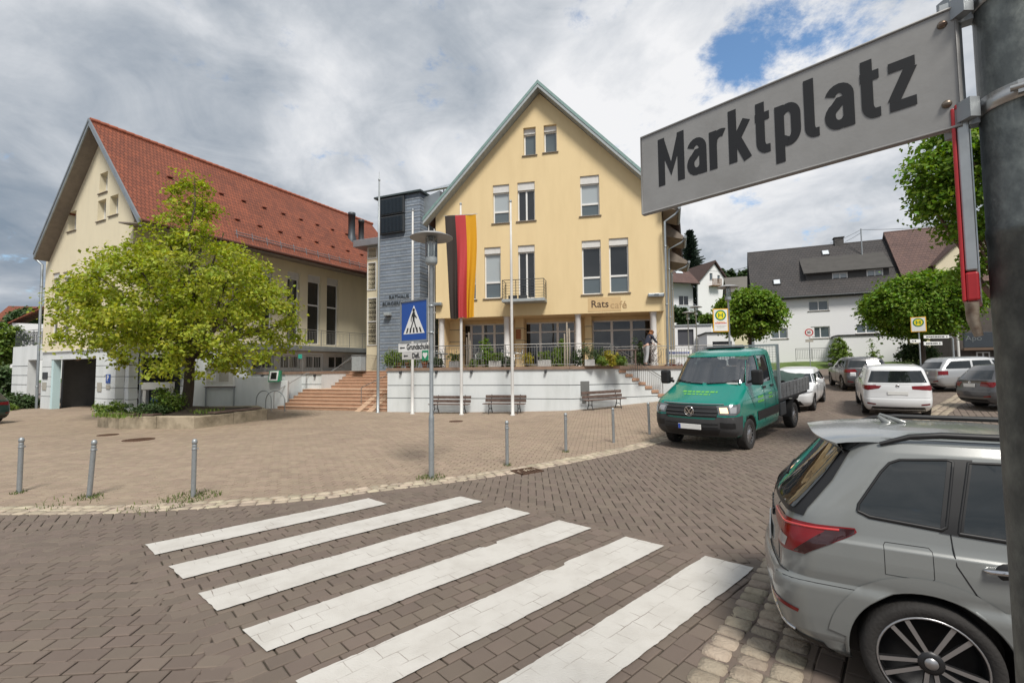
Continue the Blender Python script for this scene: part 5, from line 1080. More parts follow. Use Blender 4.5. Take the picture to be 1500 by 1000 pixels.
u0, z0 = FS.uz(440.5, 522, 2.3); mb = MB(); mb.bbox(-.14, .14, -.015, 0, -.13, .13, .004); o = mb.build('rescue_plate', mat('teal plate', (.03, .36, .28), .5, var=.1), loc=fs(u0, 2.26, z0), rz=FS.a); tag(o, 'small teal square plate hanging on the walkway railing', 'sign')
# tree planter
PL = [(-16.3, 18.62), (-14.9, 17.95), (-11.83, 17.64), (-10.72, 20.7), (-12.4, 23.0), (-16.6, 22.4)]
pt = thing('tree_planter', 'low mossy sandstone planter wall round the big tree', 'planter', (PL[2][0], PL[2][1], 0)); o0 = Vector((PL[2][0], PL[2][1], 0))
M_moss = mat('mossy sandstone', (.40, .335, .245), .9, var=.4, vs=1.6, alt=(.105, .085, .05), altw=.95, bump=.6, bs=25)
c0 = sum((Vector((*q, 0)) for q in PL), Vector((0,0,0)))/len(PL)
for i in range(len(PL)):
    a, b = Vector((*PL[i], 0)), Vector((*PL[(i+1) % len(PL)], 0)); L_ = (b-a).length; n_ = max(1, round(L_/1.5)); e_ = (b-a)/L_; nn = Vector((-e_.y, e_.x, 0))
    for k in range(n_):
        p, q = a+e_*(L_*k/n_+.01)-o0, a+e_*(L_*(k+1)/n_-.01)-o0; hh = .46+random.uniform(-.02, .02); mb = MB()
        P = [p, q, q+nn*.34, p+nn*.34]; mb.add([(v.x, v.y, -.05) for v in P]+[(v.x, v.y, hh-.02) for v in P]+[(v.x+(0), v.y, hh) for v in (p+nn*.02+e_*.02, q+nn*.02-e_*.02, q+nn*.32-e_*.02, p+nn*.32+e_*.02)], [(0,3,2,1), (8,9,10,11)]+[(j, (j+1) % 4, (j+1) % 4+4, j+4) for j in range(4)]+[(j+4, (j+1) % 4+4, (j+1) % 4+8, j+8) for j in range(4)]); mb.build('stone_block', M_moss, pt)
for (i, t0, t1) in ((0, .1, .95), (1, .05, .45), (2, .25, .92)):
    a, b = Vector((*PL[i], 0))-o0, Vector((*PL[i+1], 0))-o0; e_ = (b-a).normalized(); nn = Vector((-e_.y, e_.x, 0)); p, q = a.lerp(b, t0)+nn*.19, a.lerp(b, t1)+nn*.19
    for k in range(3): mb = MB(); off = nn*(k*.13-.11); mb.bar(p+off+Vector((0,0,.525)), q+off+Vector((0,0,.525)), .115, .05); mb.build('seat_plank', M_wood, pt)
mb = MB(); ins = [Vector((*q, 0)).lerp(c0, .06)-o0 for q in PL]; n_ = len(ins); ce = c0-o0
rows = [[v.lerp(ce, t) for v in ins] for t in (0, .5, .85)]; vs = [(v.x, v.y, .36+.14*r) for r, row in enumerate(rows) for v in row]+[(ce.x, ce.y, .66)]
mb.add(vs, [(r*n_+i, r*n_+(i+1) % n_, (r+1)*n_+(i+1) % n_, (r+1)*n_+i) for r in range(2) for i in range(n_)]+[(2*n_+i, 2*n_+(i+1) % n_, 3*n_) for i in range(n_)], 0, True); mb.build('soil', mat('dark soil', (.05, .036, .026), .95, var=.3, vs=4, bump=.8, bs=14), pt)
# white cabinet behind the planter
p = at(231, 597, 23.6); wc = thing('white_display_case', 'white cabinet with dark and blue open front behind the planter', 'cabinet', (p.x, p.y, 0), .35)
mb = MB(); mb.bbox(-.55, -.42, -.3, .3, 0, 1.25, .01); mb.bbox(.42, .55, -.3, .3, 0, 1.25, .01); mb.bbox(-.6, .6, -.34, .34, 1.252, 1.6, .02); mb.box(-.42, .42, .2, .28, 0, 1.25); mb.bbox(-.42, .42, -.25, .2, .02, .2, .01); mb.build('case_body', M_swhite, wc)
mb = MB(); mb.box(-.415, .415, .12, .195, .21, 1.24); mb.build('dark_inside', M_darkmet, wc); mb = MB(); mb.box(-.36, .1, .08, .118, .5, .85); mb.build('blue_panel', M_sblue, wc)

# ------------------------------------------------------------------ bus stop and direction signs
M_yelsign = mat('orange yellow sign', (.78, .42, .02), .45, var=.06); M_hyel = mat('lemon yellow', (.80, .66, .02), .45, var=.03); M_hgrn = mat('stop green', (.02, .20, .07), .45, var=.03)
def disc(mb, cx, cz, r, y0, y1, n=32): mb.prism([(cx+r*math.cos(t), cz+r*math.sin(t)) for t in np.linspace(0, 2*PI, n, endpoint=False)], y0, y1)
def stop_sign(name, label, p, w, h, z, rz, post=True, lines=True):
    t = thing(name, label, 'bus stop sign', p, rz); mb = MB(); mb.bbox(-w/2, w/2, -.02, .02, z, z+h, .006); mb.build('frame', M_yelsign, t); b = w*.06
    mb = MB(); mb.box(-w/2+b, w/2-b, -.024, -.0205, z+b, z+h-b); mb.build('white_field', M_swhite, t); r = w*.36; cz = z+h-b-r-.02
    mb = MB(); disc(mb, 0, cz, r, -.028, -.0245); mb.build('green_ring', M_hgrn, t); mb = MB(); disc(mb, 0, cz, r*.76, -.032, -.0285); mb.build('yellow_disc', M_hyel, t)
    mb = MB(); k = r*.42; s = r*.17
    mb.box(-k, -k+s, -.036, -.0325, cz-k, cz+k); mb.box(k-s, k, -.036, -.0325, cz-k, cz+k); mb.box(-k+s, k-s, -.036, -.0325, cz-s/2, cz+s/2); mb.build('letter_h', M_hgrn, t)
    if lines:
        for zz, hh, ww, m in ((cz-r-.07, .025, .5, M_yelsign), (cz-r-.14, .05, .75, mat('red print', (.55, .05, .03), .5, var=0)), (cz-r-.24, .022, .7, M_spale), (cz-r-.30, .022, .5, M_spale)):
            mb = MB(); x = -w*ww/2
            while x < w*ww/2: l = random.uniform(.03, .06); mb.box(x, min(x+l, w*ww/2), -.027, -.0245, zz, zz+hh); x += l+.012
            mb.build('print_line', m, t)
    if post: mb = MB(); mb.cyl((0, .05, -.1), (0, .05, z+h), .03, 10); mb.build('post', M_gal, t)
    return t
sw = .60; stop_sign('bus_stop_sign', 'large yellow framed bus stop sign with green H on the lamp post', P1+Vector((-.36, -.04, 0)), sw, .96, at(1058, 486, 19.5).z-P1.z, math.radians(-8), False)
p = at(1349, 540, 22); p.z = gz(p.x, p.y); z_ = at(1349, 486, 22).z-p.z; stop_sign('bus_stop_sign', 'smaller bus stop sign on its own post before the round tree', p, .56, .70, z_, math.radians(-40), True, False)
for px0, px1, y0, y1, lab, pt_ in ((1353, 1390, 491, 495.5, 'longest white direction sign pointing right under the smaller bus stop sign', 1), (1333, 1348, 497, 502, 'short white direction sign pointing left below the bus stop sign', -1), (1353, 1380, 500.5, 505.5, 'lowest white direction sign pointing right on the bus stop post', 1)):
    a, b = at(px0, (y0+y1)/2, 22.0), at(px1, (y0+y1)/2, 22.0); h = at(px0, y0, 22).z-at(px0, y1, 22).z; w = (b-a).length; t = thing('direction_sign', lab, 'direction sign', (a.x, a.y, a.z-h/2)); mb = MB(); mb.bbox(0, w, -.015, .015, 0, h, .005); mb.build('board', M_swhite, t)
    mb = MB(); x = .1 if pt_ > 0 else .2
    while x < w-.25: l = random.uniform(.05, .12); mb.box(x, min(x+l, w-.2), -.018, -.0155, h*.3, h*.7); x += l+.02
    mb.build('print_line', M_sblk, t); mb = MB(); xa = w-.15 if pt_ > 0 else .05; mb.prism([(xa, h*.25), (xa+.1*(1 if pt_ > 0 else 1), h*.5), (xa, h*.75)] if pt_ > 0 else [(xa+.1, h*.25), (xa+.1, h*.75), (xa, h*.5)], -.018, -.0155); mb.build('arrow', M_sblk, t)
p = at(1187, 530, 42); p.z = gz(p.x, p.y); t = thing('zone_sign', 'square speed zone sign with red ring before the long white house', 'road sign', p, math.radians(-25)); z0, z1 = at(1187, 493.5, 42).z-p.z, at(1187, 480, 42).z-p.z; w = z1-z0
mb = MB(); mb.bbox(-w/2, w/2, -.015, .015, z0, z1, .005); mb.build('board', M_swhite, t); mb = MB(); disc(mb, 0, (z0+z1)/2, w*.40, -.019, -.0155); mb.build('red_ring', mat('road sign red', (.45, .015, .02), .45, var=.05), t); mb = MB(); disc(mb, 0, (z0+z1)/2, w*.29, -.023, -.0195); mb.build('white_disc', M_swhite, t)
mb = MB(); text_mb(mb, '30', w*.36, Matrix.Translation((-w*.2, -.026, (z0+z1)/2-w*.12)), 0, .95, .01, .004); mb.build('number', M_sblk, t); mb = MB(); mb.cyl((0, .04, -.1), (0, .04, z1), .03, 8); mb.build('post', M_gal, t); mb = MB(); mb.box(-.3, .3, -.015, .015, z0-.45, z0-.2); mb.build('plate', M_spale, t)
p = at(1397, 528, 24); p.z = gz(p.x, p.y); t = thing('grey_post', 'grey post with short side arm right of the direction signs', 'post', p); h = at(1397, 494, 24).z-p.z; mb = MB(); mb.tube([(0, 0, -.1), (0, 0, h-.08), (-.06, 0, h), (-.35, 0, h+.02)], .05, 10); mb.build('post', M_gal, t)

# ------------------------------------------------------------------ the street name plate in the foreground
SL, SR_ = Vector((.402, 1.50, 0)), Vector((.905, .948, 0)); FSg = Fac(SL.x, SL.y, math.atan2(SR_.y-SL.y, SR_.x-SL.x)); LS = (SR_-SL).length
zA = FSg.uz(937, 200); zB = FSg.uz(938, 315); zC = FSg.uz(1402, 8); zD = FSg.uz(1407, 190)
sz0, sz1 = (zB[1]+zD[1])/2, (zA[1]+zC[1])/2; su0, su1 = zA[0], zC[0]
sg = thing('street_name_sign', 'grey white street name plate reading Marktplatz on the pole', 'street sign', FSg.o, FSg.a)
M_plate = mat('weathered white enamel', (.31, .307, .30), .42, var=.26, vs=7, alt=(.20, .195, .185), bump=.025, bs=90)
mb = MB(); mb.bbox(su0, su1, 0, .016, sz0, sz1, .006); mb.build('plate', M_plate, sg)
mb = MB(); rim = [(su0+.004, sz0+.004), (su1-.004, sz0+.004), (su1-.004, sz1-.004), (su0+.004, sz1-.004)]; mb.tube([(a, -.001, b) for a, b in rim+rim[:1]], .003, 6); mb.build('rim', M_plate, sg)
# DIN-like letters drawn as ribbons
def ribbon(mb, pts, w, y, closed=False):
    P = [Vector(pts[0])]
    for p in pts[1:]:
        if (Vector(p)-P[-1]).length > 2e-4: P.append(Vector(p))
    n = len(P); Lf, Rt = [], []
    for i in range(n):
        a = P[i-1] if (i > 0 or closed) else None; b = P[(i+1) % n] if (i < n-1 or closed) else None
        d1 = (P[i]-a).normalized() if a is not None else None; d2 = (b-P[i]).normalized() if b is not None else None
        if d1 is None: d1 = d2
        if d2 is None: d2 = d1
        m = (d1+d2); m = m.normalized() if m.length > 1e-6 else d1; nn = Vector((-m.y, m.x)); c = max(.5, nn.dot(Vector((-d1.y, d1.x)))); Lf.append(P[i]+nn*(w/2/c)); Rt.append(P[i]-nn*(w/2/c))
    k = n if closed else n-1
    mb.add([(p.x, y, p.y) for p in Lf]+[(p.x, y, p.y) for p in Rt], [(i, (i+1) % n, (i+1) % n+n, i+n) for i in range(k)])
def arc(cx, cy, rx, ry, a0, a1, n=9): return [(cx+rx*math.cos(math.radians(a0+(a1-a0)*i/n)), cy+ry*math.sin(math.radians(a0+(a1-a0)*i/n))) for i in range(n+1)]
S = .148; X = .74
def glyph(c):
    h = S/2
    if c == 'M': return .80, [[(h, 0), (h, 1)], [(.80-h, 0), (.80-h, 1)], [(h*.9, .96), (.40, .30), (.80-h*.9, .96)]]
    if c == 'a': return .53, [arc(.265, X-.235, .265-h, .235-h, 160, 0)+[(.53-h, 0)], [(.53-h, X*.60), (.27, X*.60)]+arc(.25, X*.31, .25-h, X*.31-h, 90, 270)[1:]+[(.36, h+.01), (.53-h, .17)]]
    if c == 'r': return .40, [[(h, 0), (h, X)], [(h, X*.62)]+arc(.30, X-.26, .30-h, .26-h, 155, 75)+[(.40, X-h-.02)]]
    if c == 'k': return .52, [[(h, 0), (h, 1)], [(h, .30), (.46, X+.0)], [(.20, .42), (.47, 0)]]
    if c == 't': return .37, [[(.13, .93)]+[(.13, .22)]+arc(.13+.14, .22, .14, .22-h, 180, 270)+[(.37, h)], [(0, X-h), (.36, X-h)]]
    if c == 'p': return .53, [[(h, -.26), (h, X)], [(h, X-.17), (.17, X-h-.02)]+arc(.28, X-.24, .25-h, .24-h, 95, 0)+arc(.28, .24, .25-h, .24-h, 0, -95)+[(h, .16)]]
    if c == 'l': return .28, [[(h, 1)]+[(h, .2)]+arc(h+.12, .2, .12, .2-h, 180, 270)+[(.28, h)]]
    if c == 'z': return .47, [[(0, X-h), (.47, X-h)], [(0, h), (.47, h)], [(.40, X-S*.9), (.07, S*.9)]]
word = 'Marktplatz'; gap = .16; tot = sum(glyph(c)[0] for c in word)+gap*(len(word)-1)
ua0_, ua1_ = FSg.uz(966, 238)[0], FSg.uz(1342, 120)[0]; zb0 = (FSg.uz(968, 273.5)[1]+FSg.uz(1300, 166.5)[1])/2; zcap = FSg.uz(967, 204.5)[1]-FSg.uz(968, 273.5)[1]; kx_ = (ua1_-ua0_)/tot
mb = MB(); x = 0; yy = -.0006
for c in word:
    w, st_ = glyph(c)
    for sg_ in st_: ribbon(mb, [(ua0_+(x+a)*kx_, zb0+b*zcap) for a, b in sg_], S*zcap, yy); yy -= .00003
    x += w+gap
mb.build('lettering', M_sblk, sg, fix=False)
M_screw = mat('rusty screw steel', (.26, .22, .18), .4, .8, var=.5, vs=60, alt=(.10, .05, .03))
for px, py in ((1380, 37), (1387, 153)):
    u, z = FSg.uz(px, py); mb = MB(); mb.lathe([(0, .006), (.0035, .0058), (.0072, .0035), (.0085, 0), (.0085, -.001)], 18, mx=Matrix.Translation((u, -.001, z)) @ Matrix.Rotation(PI/2, 4, 'X')); mb.box(u-.006, u+.006, -.0078, -.0066, z-.0009, z+.0009); mb.build('screw', M_screw, sg)
PP = Vector((1.016, .889, 0)); pole = thing('sign_pole', 'thick blotchy galvanised pole at the right edge carrying the street name', 'pole', PP)
M_zp = mat('blotchy zinc pole', (.085, .095, .095), .5, .55, var=.5, vs=26, alt=(.20, .22, .21), altw=.85, bump=.12, bs=60, streak=.3)
mb = MB(); mb.lathe([(.075, -.05), (.075, 2.40), (.0765, 2.402), (.0765, 2.42), (.075, 2.422), (.075, 4.6), (0, 4.6)], 48); mb.build('post', M_zp, pole)
for z in (sz0+.03, sz1-.01):
    mb = MB(); mb.lathe([(.0755, z-.016), (.0785, z-.016), (.0785, z+.016), (.0755, z+.016)], 48); c_ = mb.build('clamp_band', M_steel, pole)
    d = (Vector((su1, 0, 0)).x); e = FSg.w(su1-.02, .02, 0)-PP; mb = MB(); dn = Vector((e.x, e.y, 0)).normalized()
    mb.bar(dn*.075+Vector((0,0,z)), dn*.125+Vector((0,0,z)), .026, .05); mb.bar(dn*.09+Vector((-.02,-.02,z-.02)), dn*.09+Vector((-.02,-.02,z+.02)), .02, .03); mb.build('bracket', M_gal, pole)
    f = Vector((-.72, -.69, 0)); mb = MB(); tng = Vector((.69, -.72, 0)); c0_ = f*.082+Vector((0,0,z)); mb.bar(c0_-tng*.02, c0_+tng*.02, .012, .024); mb.cyl(c0_-tng*.03+f*.004, c0_+tng*.032+f*.004, .006, 10); mb.build('clamp_bolt', M_steel, pole)
mb = MB(); e = FSg.w(su1-.015, .025, 0)-PP; mb.bar((e.x, e.y, sz0-.01), (e.x, e.y, sz1+.03), .022, .03); mb.build('mounting_bar', M_gal, pole)
# narrow red edged sign seen nearly edge on, fixed to the pole
q = at(1421, 300, .93); rs_ = thing('edge_on_sign', 'narrow traffic sign seen edge on with red border beside the pole', 'road sign', (q.x, q.y, 0), math.atan2(q.y, q.x)-PI/2-.02)
zt_, zb_ = at(1412, 155, .93).z, at(1430, 440, .93).z; M_rededge = mat('red sign edge', (.42, .02, .025), .4, var=.15, vs=30); M_alu = mat('worn aluminium', (.48, .49, .48), .28, .8, var=.3, vs=12)
mb = MB(); mb.bbox(-.0135, .0060, 0, .16, zb_+.06, zt_-.006, .004); mb.build('plate_edge', M_alu, rs_)
mb = MB(); mb.bbox(-.020, -.0138, -.003, .16, zb_, zt_, .002); mb.bbox(-.0137, .0062, -.003, .16, zb_, zb_+.058, .004); mb.bbox(-.0137, .0060, -.003, .16, zt_-.004, zt_+.006, .002); mb.build('red_border', M_rededge, rs_)

qb = at(1424, 450, .935); mb = MB(); za_, zz_ = at(1420, 442, .93).z, at(1428, 492, .93).z
mb.tube([(qb.x, qb.y, za_), (qb.x+.004, qb.y+.004, (za_+zz_)/2), (qb.x+.012, qb.y+.002, zz_)], [.011, .010, .007], 10); mb.build('sign_bracket', mat('weathered bracket', (.33, .28, .22), .6, .3, var=.5, vs=60, alt=(.14, .08, .05)), pole).location = -PP
# ------------------------------------------------------------------ trees, shrubs, potted plants
rng = np.random.default_rng(23); random.seed(23)
M_lime = mat('lime leaf', (.36, .40, .048), .55, var=.3, vs=.8, alt=(.17, .24, .028), island=.40, trans=.45, spec=.35)
M_maple = mat('maple leaf', (.165, .27, .028), .55, var=.3, vs=1.2, alt=(.07, .145, .016), island=.38, trans=.35, spec=.35)
M_dark_leaf = mat('dark leaf', (.050, .092, .022), .6, var=.3, vs=.7, alt=(.025, .05, .014), island=.4, trans=.2)
M_fresh = mat('fresh leaf', (.16, .24, .035), .55, var=.3, vs=4, alt=(.08, .14, .02), island=.4, trans=.3)
M_golden = mat('golden leaf', (.38, .33, .03), .55, var=.3, vs=4, alt=(.2, .22, .03), island=.3, trans=.3)
M_needle = mat('spruce needle', (.028, .05, .032), .7, var=.3, vs=.6, alt=(.014, .026, .018), island=.35)
M_bark = mat('grey brown bark', (.085, .065, .05), .9, var=.4, vs=9, alt=(.04, .03, .024), bump=.9, bs=30, streak=.6)
M_twig = mat('bare twig', (.13, .085, .07), .85, var=.3, vs=9)
def leaf_quads(P, nrm, size, drop=.0, asp=.75):
    """one folded leaf per point, facing roughly along nrm"""
    n = len(P); z = nrm+rng.normal(0, .55, (n, 3)); z /= np.linalg.norm(z, axis=1)[:, None]
    a = rng.normal(0, 1, (n, 3)); a[:, 2] -= drop; x = a-z*(a*z).sum(1)[:, None]; x /= np.maximum(np.linalg.norm(x, axis=1)[:, None], 1e-6); y = np.cross(z, x)
    s = (size*rng.uniform(.6, 1.25, n))[:, None]
    V = np.stack([P-x*s*.5, P-x*s*.05+y*s*.5*asp+z*s*.10, P+x*s*.55-z*s*.08, P-x*s*.05-y*s*.5*asp+z*s*.10], 1)
    return V.reshape(-1, 3), np.arange(n*4).reshape(-1, 4)
def spray_points(blobs, nsp, nl, r_sp, flat=.55, inner=.25):
    """sprays of leaves spread through ellipsoids (cx,cy,cz,rx,ry,rz)"""
    w = np.array([b[3]*b[5] for b in blobs]); w = w/w.sum(); Ps, Ns = [], []
    for b, k in zip(blobs, rng.multinomial(nsp, w)):
        c = np.array(b[:3]); r = np.array(b[3:]); d = rng.normal(0, 1, (k, 3)); d /= np.linalg.norm(d, axis=1)[:, None]
        q = np.where(rng.random(k) < inner, rng.uniform(.25, .8, k), rng.uniform(.78, 1.05, k))[:, None]
        for e, dd in zip(c+d*q*r, d):
            m = int(nl*rng.uniform(.5, 1.5)); rs = r_sp*rng.uniform(.6, 1.4); o = rng.normal(0, .5, (m, 3))*np.array([rs, rs, rs*flat]); o[:, 2] -= .35*(o[:, 0]**2+o[:, 1]**2)/rs
            Ps.append(e+o); Ns.append(np.tile(dd*.5+np.array([0, 0, .75]), (m, 1)))
    return np.concatenate(Ps), np.concatenate(Ns)
def limb(mb, p, q, r0, r1, wob=.15, n=7):
    p, q = Vector(p), Vector(q); L_ = (q-p).length; pts = [p.lerp(q, t)+Vector((random.uniform(-1, 1), random.uniform(-1, 1), random.uniform(-.5, .5)))*wob*L_*.25*math.sin(PI*t) for t in np.linspace(0, 1, n)]
    mb.tube(pts, [r0+(r1-r0)*t for t in np.linspace(0, 1, n)], 8); return pts
def tree(name, label, base, blobs, nsp, nl, rsp, size, leafm, trunk=(.2, 2.5), limbs=12, group=None, cat='tree', drop=.6, flat=.55, inner=.25, bark=None):
    t = thing(name, label, cat, base, 0, group); b = Vector(base)
    P, N = spray_points([(q[0]-b.x, q[1]-b.y, q[2]-b.z, *q[3:]) for q in blobs], nsp, nl, rsp, flat, inner)
    V, Q = leaf_quads(P, N, size, drop); np_mesh('crown', V, Q, leafm, t)
    mb = MB(); r, h = trunk; top = Vector((random.uniform(-.1, .1), random.uniform(-.1, .1), h))
    pts = [Vector((0, 0, -.1)), Vector((0, 0, .15)), top*.35+Vector((.03, 0, 0)), top*.7, top]; mb.tube(pts, [r*1.5, r*1.12, r, r*.92, r*.8], 12)
    for k in range(limbs):
        q = blobs[k % len(blobs)]; c = Vector((q[0]-b.x+random.uniform(-.5, .5)*q[3], q[1]-b.y+random.uniform(-.5, .5)*q[4], q[2]-b.z+random.uniform(-.2, .6)*q[5]))
        s = top*random.uniform(.75, 1.0); l = limb(mb, s, c, r*.5, r*.08)
        for _ in range(3): i = random.randint(2, 5); limb(mb, l[i], l[i]+Vector((random.uniform(-1, 1), random.uniform(-1, 1), random.uniform(0, .9)))*q[3]*.6, r*.18, r*.03, n=4)
    mb.build('trunk', bark or M_bark, t); return t
# the big lime in the planter: lobes read from its outline, spread in depth about the trunk
TY = 20.2; tb = at(273, 590, TY); tb.z = .45
LB = [(284, 268, 22, 0), (286, 290, 34, .1), (281, 322, 44, .3), (320, 345, 32, -.6), (240, 350, 32, .5), (196, 384, 40, -.8), (122, 412, 36, .2), (356, 382, 28, .6), (394, 408, 26, -.2), (300, 410, 85, -1.6), (300, 410, 85, 1.8), (205, 432, 85, -1.5), (205, 440, 85, 1.7), (118, 445, 46, .9), (112, 480, 40, -.5), (385, 445, 52, -1.0), (395, 460, 48, 1.2), (425, 490, 26, .2), (372, 512, 40, -.8), (290, 500, 66, -2.2), (282, 490, 56, 2.2), (212, 492, 50, -1.6), (160, 470, 42, -1.2), (240, 522, 28, -1.6), (318, 525, 24, -1.2), (350, 528, 24, .8), (195, 525, 20, .6), (165, 432, 44, 2.0), (345, 432, 50, 2.4)]
bl_ = []
for px, py, r, dy in LB:
    p = at(272+(px-272)*.95, py, TY+dy*.9); k = (TY+dy*.9)/FPX; bl_.append((p.x, p.y, p.z, r*k*.86, r*k*.95, r*k*.80))
tree('lime_tree', 'broad yellow green lime tree with a pointed top in the stone planter', tb, bl_, 620, 62, .50, .16, M_lime, (.20, 2.9), 26, drop=.9, inner=.12)
def globe(label, px, py, rx, rz, Y, nsp, nl, size, leafm, group=None, name='globe_maple', tr=.12, ry=None, flat=.6):
    c = at(px, py, Y); k = Y/FPX; b = Vector((c.x, c.y, gz(c.x, c.y))); R, Z = rx*k, rz*k; bl = [(c.x, c.y, c.z, R*.93, R*.93, Z*.93)]
    for i in range(14): a = i*2.4; e = random.uniform(-.5, .8); h = math.sqrt(1-e*e); bl.append((c.x+R*.72*h*math.cos(a), c.y+R*.72*h*math.sin(a), c.z+Z*.72*e, R*.33, R*.33, Z*.28))
    return tree(name, label, b, bl, nsp, nl, R*.17, size, leafm, (tr, max(.6, c.z-b.z-Z*.55)), 12, group, flat=flat, inner=.1)
globe('ball shaped green maple in front of the long white house, behind the lamp', 1096, 458, 46, 38, 31, 520, 52, .19, M_maple, 'ball maples along the street')
globe('broad ball shaped maple behind the smaller bus stop sign', 1347, 446, 69, 50, 27, 900, 55, .18, M_maple, 'ball maples along the street')
# the street tree close behind the pole
c = at(1462, 265, 9.5); b = Vector((at(1506, 500, 9.5).x, 9.5, 0)); b.z = gz(b.x, b.y)
tree('street_maple', 'maple with reddish trunk whose crown shows behind the street name pole', b, [(c.x, c.y, c.z, 1.45, 1.3, 1.2), (c.x-.95, c.y-.2, c.z+.40, .75, .7, .42), (c.x-1.35, c.y, c.z+.0, .55, .5, .36), (c.x-1.6, c.y, c.z+.12, .35, .3, .22), (c.x-.7, c.y+.1, c.z+.95, .62, .6, .42), (c.x-1.0, c.y-.1, c.z-.55, .5, .45, .34), (c.x-.75, c.y-.1, c.z-.95, .36, .36, .26), (c.x-.5, c.y, c.z-1.75, .5, .45, .36), (c.x+.5, c.y, c.z+1, 1, 1, .8)], 400, 60, .24, .10, M_maple, (.10, 3.1), 10, flat=.45, drop=1.2, bark=mat('reddish bark', (.20, .12, .09), .85, var=.4, vs=9, alt=(.1, .06, .05)))
# background trees and shrubs
def crown_px(name, label, px, py, rx, rz, Y, nsp, nl, size, m, group=None, cat='tree', trunk=.25, rsp=.28):
    c = at(px, py, Y); k = Y/FPX; b = Vector((c.x, c.y, gz(c.x, c.y))); R, Z = rx*k, rz*k; bl = [(c.x, c.y, c.z, R*.8, R*.8, Z*.8)]
    for i in range(8): a = i*2.4; e = random.uniform(-.6, .9); h = math.sqrt(1-e*e); bl.append((c.x+R*.62*h*math.cos(a), c.y+R*.62*h*math.sin(a), c.z+Z*.62*e, R*.42, R*.42, Z*.40))
    return tree(name, label, b, bl, nsp, nl, R*rsp, size, m, (trunk, max(.3, c.z-b.z-Z*.3)), 8, group, cat)
crown_px('far_tree', 'dark round tree on the slope between balcony house and dark roof', 1062, 408, 16, 20, 125, 90, 34, .8, M_dark_leaf, 'trees on the slope behind')
crown_px('far_tree', 'dark wide tree touching the left end of the dark roof', 1088, 410, 18, 16, 118, 90, 34, .8, M_dark_leaf, 'trees on the slope behind')
crown_px('far_tree', 'dark tree crown rising on the skyline left of the hall', 38, 468, 24, 20, 85, 110, 36, .55, M_dark_leaf, 'trees at the far left')
crown_px('far_tree', 'tall green tree at the very left edge of the view', -6, 505, 30, 42, 42, 150, 40, .3, M_fresh, 'trees at the far left')
crown_px('far_tree', 'dark shrubby tree below the green tree at the left edge', 0, 560, 24, 34, 38, 110, 40, .28, M_dark_leaf, 'trees at the far left')
crown_px('hedge_shrub', 'dark tall shrub before the balconies of the far white house', 996, 462, 14, 18, 76, 90, 34, .4, M_dark_leaf, 'shrubs before the balcony house', 'shrub')
crown_px('hedge_shrub', 'dark shrub below the right corner of the far white house', 1016, 466, 12, 14, 74, 80, 34, .4, M_dark_leaf, 'shrubs before the balcony house', 'shrub')
crown_px('hedge_shrub', 'lighter green hedge clump left of the bus stop sign', 1038, 468, 14, 10, 70, 80, 34, .35, M_fresh, 'shrubs before the balcony house', 'shrub')
crown_px('low_shrub', 'dark low shrub at the foot of the annex at the left edge', 28, 587, 24, 13, 28.5, 110, 40, .12, M_dark_leaf, None, 'shrub', .04)
crown_px('low_shrub', 'small flowering shrub in the grass at the left edge', 6, 596, 14, 7, 27, 50, 34, .10, M_fresh, None, 'shrub', .03)
crown_px('garden_shrub', 'dense dark shrub below the broad ball maple', 1342, 518, 24, 17, 29, 120, 44, .13, M_dark_leaf, None, 'shrub', .05)
c = at(1229, 515, 41); k = 41/FPX; b = Vector((c.x, c.y, gz(c.x, c.y)+.3))
tree('conical_shrub', 'golden green conical shrub before the white garage wing', b, [(c.x, c.y, b.z+.7, 15*k, 15*k, .75), (c.x, c.y, b.z+1.3, 11*k, 11*k, .6), (c.x+.05, c.y, b.z+1.85, 6*k, 6*k, .5)], 150, 44, .2, .12, M_fresh, (.05, .8), 5, cat='shrub')
c = at(1280, 512, 41); b = Vector((c.x, c.y, gz(c.x, c.y)+.3))
tree('sparse_shrub', 'sparse young shrub with one tall bent shoot before the garage wing', b, [(c.x, c.y, b.z+.55, .55, .5, .5), (c.x-.15, c.y, b.z+1.3, .18, .18, .5), (c.x-.2, c.y, b.z+1.9, .16, .16, .22), (c.x+.4, c.y, b.z+1.1, .16, .16, .2)], 46, 26, .16, .12, M_fresh, (.03, .9), 5, cat='shrub')
# spruce on the skyline
c = at(1010, 335, 112); b = Vector((c.x, c.y, gz(c.x, c.y))); Hs = c.z-b.z; sp0 = thing('spruce', 'tall dark spruce on the skyline right of the yellow house', 'tree', b)
V, Q = [], []; z = Hs*.25
while z < Hs-.2:
    f = (Hs-z)/Hs; rl_ = .5+7.0*f**.85
    for a in np.linspace(0, 2*PI, 7, endpoint=False)+random.uniform(0, 1):
        L_ = rl_*random.uniform(.65, 1.15); d = Vector((math.cos(a), math.sin(a), 0)); s = Vector((-d.y, d.x, 0)); m_ = 9
        for j in range(m_):
            t = (j+.6)/m_; p = d*(L_*t)+Vector((0, 0, z-.32*L_*t+.22*L_*t*t)); w = L_*.13*(1.15-t)+.12
            for sg_ in (-1, 1):
                q = p+s*sg_*w*random.uniform(.9, 1.5)+d*w*.8-Vector((0, 0, w*random.uniform(.3, 1.0))); i = len(V); e = d*.22+Vector((0, 0, .16)); V += [p-e, p+e, q+e*.4, q-e*.4]; Q.append((i, i+1, i+2, i+3))
    z += .62*(.5+f)
np_mesh('crown', np.array([tuple(v) for v in V]), np.array(Q), M_needle, sp0); mb = MB(); mb.tube([(0, 0, -.3), (0, 0, Hs*.5), (0, 0, Hs)], [.35, .2, .03], 8); mb.build('trunk', M_bark, sp0)
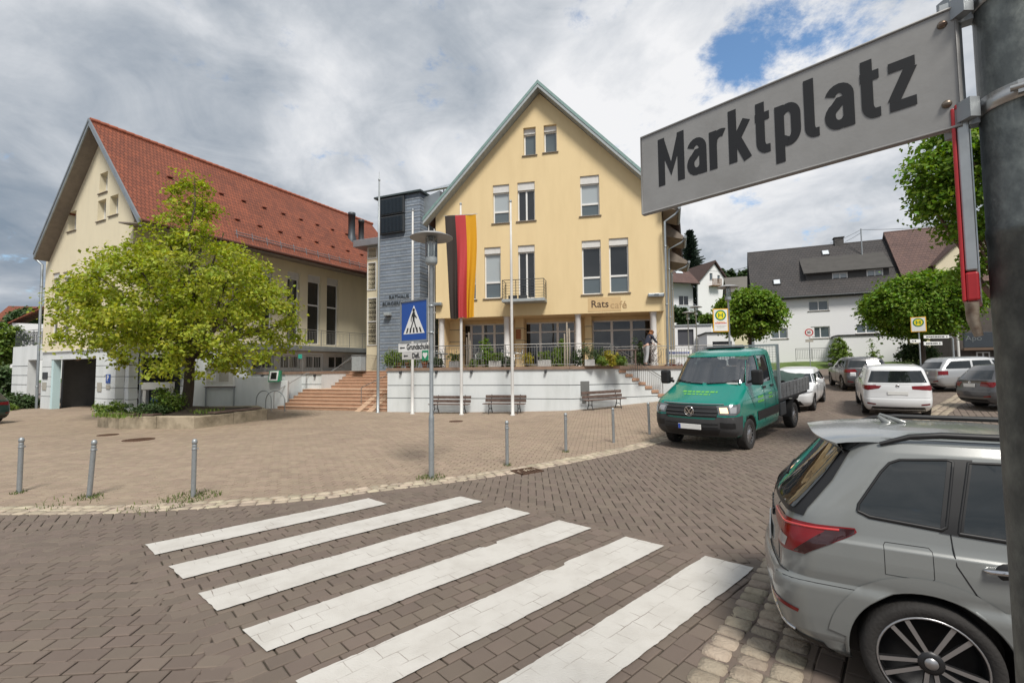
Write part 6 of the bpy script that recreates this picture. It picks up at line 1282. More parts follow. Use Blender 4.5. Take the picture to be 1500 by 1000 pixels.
# planting in the stone planter
def plant(name, label, c, rx, rz, nsp, nl, size, m, group=None, cat='plant', stems=5, rsp=.35, parent=None):
    c = Vector(c); t = thing(name, label, cat, c, 0, group)
    P, N = spray_points([(0, 0, rz*.9, rx, rx, rz*.8), (rx*.3, 0, rz*.6, rx*.7, rx*.7, rz*.6)], nsp, nl, min(rx, rz)*rsp, .7, .4); P[:, 2] = np.maximum(P[:, 2], .02); V, Q = leaf_quads(P, N, size, .3); np_mesh('foliage', V, Q, m, t)
    mb = MB()
    for k in range(stems): limb(mb, (random.uniform(-.1, .1)*rx, random.uniform(-.1, .1)*rx, 0), (random.uniform(-.7, .7)*rx, random.uniform(-.7, .7)*rx, rz*random.uniform(.9, 1.6)), .012, .004, n=4)
    mb.build('stems', M_twig, t); return t
plant('rose_shrub', 'tall loose shrub beside the lime trunk in the planter', (tb.x-.1, tb.y-1.0, .5), .55, .62, 70, 34, .09, M_fresh)
plant('low_shrub', 'dark green spreading shrub in front of the lime trunk', (tb.x-.3, tb.y-1.7, .46), .8, .3, 70, 34, .08, M_dark_leaf)
plant('low_shrub', 'low green shrub at the left end of the planter bed', (tb.x-2.3, tb.y-1.1, .45), .55, .32, 50, 30, .08, M_fresh)
for k, (dx, dy) in enumerate(((-1.3, -1.9), (1.5, -.9), (-.6, -2.3), (-1.8, -1.7))): o = tuft(Vector((tb.x+dx, tb.y+dy, .44)), .6, 160, .22, 'ground_cover', M_fresh, None, .012); o['kind'] = 'stuff'

# ------------------------------------------------------------------ the cafe terrace
def tp(px, dep, z=TZ):                        # a point on the terrace seen at pixel column px, dep metres behind the front wall
    d = ray(px, 530); P = A+nB*dep; s = (P.x*d.y-P.y*d.x)/(uB.y*d.x-uB.x*d.y); q = P+uB*s; return Vector((q.x, q.y, z))
M_trough = mat('pale concrete trough', (.50, .49, .47), .8, var=.2, vs=8); M_terr = mat('terracotta', (.42, .16, .08), .8, var=.2, vs=8)
tang = math.atan2(uB.y, uB.x)
for px, w, lab, m, h in ((666, .5, 'pale planting trough left of the flag on the terrace', M_fresh, .3), (726, .62, 'pale planting trough between the two right flagpoles on the terrace', M_fresh, .26), (798, .62, 'pale planting trough right of the bare flagpole on the terrace', M_fresh, .26), (864, .45, 'short pale trough with wide grassy plant near the right columns', M_dark_leaf, .45)):
    p = tp(px, .42); t = thing('planting_trough', lab, 'planter', p, tang, 'troughs on the terrace'); mb = MB(); mb.bbox(-w/2, w/2, -.15, .15, 0, .30, .015); mb.box(-w/2+.03, w/2-.03, -.12, .12, .302, .31); mb.build('trough', M_trough, t)
    plant('trough_plant', 'green leafy plant filling the '+lab.split(' on ')[0].replace('pale ', ''), p+Vector((0, 0, .3)), w*.62 if px != 864 else .6, h, 40, 26, .06, m, cat='plant')
plant('golden_shrub', 'bright yellow green shrub on the terrace beside the bare flagpole', tp(773, .9), .30, .40, 50, 30, .06, M_golden)
plant('golden_shrub', 'large golden green shrub on the terrace near its right end', tp(893, .9), .45, .42, 60, 30, .07, M_golden)
plant('hanging_plant', 'yellow flowering plant hanging over the terrace edge', tp(897, .30, TZ-.05), .14, .30, 30, 24, .05, M_golden)
for px, h, lab in ((711, .85, 'tall green climber before the left shop window'), (823, .8, 'tall green bush beside wooden posts at the middle window'), (578, .55, 'tall fern like plant at the left end of the terrace')): plant('tall_plant', lab, tp(px, 1.7 if px != 578 else .6), .36 if px != 578 else .5, h, 90, 30, .085, M_fresh if px != 711 else M_maple)
for i, (px, dep, rx, h, m, lab) in enumerate(((606, .45, .28, .32, M_fresh, 'green bushy plant behind the crossing sign on the terrace'), (641, .5, .25, .3, M_dark_leaf, 'dark leafy plant at the first column of the terrace'), (693, .45, .22, .26, M_fresh, 'green plant right of the bleached stakes by the flag'), (742, .5, .3, .3, M_dark_leaf, 'dark low plant behind the bare flagpole on the terrace'), (815, .5, .25, .4, M_fresh, 'green plant left of the bleached stakes at the middle column'), (846, .5, .3, .45, M_dark_leaf, 'dark shrub at the middle column of the terrace'), (880, .5, .28, .3, M_fresh, 'grassy green plant left of the golden shrub'), (908, .6, .25, .35, M_fresh, 'green plant in front of the brown wooden table'), (936, 2.0, .35, .85, M_dark_leaf, 'tall dark plant before the right hand shop window'))): plant('terrace_plant', lab, tp(px, dep), rx, h, 44, 28, .07, m)
def pot(px, dep, lab): p = tp(px, dep); t = thing('clay_pot', lab, 'pot', p); mb = MB(); mb.lathe([(0, 0), (.10, 0), (.15, .22), (.165, .22), (.165, .27), (.14, .27), (.13, .2), (0, .2)], 16); mb.build('pot', M_terr, t)
pot(584, .5, 'terracotta pot at the left end of the terrace under the fern'); pot(598, .6, 'second terracotta pot from the left end of the terrace'); pot(622, .7, 'terracotta pot behind the green heart sign on the terrace')
plant('pot_plant', 'small green plant in the second pot from the terrace end', tp(598, .6, TZ+.24), .22, .25, 30, 24, .06, M_fresh); plant('pot_plant', 'small green plant in the pot behind the green heart sign', tp(622, .7, TZ+.24), .2, .22, 30, 24, .06, M_fresh)
def posts(px, lab, dx):
    p = tp(px, .75); t = thing('wooden_trellis', lab, 'trellis', p, tang)
    for x, h, r in dx: mb = MB(); mb.tube([(x, 0, 0), (x+.01, .01, h*.5), (x, 0, h)], r, 8); mb.build('stake', mat('bleached stake', (.42, .36, .29), .85, var=.3, vs=9), t)
posts(686, 'bleached wooden stakes on the terrace right of the flag', ((-.08, 1.5, .035), (.03, 1.75, .04), (.1, 1.35, .035))); posts(831, 'bleached wooden stakes on the terrace before the middle column', ((-.12, 1.55, .035), (.0, 2.1, .04), (.11, 1.8, .04)))
def chair():
    t = thing('terrace_chair', '', 'chair', group='metal chairs on the terrace'); mb = MB()
    for s in (-1, 1): mb.tube([(s*.24, -.22, 0), (s*.25, -.2, .62), (s*.25, -.05, .68), (s*.24, .2, .66), (s*.2, .27, .75)], .012, 6); mb.tube([(s*.22, .25, 0), (s*.21, .2, .44), (s*.2, .27, .75), (s*.16, .30, .86)], .012, 6)
    mb.tube([(-.16, .30, .86), (0, .32, .88), (.16, .30, .86)], .012, 6); mb.build('tube_frame', M_steel, t)
    s = MB(); s.bbox(-.21, .21, -.2, .2, .42, .45, .01); s.build('seat', M_fas, t); s = MB()
    for k in range(4): s.tube([(-.19, .24+.02*k, .54+.08*k), (0, .26+.02*k, .545+.08*k), (.19, .24+.02*k, .54+.08*k)], .013, 6)
    s.build('backrest', M_fas, t); return t
ch = chair()
for i, (px, dep, rz, lab) in enumerate(((640, 1.3, .4, 'metal chair left of the flag at the first column'), (654, 1.0, 2.4, 'metal chair facing away close behind the left trough'), (697, 1.1, -.6, 'metal chair right of the bleached stakes on the terrace'), (744, 1.2, .8, 'metal chair behind the bare flagpole on the terrace'), (757, 1.6, -1.2, 'metal chair next to the yellow green shrub'))):
    o = ch if i == 0 else dup(ch); o.location = tp(px, dep); o.rotation_euler.z = tang+rz; o['label'] = lab
def table(px, dep, lab): t = thing('terrace_table', lab, 'table', tp(px, dep)); mb = MB(); mb.lathe([(0, .72), (.34, .72), (.35, .735), (.34, .75), (0, .75)], 24); mb.build('tabletop', M_fas, t); mb = MB(); mb.lathe([(.22, 0), (.22, .02), (.03, .04), (.03, .72)], 16); mb.build('pedestal', M_darkmet, t)
table(647, 1.7, 'round terrace table by the first column'); table(749, 2.0, 'round terrace table behind the bare flagpole')
p = tp(918, 1.0); t = thing('wooden_table', 'brown wooden table at the right end of the terrace', 'table', p, tang); mb = MB(); mb.bbox(-.45, .45, -.3, .3, .70, .74, .01); mb.build('tabletop', M_wood, t)
for x in (-.4, .4):
    for y in (-.25, .25): mb = MB(); mb.box(x-.03, x+.03, y-.03, y+.03, 0, .7); mb.build('leg', M_wood, t)
u0, u1, z0, z1 = FY.rect(756, 485, 763, 494, 1.2); mb = MB(); mb.bbox(u0, u1, 1.1, 1.19, z0-.1, z1+.1, .01); o = mb.build('menu_box', mat('orange brown wood', (.30, .11, .04), .7, var=.2), loc=FY.o, rz=FY.a); tag(o, 'orange brown menu box on the pier beside the middle window', 'menu box')
# bare climber on the last column
p = FY.w(FY.uz(956, 500, .3)[0], .05, TZ); t = thing('bare_climber', 'brown leafless climber twined on the right hand column', 'climber', p); mb = MB()
for k in range(46): a = random.uniform(0, 6.3); q = Vector((.12*math.cos(a), .12*math.sin(a), random.uniform(0, 1.5))); limb(mb, q, q+Vector((random.uniform(-.45, .45), random.uniform(-.35, .1), random.uniform(.2, .7))), .012, .003, .5, 5)
mb.build('twigs', M_twig, t)
# banner and red flower box behind the truck
p = at(975, 512, 24.0); bn_ = thing('banner', 'white banner with blue and green print behind the truck', 'banner', (p.x, p.y, 0), math.radians(-6)); q0, q1 = at(975, 526, 24), at(1012, 512, 24); w = q1.x-q0.x
mb = MB(); mb.bbox(0, w, -.01, .01, q0.z, q1.z, .004); mb.build('cloth', M_swhite, bn_); h = q1.z-q0.z
for z, hh, m, f in ((.58, .2, mat('blue print', (.08, .12, .35), .6, var=.1), 1), (.26, .08, mat('green print', (.25, .36, .12), .6, var=.1), .6)):
    mb = MB(); x = .08
    while x < w-.12: l = random.uniform(.05, .09); mb.box(x, x+l, -.013, -.0105, q0.z+h*z, q0.z+h*(z+hh)); x += l+.02
    mb.build('print_line', m, bn_)
for x in (.05, w-.05): mb = MB(); mb.cyl((x, .03, gz(p.x, p.y)-.2), (x, .03, q1.z+.05), .025, 8); mb.build('post', M_gal, bn_)
p = at(988, 534, 24.4); t = plant('red_flowers', 'dark red flowers below the white banner', (p.x, p.y, p.z-.3), .5, .25, 50, 24, .07, mat('dark red petal', (.22, .03, .02), .7, var=.3, vs=9, island=.3))

# ------------------------------------------------------------------ the person on the terrace
def skin(name, nodes, edges, m, parent, sub=2):
    me = bpy.data.meshes.new(name); me.from_pydata([n[0] for n in nodes], edges, []); o = bpy.data.objects.new(name, me); COL.objects.link(o)
    sk_ = o.modifiers.new('s', 'SKIN'); su_ = o.modifiers.new('u', 'SUBSURF'); su_.levels = su_.render_levels = sub
    if not me.skin_vertices: me.attributes.new('skin_vertices', 'FLOAT', 'POINT') if False else None
    for i, n in enumerate(nodes): v = me.skin_vertices[0].data[i]; v.radius = n[1] if isinstance(n[1], tuple) else (n[1], n[1]); v.use_root = (i == 0)
    dg = bpy.context.evaluated_depsgraph_get(); m2 = bpy.data.meshes.new_from_object(o.evaluated_get(dg)); o.modifiers.clear(); o.data = m2; m2.materials.clear(); m2.materials.append(m)
    for p in m2.polygons: p.use_smooth = True
    o.parent = parent; return o
pp = tp(947, 1.2); pers = thing('person', 'person with auburn hair, dark top and pale trousers bending over on the terrace', 'person', pp, math.radians(20))
M_skin = mat('skin', (.52, .32, .24), .55, var=.05); M_top = mat('navy knit', (.025, .03, .05), .9, var=.2, vs=12); M_trs = mat('pale grey trousers', (.42, .42, .43), .85, var=.15, vs=9); M_hair = mat('auburn hair', (.24, .09, .03), .6, var=.3, vs=40); M_shoe = mat('dark shoe', (.03, .03, .03), .6, var=.1)
body = [((0, 0, .92), (.13, .11)), ((.04, 0, 1.05), (.125, .10)), ((.14, 0, 1.24), (.15, .105)), ((.24, 0, 1.38), (.10, .085)), ((.30, 0, 1.44), .05), ((.34, 0, 1.52), (.075, .09)), ((.36, 0, 1.60), (.07, .085)),
        ((.22, .18, 1.36), .055), ((.34, .22, 1.14), .042), ((.52, .17, 1.02), .032), ((.22, -.18, 1.36), .055), ((.35, -.23, 1.13), .042), ((.54, -.18, 1.04), .032),
        ((-.01, .10, .86), .095), ((.05, .11, .48), .06), ((-.03, .11, .08), .042), ((.07, .11, .035), .035), ((-.01, -.10, .86), .095), ((-.02, -.11, .48), .06), ((-.12, -.11, .08), .042), ((-.02, -.11, .035), .035)]
skin('body', body, [(0,1),(1,2),(2,3),(3,4),(4,5),(5,6),(3,7),(7,8),(8,9),(3,10),(10,11),(11,12),(0,13),(13,14),(14,15),(15,16),(0,17),(17,18),(18,19),(19,20)], M_skin, pers)
for s, b0 in ((1, (.52, .17, 1.02)), (-1, (.54, -.18, 1.04))):
    b_ = Vector(b0); nodes = [(b_, .03), (b_+Vector((.05, 0, -.02)), (.035, .018))]; ed = [(0, 1)]
    for k in range(4): y = (k-1.5)*.017; i = len(nodes); nodes += [(b_+Vector((.085, y, -.035)), .009), (b_+Vector((.115, y*1.05, -.055-.004*k)), .008), (b_+Vector((.125, y, -.085)), .007)]; ed += [(1, i), (i, i+1), (i+1, i+2)]
    i = len(nodes); nodes += [(b_+Vector((.05, -s*.035, -.035)), .010), (b_+Vector((.08, -s*.04, -.06)), .009)]; ed += [(1, i), (i, i+1)]; skin('hand', nodes, ed, M_skin, pers, 1)
skin('top', [((-.01, 0, .88), (.155, .135)), ((.04, 0, 1.05), (.15, .12)), ((.14, 0, 1.24), (.17, .125)), ((.25, 0, 1.39), (.11, .095)), ((.22, .18, 1.365), .07), ((.34, .22, 1.14), .055), ((.48, .18, 1.045), .045), ((.22, -.18, 1.365), .07), ((.35, -.23, 1.13), .055), ((.50, -.19, 1.06), .045)], [(0,1),(1,2),(2,3),(3,4),(4,5),(5,6),(3,7),(7,8),(8,9)], M_top, pers)
skin('trousers', [((-.01, 0, .93), (.145, .125)), ((-.01, .10, .83), .11), ((.05, .11, .48), .078), ((-.03, .11, .09), .062), ((-.01, -.10, .83), .11), ((-.02, -.11, .48), .078), ((-.12, -.11, .09), .062)], [(0,1),(1,2),(2,3),(0,4),(4,5),(5,6)], M_trs, pers)
skin('hair', [((.30, 0, 1.52), (.085, .095)), ((.33, 0, 1.60), (.10, .10)), ((.36, 0, 1.66), (.075, .08)), ((.27, 0, 1.47), (.06, .08))], [(3,0),(0,1),(1,2)], M_hair, pers)
for y, x in ((.11, 0), (-.11, -.09)): mb = MB(); mb.bbox(-.10+x, .16+x, y-.045, y+.045, 0, .07, .03); mb.build('shoe', M_shoe, pers)
mb = MB(); mb.lathe([(0, -.012), (.012, -.006), (.014, .004), (0, .016)], 8, mx=Matrix.Translation((.435, 0, 1.555)) @ Matrix.Rotation(PI/2, 4, 'Y')); mb.build('nose', M_skin, pers)
for y in (-.03, .03): mb = MB(); mb.lathe([(0, -.009), (.009, 0), (0, .009)], 8, mx=Matrix.Translation((.412, y, 1.585))); mb.build('eye', M_sblk, pers)
mb = MB(); mb.bbox(.405, .418, -.02, .02, 1.505, 1.515, .003); mb.build('mouth', mat('lip', (.32, .11, .09), .5, var=0), pers)
# ------------------------------------------------------------------ vehicles: bodies are stacks of horizontal sections
def half(xr, xf, W, rr, rf, br, bf, sb):
    rr = min(rr, W*.9, (xf-xr)*.42); rf = min(rf, W*.9, (xf-xr)*.42); o = []
    for t in np.linspace(0, 1, 8): y = (W-rr)*t; o.append((xr+br*(y/W)**2, y))
    x0, y0 = o[-1]
    for a in np.linspace(180, 90, 8)[1:]: o.append((x0+rr+rr*math.cos(math.radians(a)), y0+rr*math.sin(math.radians(a))))
    xe = xf-bf*((W-rf)/W)**2
    for t in np.linspace(0, 1, 26)[1:]: o.append((x0+rr+(xe-rf-x0-rr)*t, W))
    for a in np.linspace(90, 0, 8)[1:]: o.append((xe-rf+rf*math.cos(math.radians(a)), W-rf+rf*math.sin(math.radians(a))))
    for t in np.linspace(1, 0, 8)[1:]: y = (W-rf)*t; o.append((xf-bf*(y/W)**2, y))
    xm, hl = (xr+xf)/2, (xf-xr)/2
    return [(x, y*(1-sb*((x-xm)/hl)**2)) for x, y in o]
def body_mesh(tab, zs, br=.10, bf=.22, sb=.05, rr=.22, rf=.34):
    """tab: rows (z, x_rear, x_front, half_width)"""
    T = np.array(tab, float); mb = MB(); rings = []
    def col(c):
        z = T[:, 0]; v = T[:, c]; return lambda q: float(np.interp(q, z, v))
    fr, ff, fw = col(1), col(2), col(3)
    for z in zs:
        h = half(fr(z), ff(z), fw(z), rr, rf, br, bf, sb); ring = h+[(x, -y) for x, y in h[-2:0:-1]]; rings.append([(x, y, z) for x, y in ring])
    n = len(rings[0]); vs = [p for r in rings for p in r]
    mb.add(vs, [(i*n+k, i*n+(k+1) % n, (i+1)*n+(k+1) % n, (i+1)*n+k) for i in range(len(rings)-1) for k in range(n)], 0, True)
    mb.f += [tuple(range(n))[::-1], tuple(range((len(rings)-1)*n, len(rings)*n))]; mb.mi += [0, 0]; mb.sm += [True, True]
    return mb
def zlev(tab, dome=.05, n=34):
    """even spacing measured along the outline, so bonnets get their sections"""
    T = np.array(tab, float); d = np.abs(np.diff(T, axis=0)); s = np.r_[0, np.cumsum(d[:, 0]+.35*d[:, 2]+.35*d[:, 1]+.5*d[:, 3])]
    return np.unique(np.round(np.r_[np.interp(np.linspace(0, s[-1], n), s, T[:, 0]), T[:, 0]], 4))
def boolean(o, cutter, op='DIFFERENCE'):
    cutter.parent = o.parent
    m = o.modifiers.new('b', 'BOOLEAN'); m.object = cutter; m.operation = op; m.solver = 'EXACT'
    dg = bpy.context.evaluated_depsgraph_get(); me = bpy.data.meshes.new_from_object(o.evaluated_get(dg)); o.modifiers.clear(); old = o.data; o.data = me; me.name = old.name; return o
def kill(o): me = o.data; bpy.data.objects.remove(o); bpy.data.meshes.remove(me)
class Surf:
    """something to lay windows, lamps and seams on: rays against the uncut body"""
    def __init__(s, mb): s.t = BVHTree.FromPolygons([Vector(v) for v in mb.v], mb.f)
    def hit(s, o, d):
        p, n, i, q = s.t.ray_cast(Vector(o), Vector(d)); 
        if p is None: return None
        return p, (n if n.dot(Vector(d)) < 0 else -n)
FC = [3.4, .85]
VIEWS = {'R': (lambda a, b: (a, -3, b), (0, 1, 0)), 'L': (lambda a, b: (a, 3, b), (0, -1, 0)), 'B': (lambda a, b: (-4, a, b), (1, 0, 0)), 'F': (lambda a, b: (9, a, b), (-1, 0, 0)), 'T': (lambda a, b: (a, b, 5), (0, 0, -1)),
         'BR': (lambda a, b: (-3+.7071*a, -3-.7071*a, b), (.7071, .7071, 0)), 'BL': (lambda a, b: (-3+.7071*a, 3+.7071*a, b), (.7071, -.7071, 0)), 'FL': (lambda a, b: (FC[0]+3-.7071*a, FC[1]+3+.7071*a, b), (-.7071, -.7071, 0)), 'FR': (lambda a, b: (FC[0]+3-.7071*a, -FC[1]-3-.7071*a, b), (-.7071, .7071, 0))}
def patch(sf, view, poly, off, name, m, parent, step=.06, fix=False):
    """a piece of the body's skin inside a 2-D outline, lifted off by off"""
    P = [Vector(p) for p in poly]; q = []
    for i in range(len(P)):
        a, b = P[i], P[(i+1) % len(P)]; k = max(1, int((b-a).length/step)); q += [a.lerp(b, t/k) for t in range(k)]
    n = len(q); xs = [p.x for p in q]; ys = [p.y for p in q]; inner = []
    gx = np.arange(min(xs)+step/2, max(xs), step); gy = np.arange(min(ys)+step/2, max(ys), step)
    if len(gx) and len(gy):
        X, Y = np.meshgrid(gx, gy); k = pip(X.ravel(), Y.ravel(), [(p.x, p.y) for p in q]); inner = [Vector((a, b)) for a, b in zip(X.ravel()[k], Y.ravel()[k])]
    r = delaunay_2d_cdt(q+inner, [(i, (i+1) % n) for i in range(n)], [list(range(n))], 1, 1e-6); f, d = VIEWS[view]; vs, ok = [], []
    for v in r[0]:
        h = sf.hit(f(v.x, v.y), d); ok.append(h is not None); vs.append(h[0]+h[1]*off if h else Vector((0, 0, 0)))
    mb = MB(); mb.add(vs, [tuple(t) for t in r[2] if all(ok[i] for i in t)], 0, True)
    o = mb.build(name, m, parent, fix=False)
    bm = bmesh.new(); bm.from_mesh(o.data)
    for fc in bm.faces:
        if fc.normal.dot(Vector(d)) > 0: fc.normal_flip()
    bm.to_mesh(o.data); bm.free(); return o
def seam(sf, view, pts, name, m, parent, r=.004, off=.0, step=.04, closed=False):
    P = [Vector(p) for p in pts]; P = P+P[:1] if closed else P; q = []
    for a, b in zip(P, P[1:]): k = max(1, int((b-a).length/step)); q += [a.lerp(b, t/k) for t in range(k)]
    q.append(P[-1]); f, d = VIEWS[view]; o = []
    for v in q:
        h = sf.hit(f(v.x, v.y), d)
        if h: o.append(h[0]+h[1]*off)
    mb = MB()
    if len(o) > 1: mb.tube(o, r, 6)
    return mb.build(name, m, parent)
M_tyre = mat('tyre rubber', (.022, .020, .019), .85, var=.2, vs=12, bump=.3, bs=50)
M_trim = mat('black car plastic', (.010, .010, .011), .5, var=.1, vs=5)
M_carglass = glass('tinted car glass', (.012, .015, .016), .02)
M_redl = mat('red lamp lens', (.17, .002, .004), .2, var=0, coat=.3); M_clr = mat('clear lamp lens', (.36, .36, .37), .1, .3, var=0, coat=.6); M_orl = mat('amber lamp', (.65, .32, .12), .15, var=0, coat=.5)
M_chr = mat('chrome', (.62, .62, .63), .12, 1.0, var=0); M_alloy = mat('silver alloy', (.42, .42, .43), .32, .85, var=.1); M_dalloy = mat('dark alloy', (.035, .035, .037), .4, .6, var=.1)
M_plate_ = mat('number plate white', (.72, .72, .70), .5, var=.04); M_eu = mat('plate blue', (.02, .07, .40), .5, var=0)
def paint(name, col, metal=.0, rough=.32): return mat(name, col, rough, metal, var=.0, vs=1.0, coat=.7)
def wheel(parent, x, y, z, R, w, rim='ten', rr=.70, side=-1, lean=0):
    """tyre with rim; side -1 = right"""
    mx = Matrix.Translation((x, y, z)) @ Matrix.Rotation(lean, 4, 'Z') @ Matrix.Rotation(PI/2 if side < 0 else -PI/2, 4, 'X'); q = R*rr
    mb = MB(); mb.lathe([(q, -w/2+.01), (q*1.03, -w/2), (R*.96, -w/2+.01), (R*.992, -w/2+.03), (R, -w/2+.05), (R, w/2-.05), (R*.992, w/2-.03), (R*.965, w/2-.008), (R*.90, w/2), (q*1.06, w/2-.004), (q, w/2-.016), (q*.97, w/2-.03)], 48, mx=mx)
    for k in range(3): mb.lathe([(R+.0002, -.05+.05*k-.006), (R+.001, -.05+.05*k), (R+.0002, -.05+.05*k+.006)], 48, mx=mx)
    ty = mb.build('wheel', M_tyre, parent)
    rm = MB(); rm.lathe([(q, w/2-.014), (q*.955, w/2-.010), (q*.945, w/2-.02), (q*.93, w/2-.05), (q*.90, -w/2+.03), (0, -w/2+.03)], 48, mx=mx, mi=1)
    rm.lathe([(q*1.005, w/2-.016), (q*.985, w/2-.006), (q*.955, w/2-.012), (q*.945, w/2-.02)], 48, mx=mx, mi=0)
    n = {'ten': 10, 'five': 5, 'steel': 12}[rim]
    if rim == 'ten':
        for k in range(5):
            c = 2*PI*k/5+.3
            for s in (-1, 1):
                a0, a1 = c+s*.30, c+s*.47; p = [(q*.24*math.cos(c+s*.12), q*.24*math.sin(c+s*.12)), (q*.965*math.cos(a0+s*.10), q*.965*math.sin(a0+s*.10)), (q*.965*math.cos(a1+s*.02), q*.965*math.sin(a1+s*.02)), (q*.22*math.cos(c+s*.5), q*.22*math.sin(c+s*.5))]
                rm.add([mx @ Vector((u, v, d)) for d in (w/2-.045, w/2-.020) for u, v in p], [(3,2,1,0),(4,5,6,7),(0,1,5,4),(1,2,6,5),(2,3,7,6),(3,0,4,7)], 1)
                e = [Vector((*p[0], w/2-.0195)), Vector((*p[1], w/2-.0165)), Vector((*p[2], w/2-.0165))]; dirn = (e[1]-e[0]).normalized(); nn = Vector((-dirn.y, dirn.x, 0))*s*.022
                rm.add([mx @ v for v in (e[0], e[1], e[1]+nn*1.2, e[0]+nn)], [(0,1,2,3)], 0)
    else:
        for k in range(n):
            a = 2*PI*k/n; wd_ = q*(.16 if rim == 'five' else .07); p = [(q*.15, -wd_*.9), (q*.96, -wd_), (q*.96, wd_), (q*.15, wd_*.9)]
            if rim == 'steel': p = [(q*.45, -wd_), (q*.93, -wd_*1.4), (q*.93, wd_*1.4), (q*.45, wd_)]
            rm.add([mx @ Vector((u*math.cos(a)-v*math.sin(a), u*math.sin(a)+v*math.cos(a), d)) for d in (w/2-.05, w/2-.022) for u, v in p], [(3,2,1,0),(4,5,6,7),(0,1,5,4),(1,2,6,5),(2,3,7,6),(3,0,4,7)], 0)
        if rim == 'steel': rm.lathe([(q*.60, w/2-.04), (q*.45, w/2-.012), (q*.2, w/2-.006), (0, w/2-.006)], 24, mx=mx)
    rm.lathe([(q*.26, w/2-.03), (q*.24, w/2-.016), (q*.14, w/2-.013)], 24, mx=mx, mi=1); rm.lathe([(q*.13, w/2-.014), (q*.12, w/2-.008), (0, w/2-.006)], 24, mx=mx, mi=0)
    rm.build('rim', [M_alloy, M_dalloy], ty); return ty
KSUV = dict(tab=[(.20,-.66,3.30,.78),(.26,-.78,3.38,.84),(.36,-.845,3.45,.885),(.48,-.875,3.48,.905),(.60,-.89,3.49,.92),(.675,-.885,3.48,.928),(.695,-.872,3.475,.922),(.72,-.836,3.46,.906),(.78,-.830,3.43,.918),(.90,-.825,3.36,.920),(.985,-.812,2.95,.912),(1.005,-.808,2.62,.894),(1.03,-.80,2.40,.880),(1.08,-.775,2.30,.866),(1.13,-.715,2.22,.85),(1.30,-.555,1.90,.79),(1.42,-.45,1.66,.745),(1.48,-.40,1.50,.715),(1.53,-.37,1.28,.675),(1.56,-.34,1.05,.60),(1.585,-.24,.75,.46),(1.598,-.10,.45,.25)], wb=2.64, R=.345, arch=.405)
SUV = dict(tab=[(.20,-.66,3.30,.78),(.26,-.78,3.38,.84),(.36,-.845,3.45,.885),(.48,-.875,3.48,.905),(.60,-.88,3.49,.915),(.68,-.868,3.48,.918),(.72,-.845,3.46,.918),(.78,-.838,3.43,.918),(.90,-.825,3.36,.912),(.97,-.812,2.95,.902),(1.0,-.805,2.62,.892),(1.03,-.80,2.40,.878),(1.08,-.785,2.30,.866),(1.13,-.755,2.22,.85),(1.30,-.655,1.90,.79),(1.42,-.58,1.66,.745),(1.48,-.545,1.50,.715),(1.53,-.53,1.28,.675),(1.56,-.50,1.05,.60),(1.585,-.38,.75,.46),(1.598,-.18,.45,.25)], wb=2.64, R=.345, arch=.405)
def shift(tab, f): return [f(*r) for r in tab]
VAN = dict(tab=[(.20,-.72,3.35,.78),(.26,-.82,3.42,.84),(.36,-.90,3.50,.885),(.48,-.93,3.53,.905),(.60,-.935,3.54,.912),(.68,-.91,3.53,.915),(.80,-.90,3.50,.912),(.92,-.895,3.40,.905),(1.0,-.885,2.95,.892),(1.05,-.875,2.66,.878),(1.10,-.86,2.55,.866),(1.16,-.84,2.42,.85),(1.35,-.77,2.05,.80),(1.48,-.72,1.78,.765),(1.55,-.69,1.58,.735),(1.60,-.66,1.30,.68),(1.63,-.60,1.02,.58),(1.65,-.45,.75,.43),(1.66,-.22,.45,.22)], wb=2.77, R=.325, arch=.37)
EST = dict(tab=[(.20,-.85,3.35,.76),(.26,-.98,3.46,.81),(.36,-1.05,3.56,.85),(.48,-1.08,3.60,.87),(.60,-1.08,3.61,.88),(.66,-1.05,3.59,.88),(.80,-1.03,3.52,.875),(.88,-1.02,3.10,.865),(.92,-1.01,2.75,.852),(.96,-.985,2.45,.838),(1.02,-.94,2.28,.815),(1.20,-.78,1.90,.745),(1.32,-.68,1.62,.695),(1.38,-.63,1.42,.665),(1.43,-.58,1.15,.60),(1.46,-.5,.85,.50),(1.475,-.3,.5,.28)], wb=2.75, R=.31, arch=.35)
HAT = dict(tab=[(.20,-.62,3.25,.76),(.26,-.72,3.35,.82),(.36,-.78,3.42,.86),(.48,-.80,3.45,.88),(.60,-.80,3.46,.89),(.68,-.78,3.44,.89),(.80,-.765,3.38,.885),(.90,-.755,2.95,.872),(.94,-.74,2.60,.862),(.98,-.72,2.35,.848),(1.04,-.68,2.22,.828),(1.20,-.56,1.88,.755),(1.33,-.45,1.60,.70),(1.40,-.38,1.38,.665),(1.45,-.32,1.10,.60),(1.475,-.20,.80,.48),(1.485,0,.45,.26)], wb=2.62, R=.315, arch=.355)
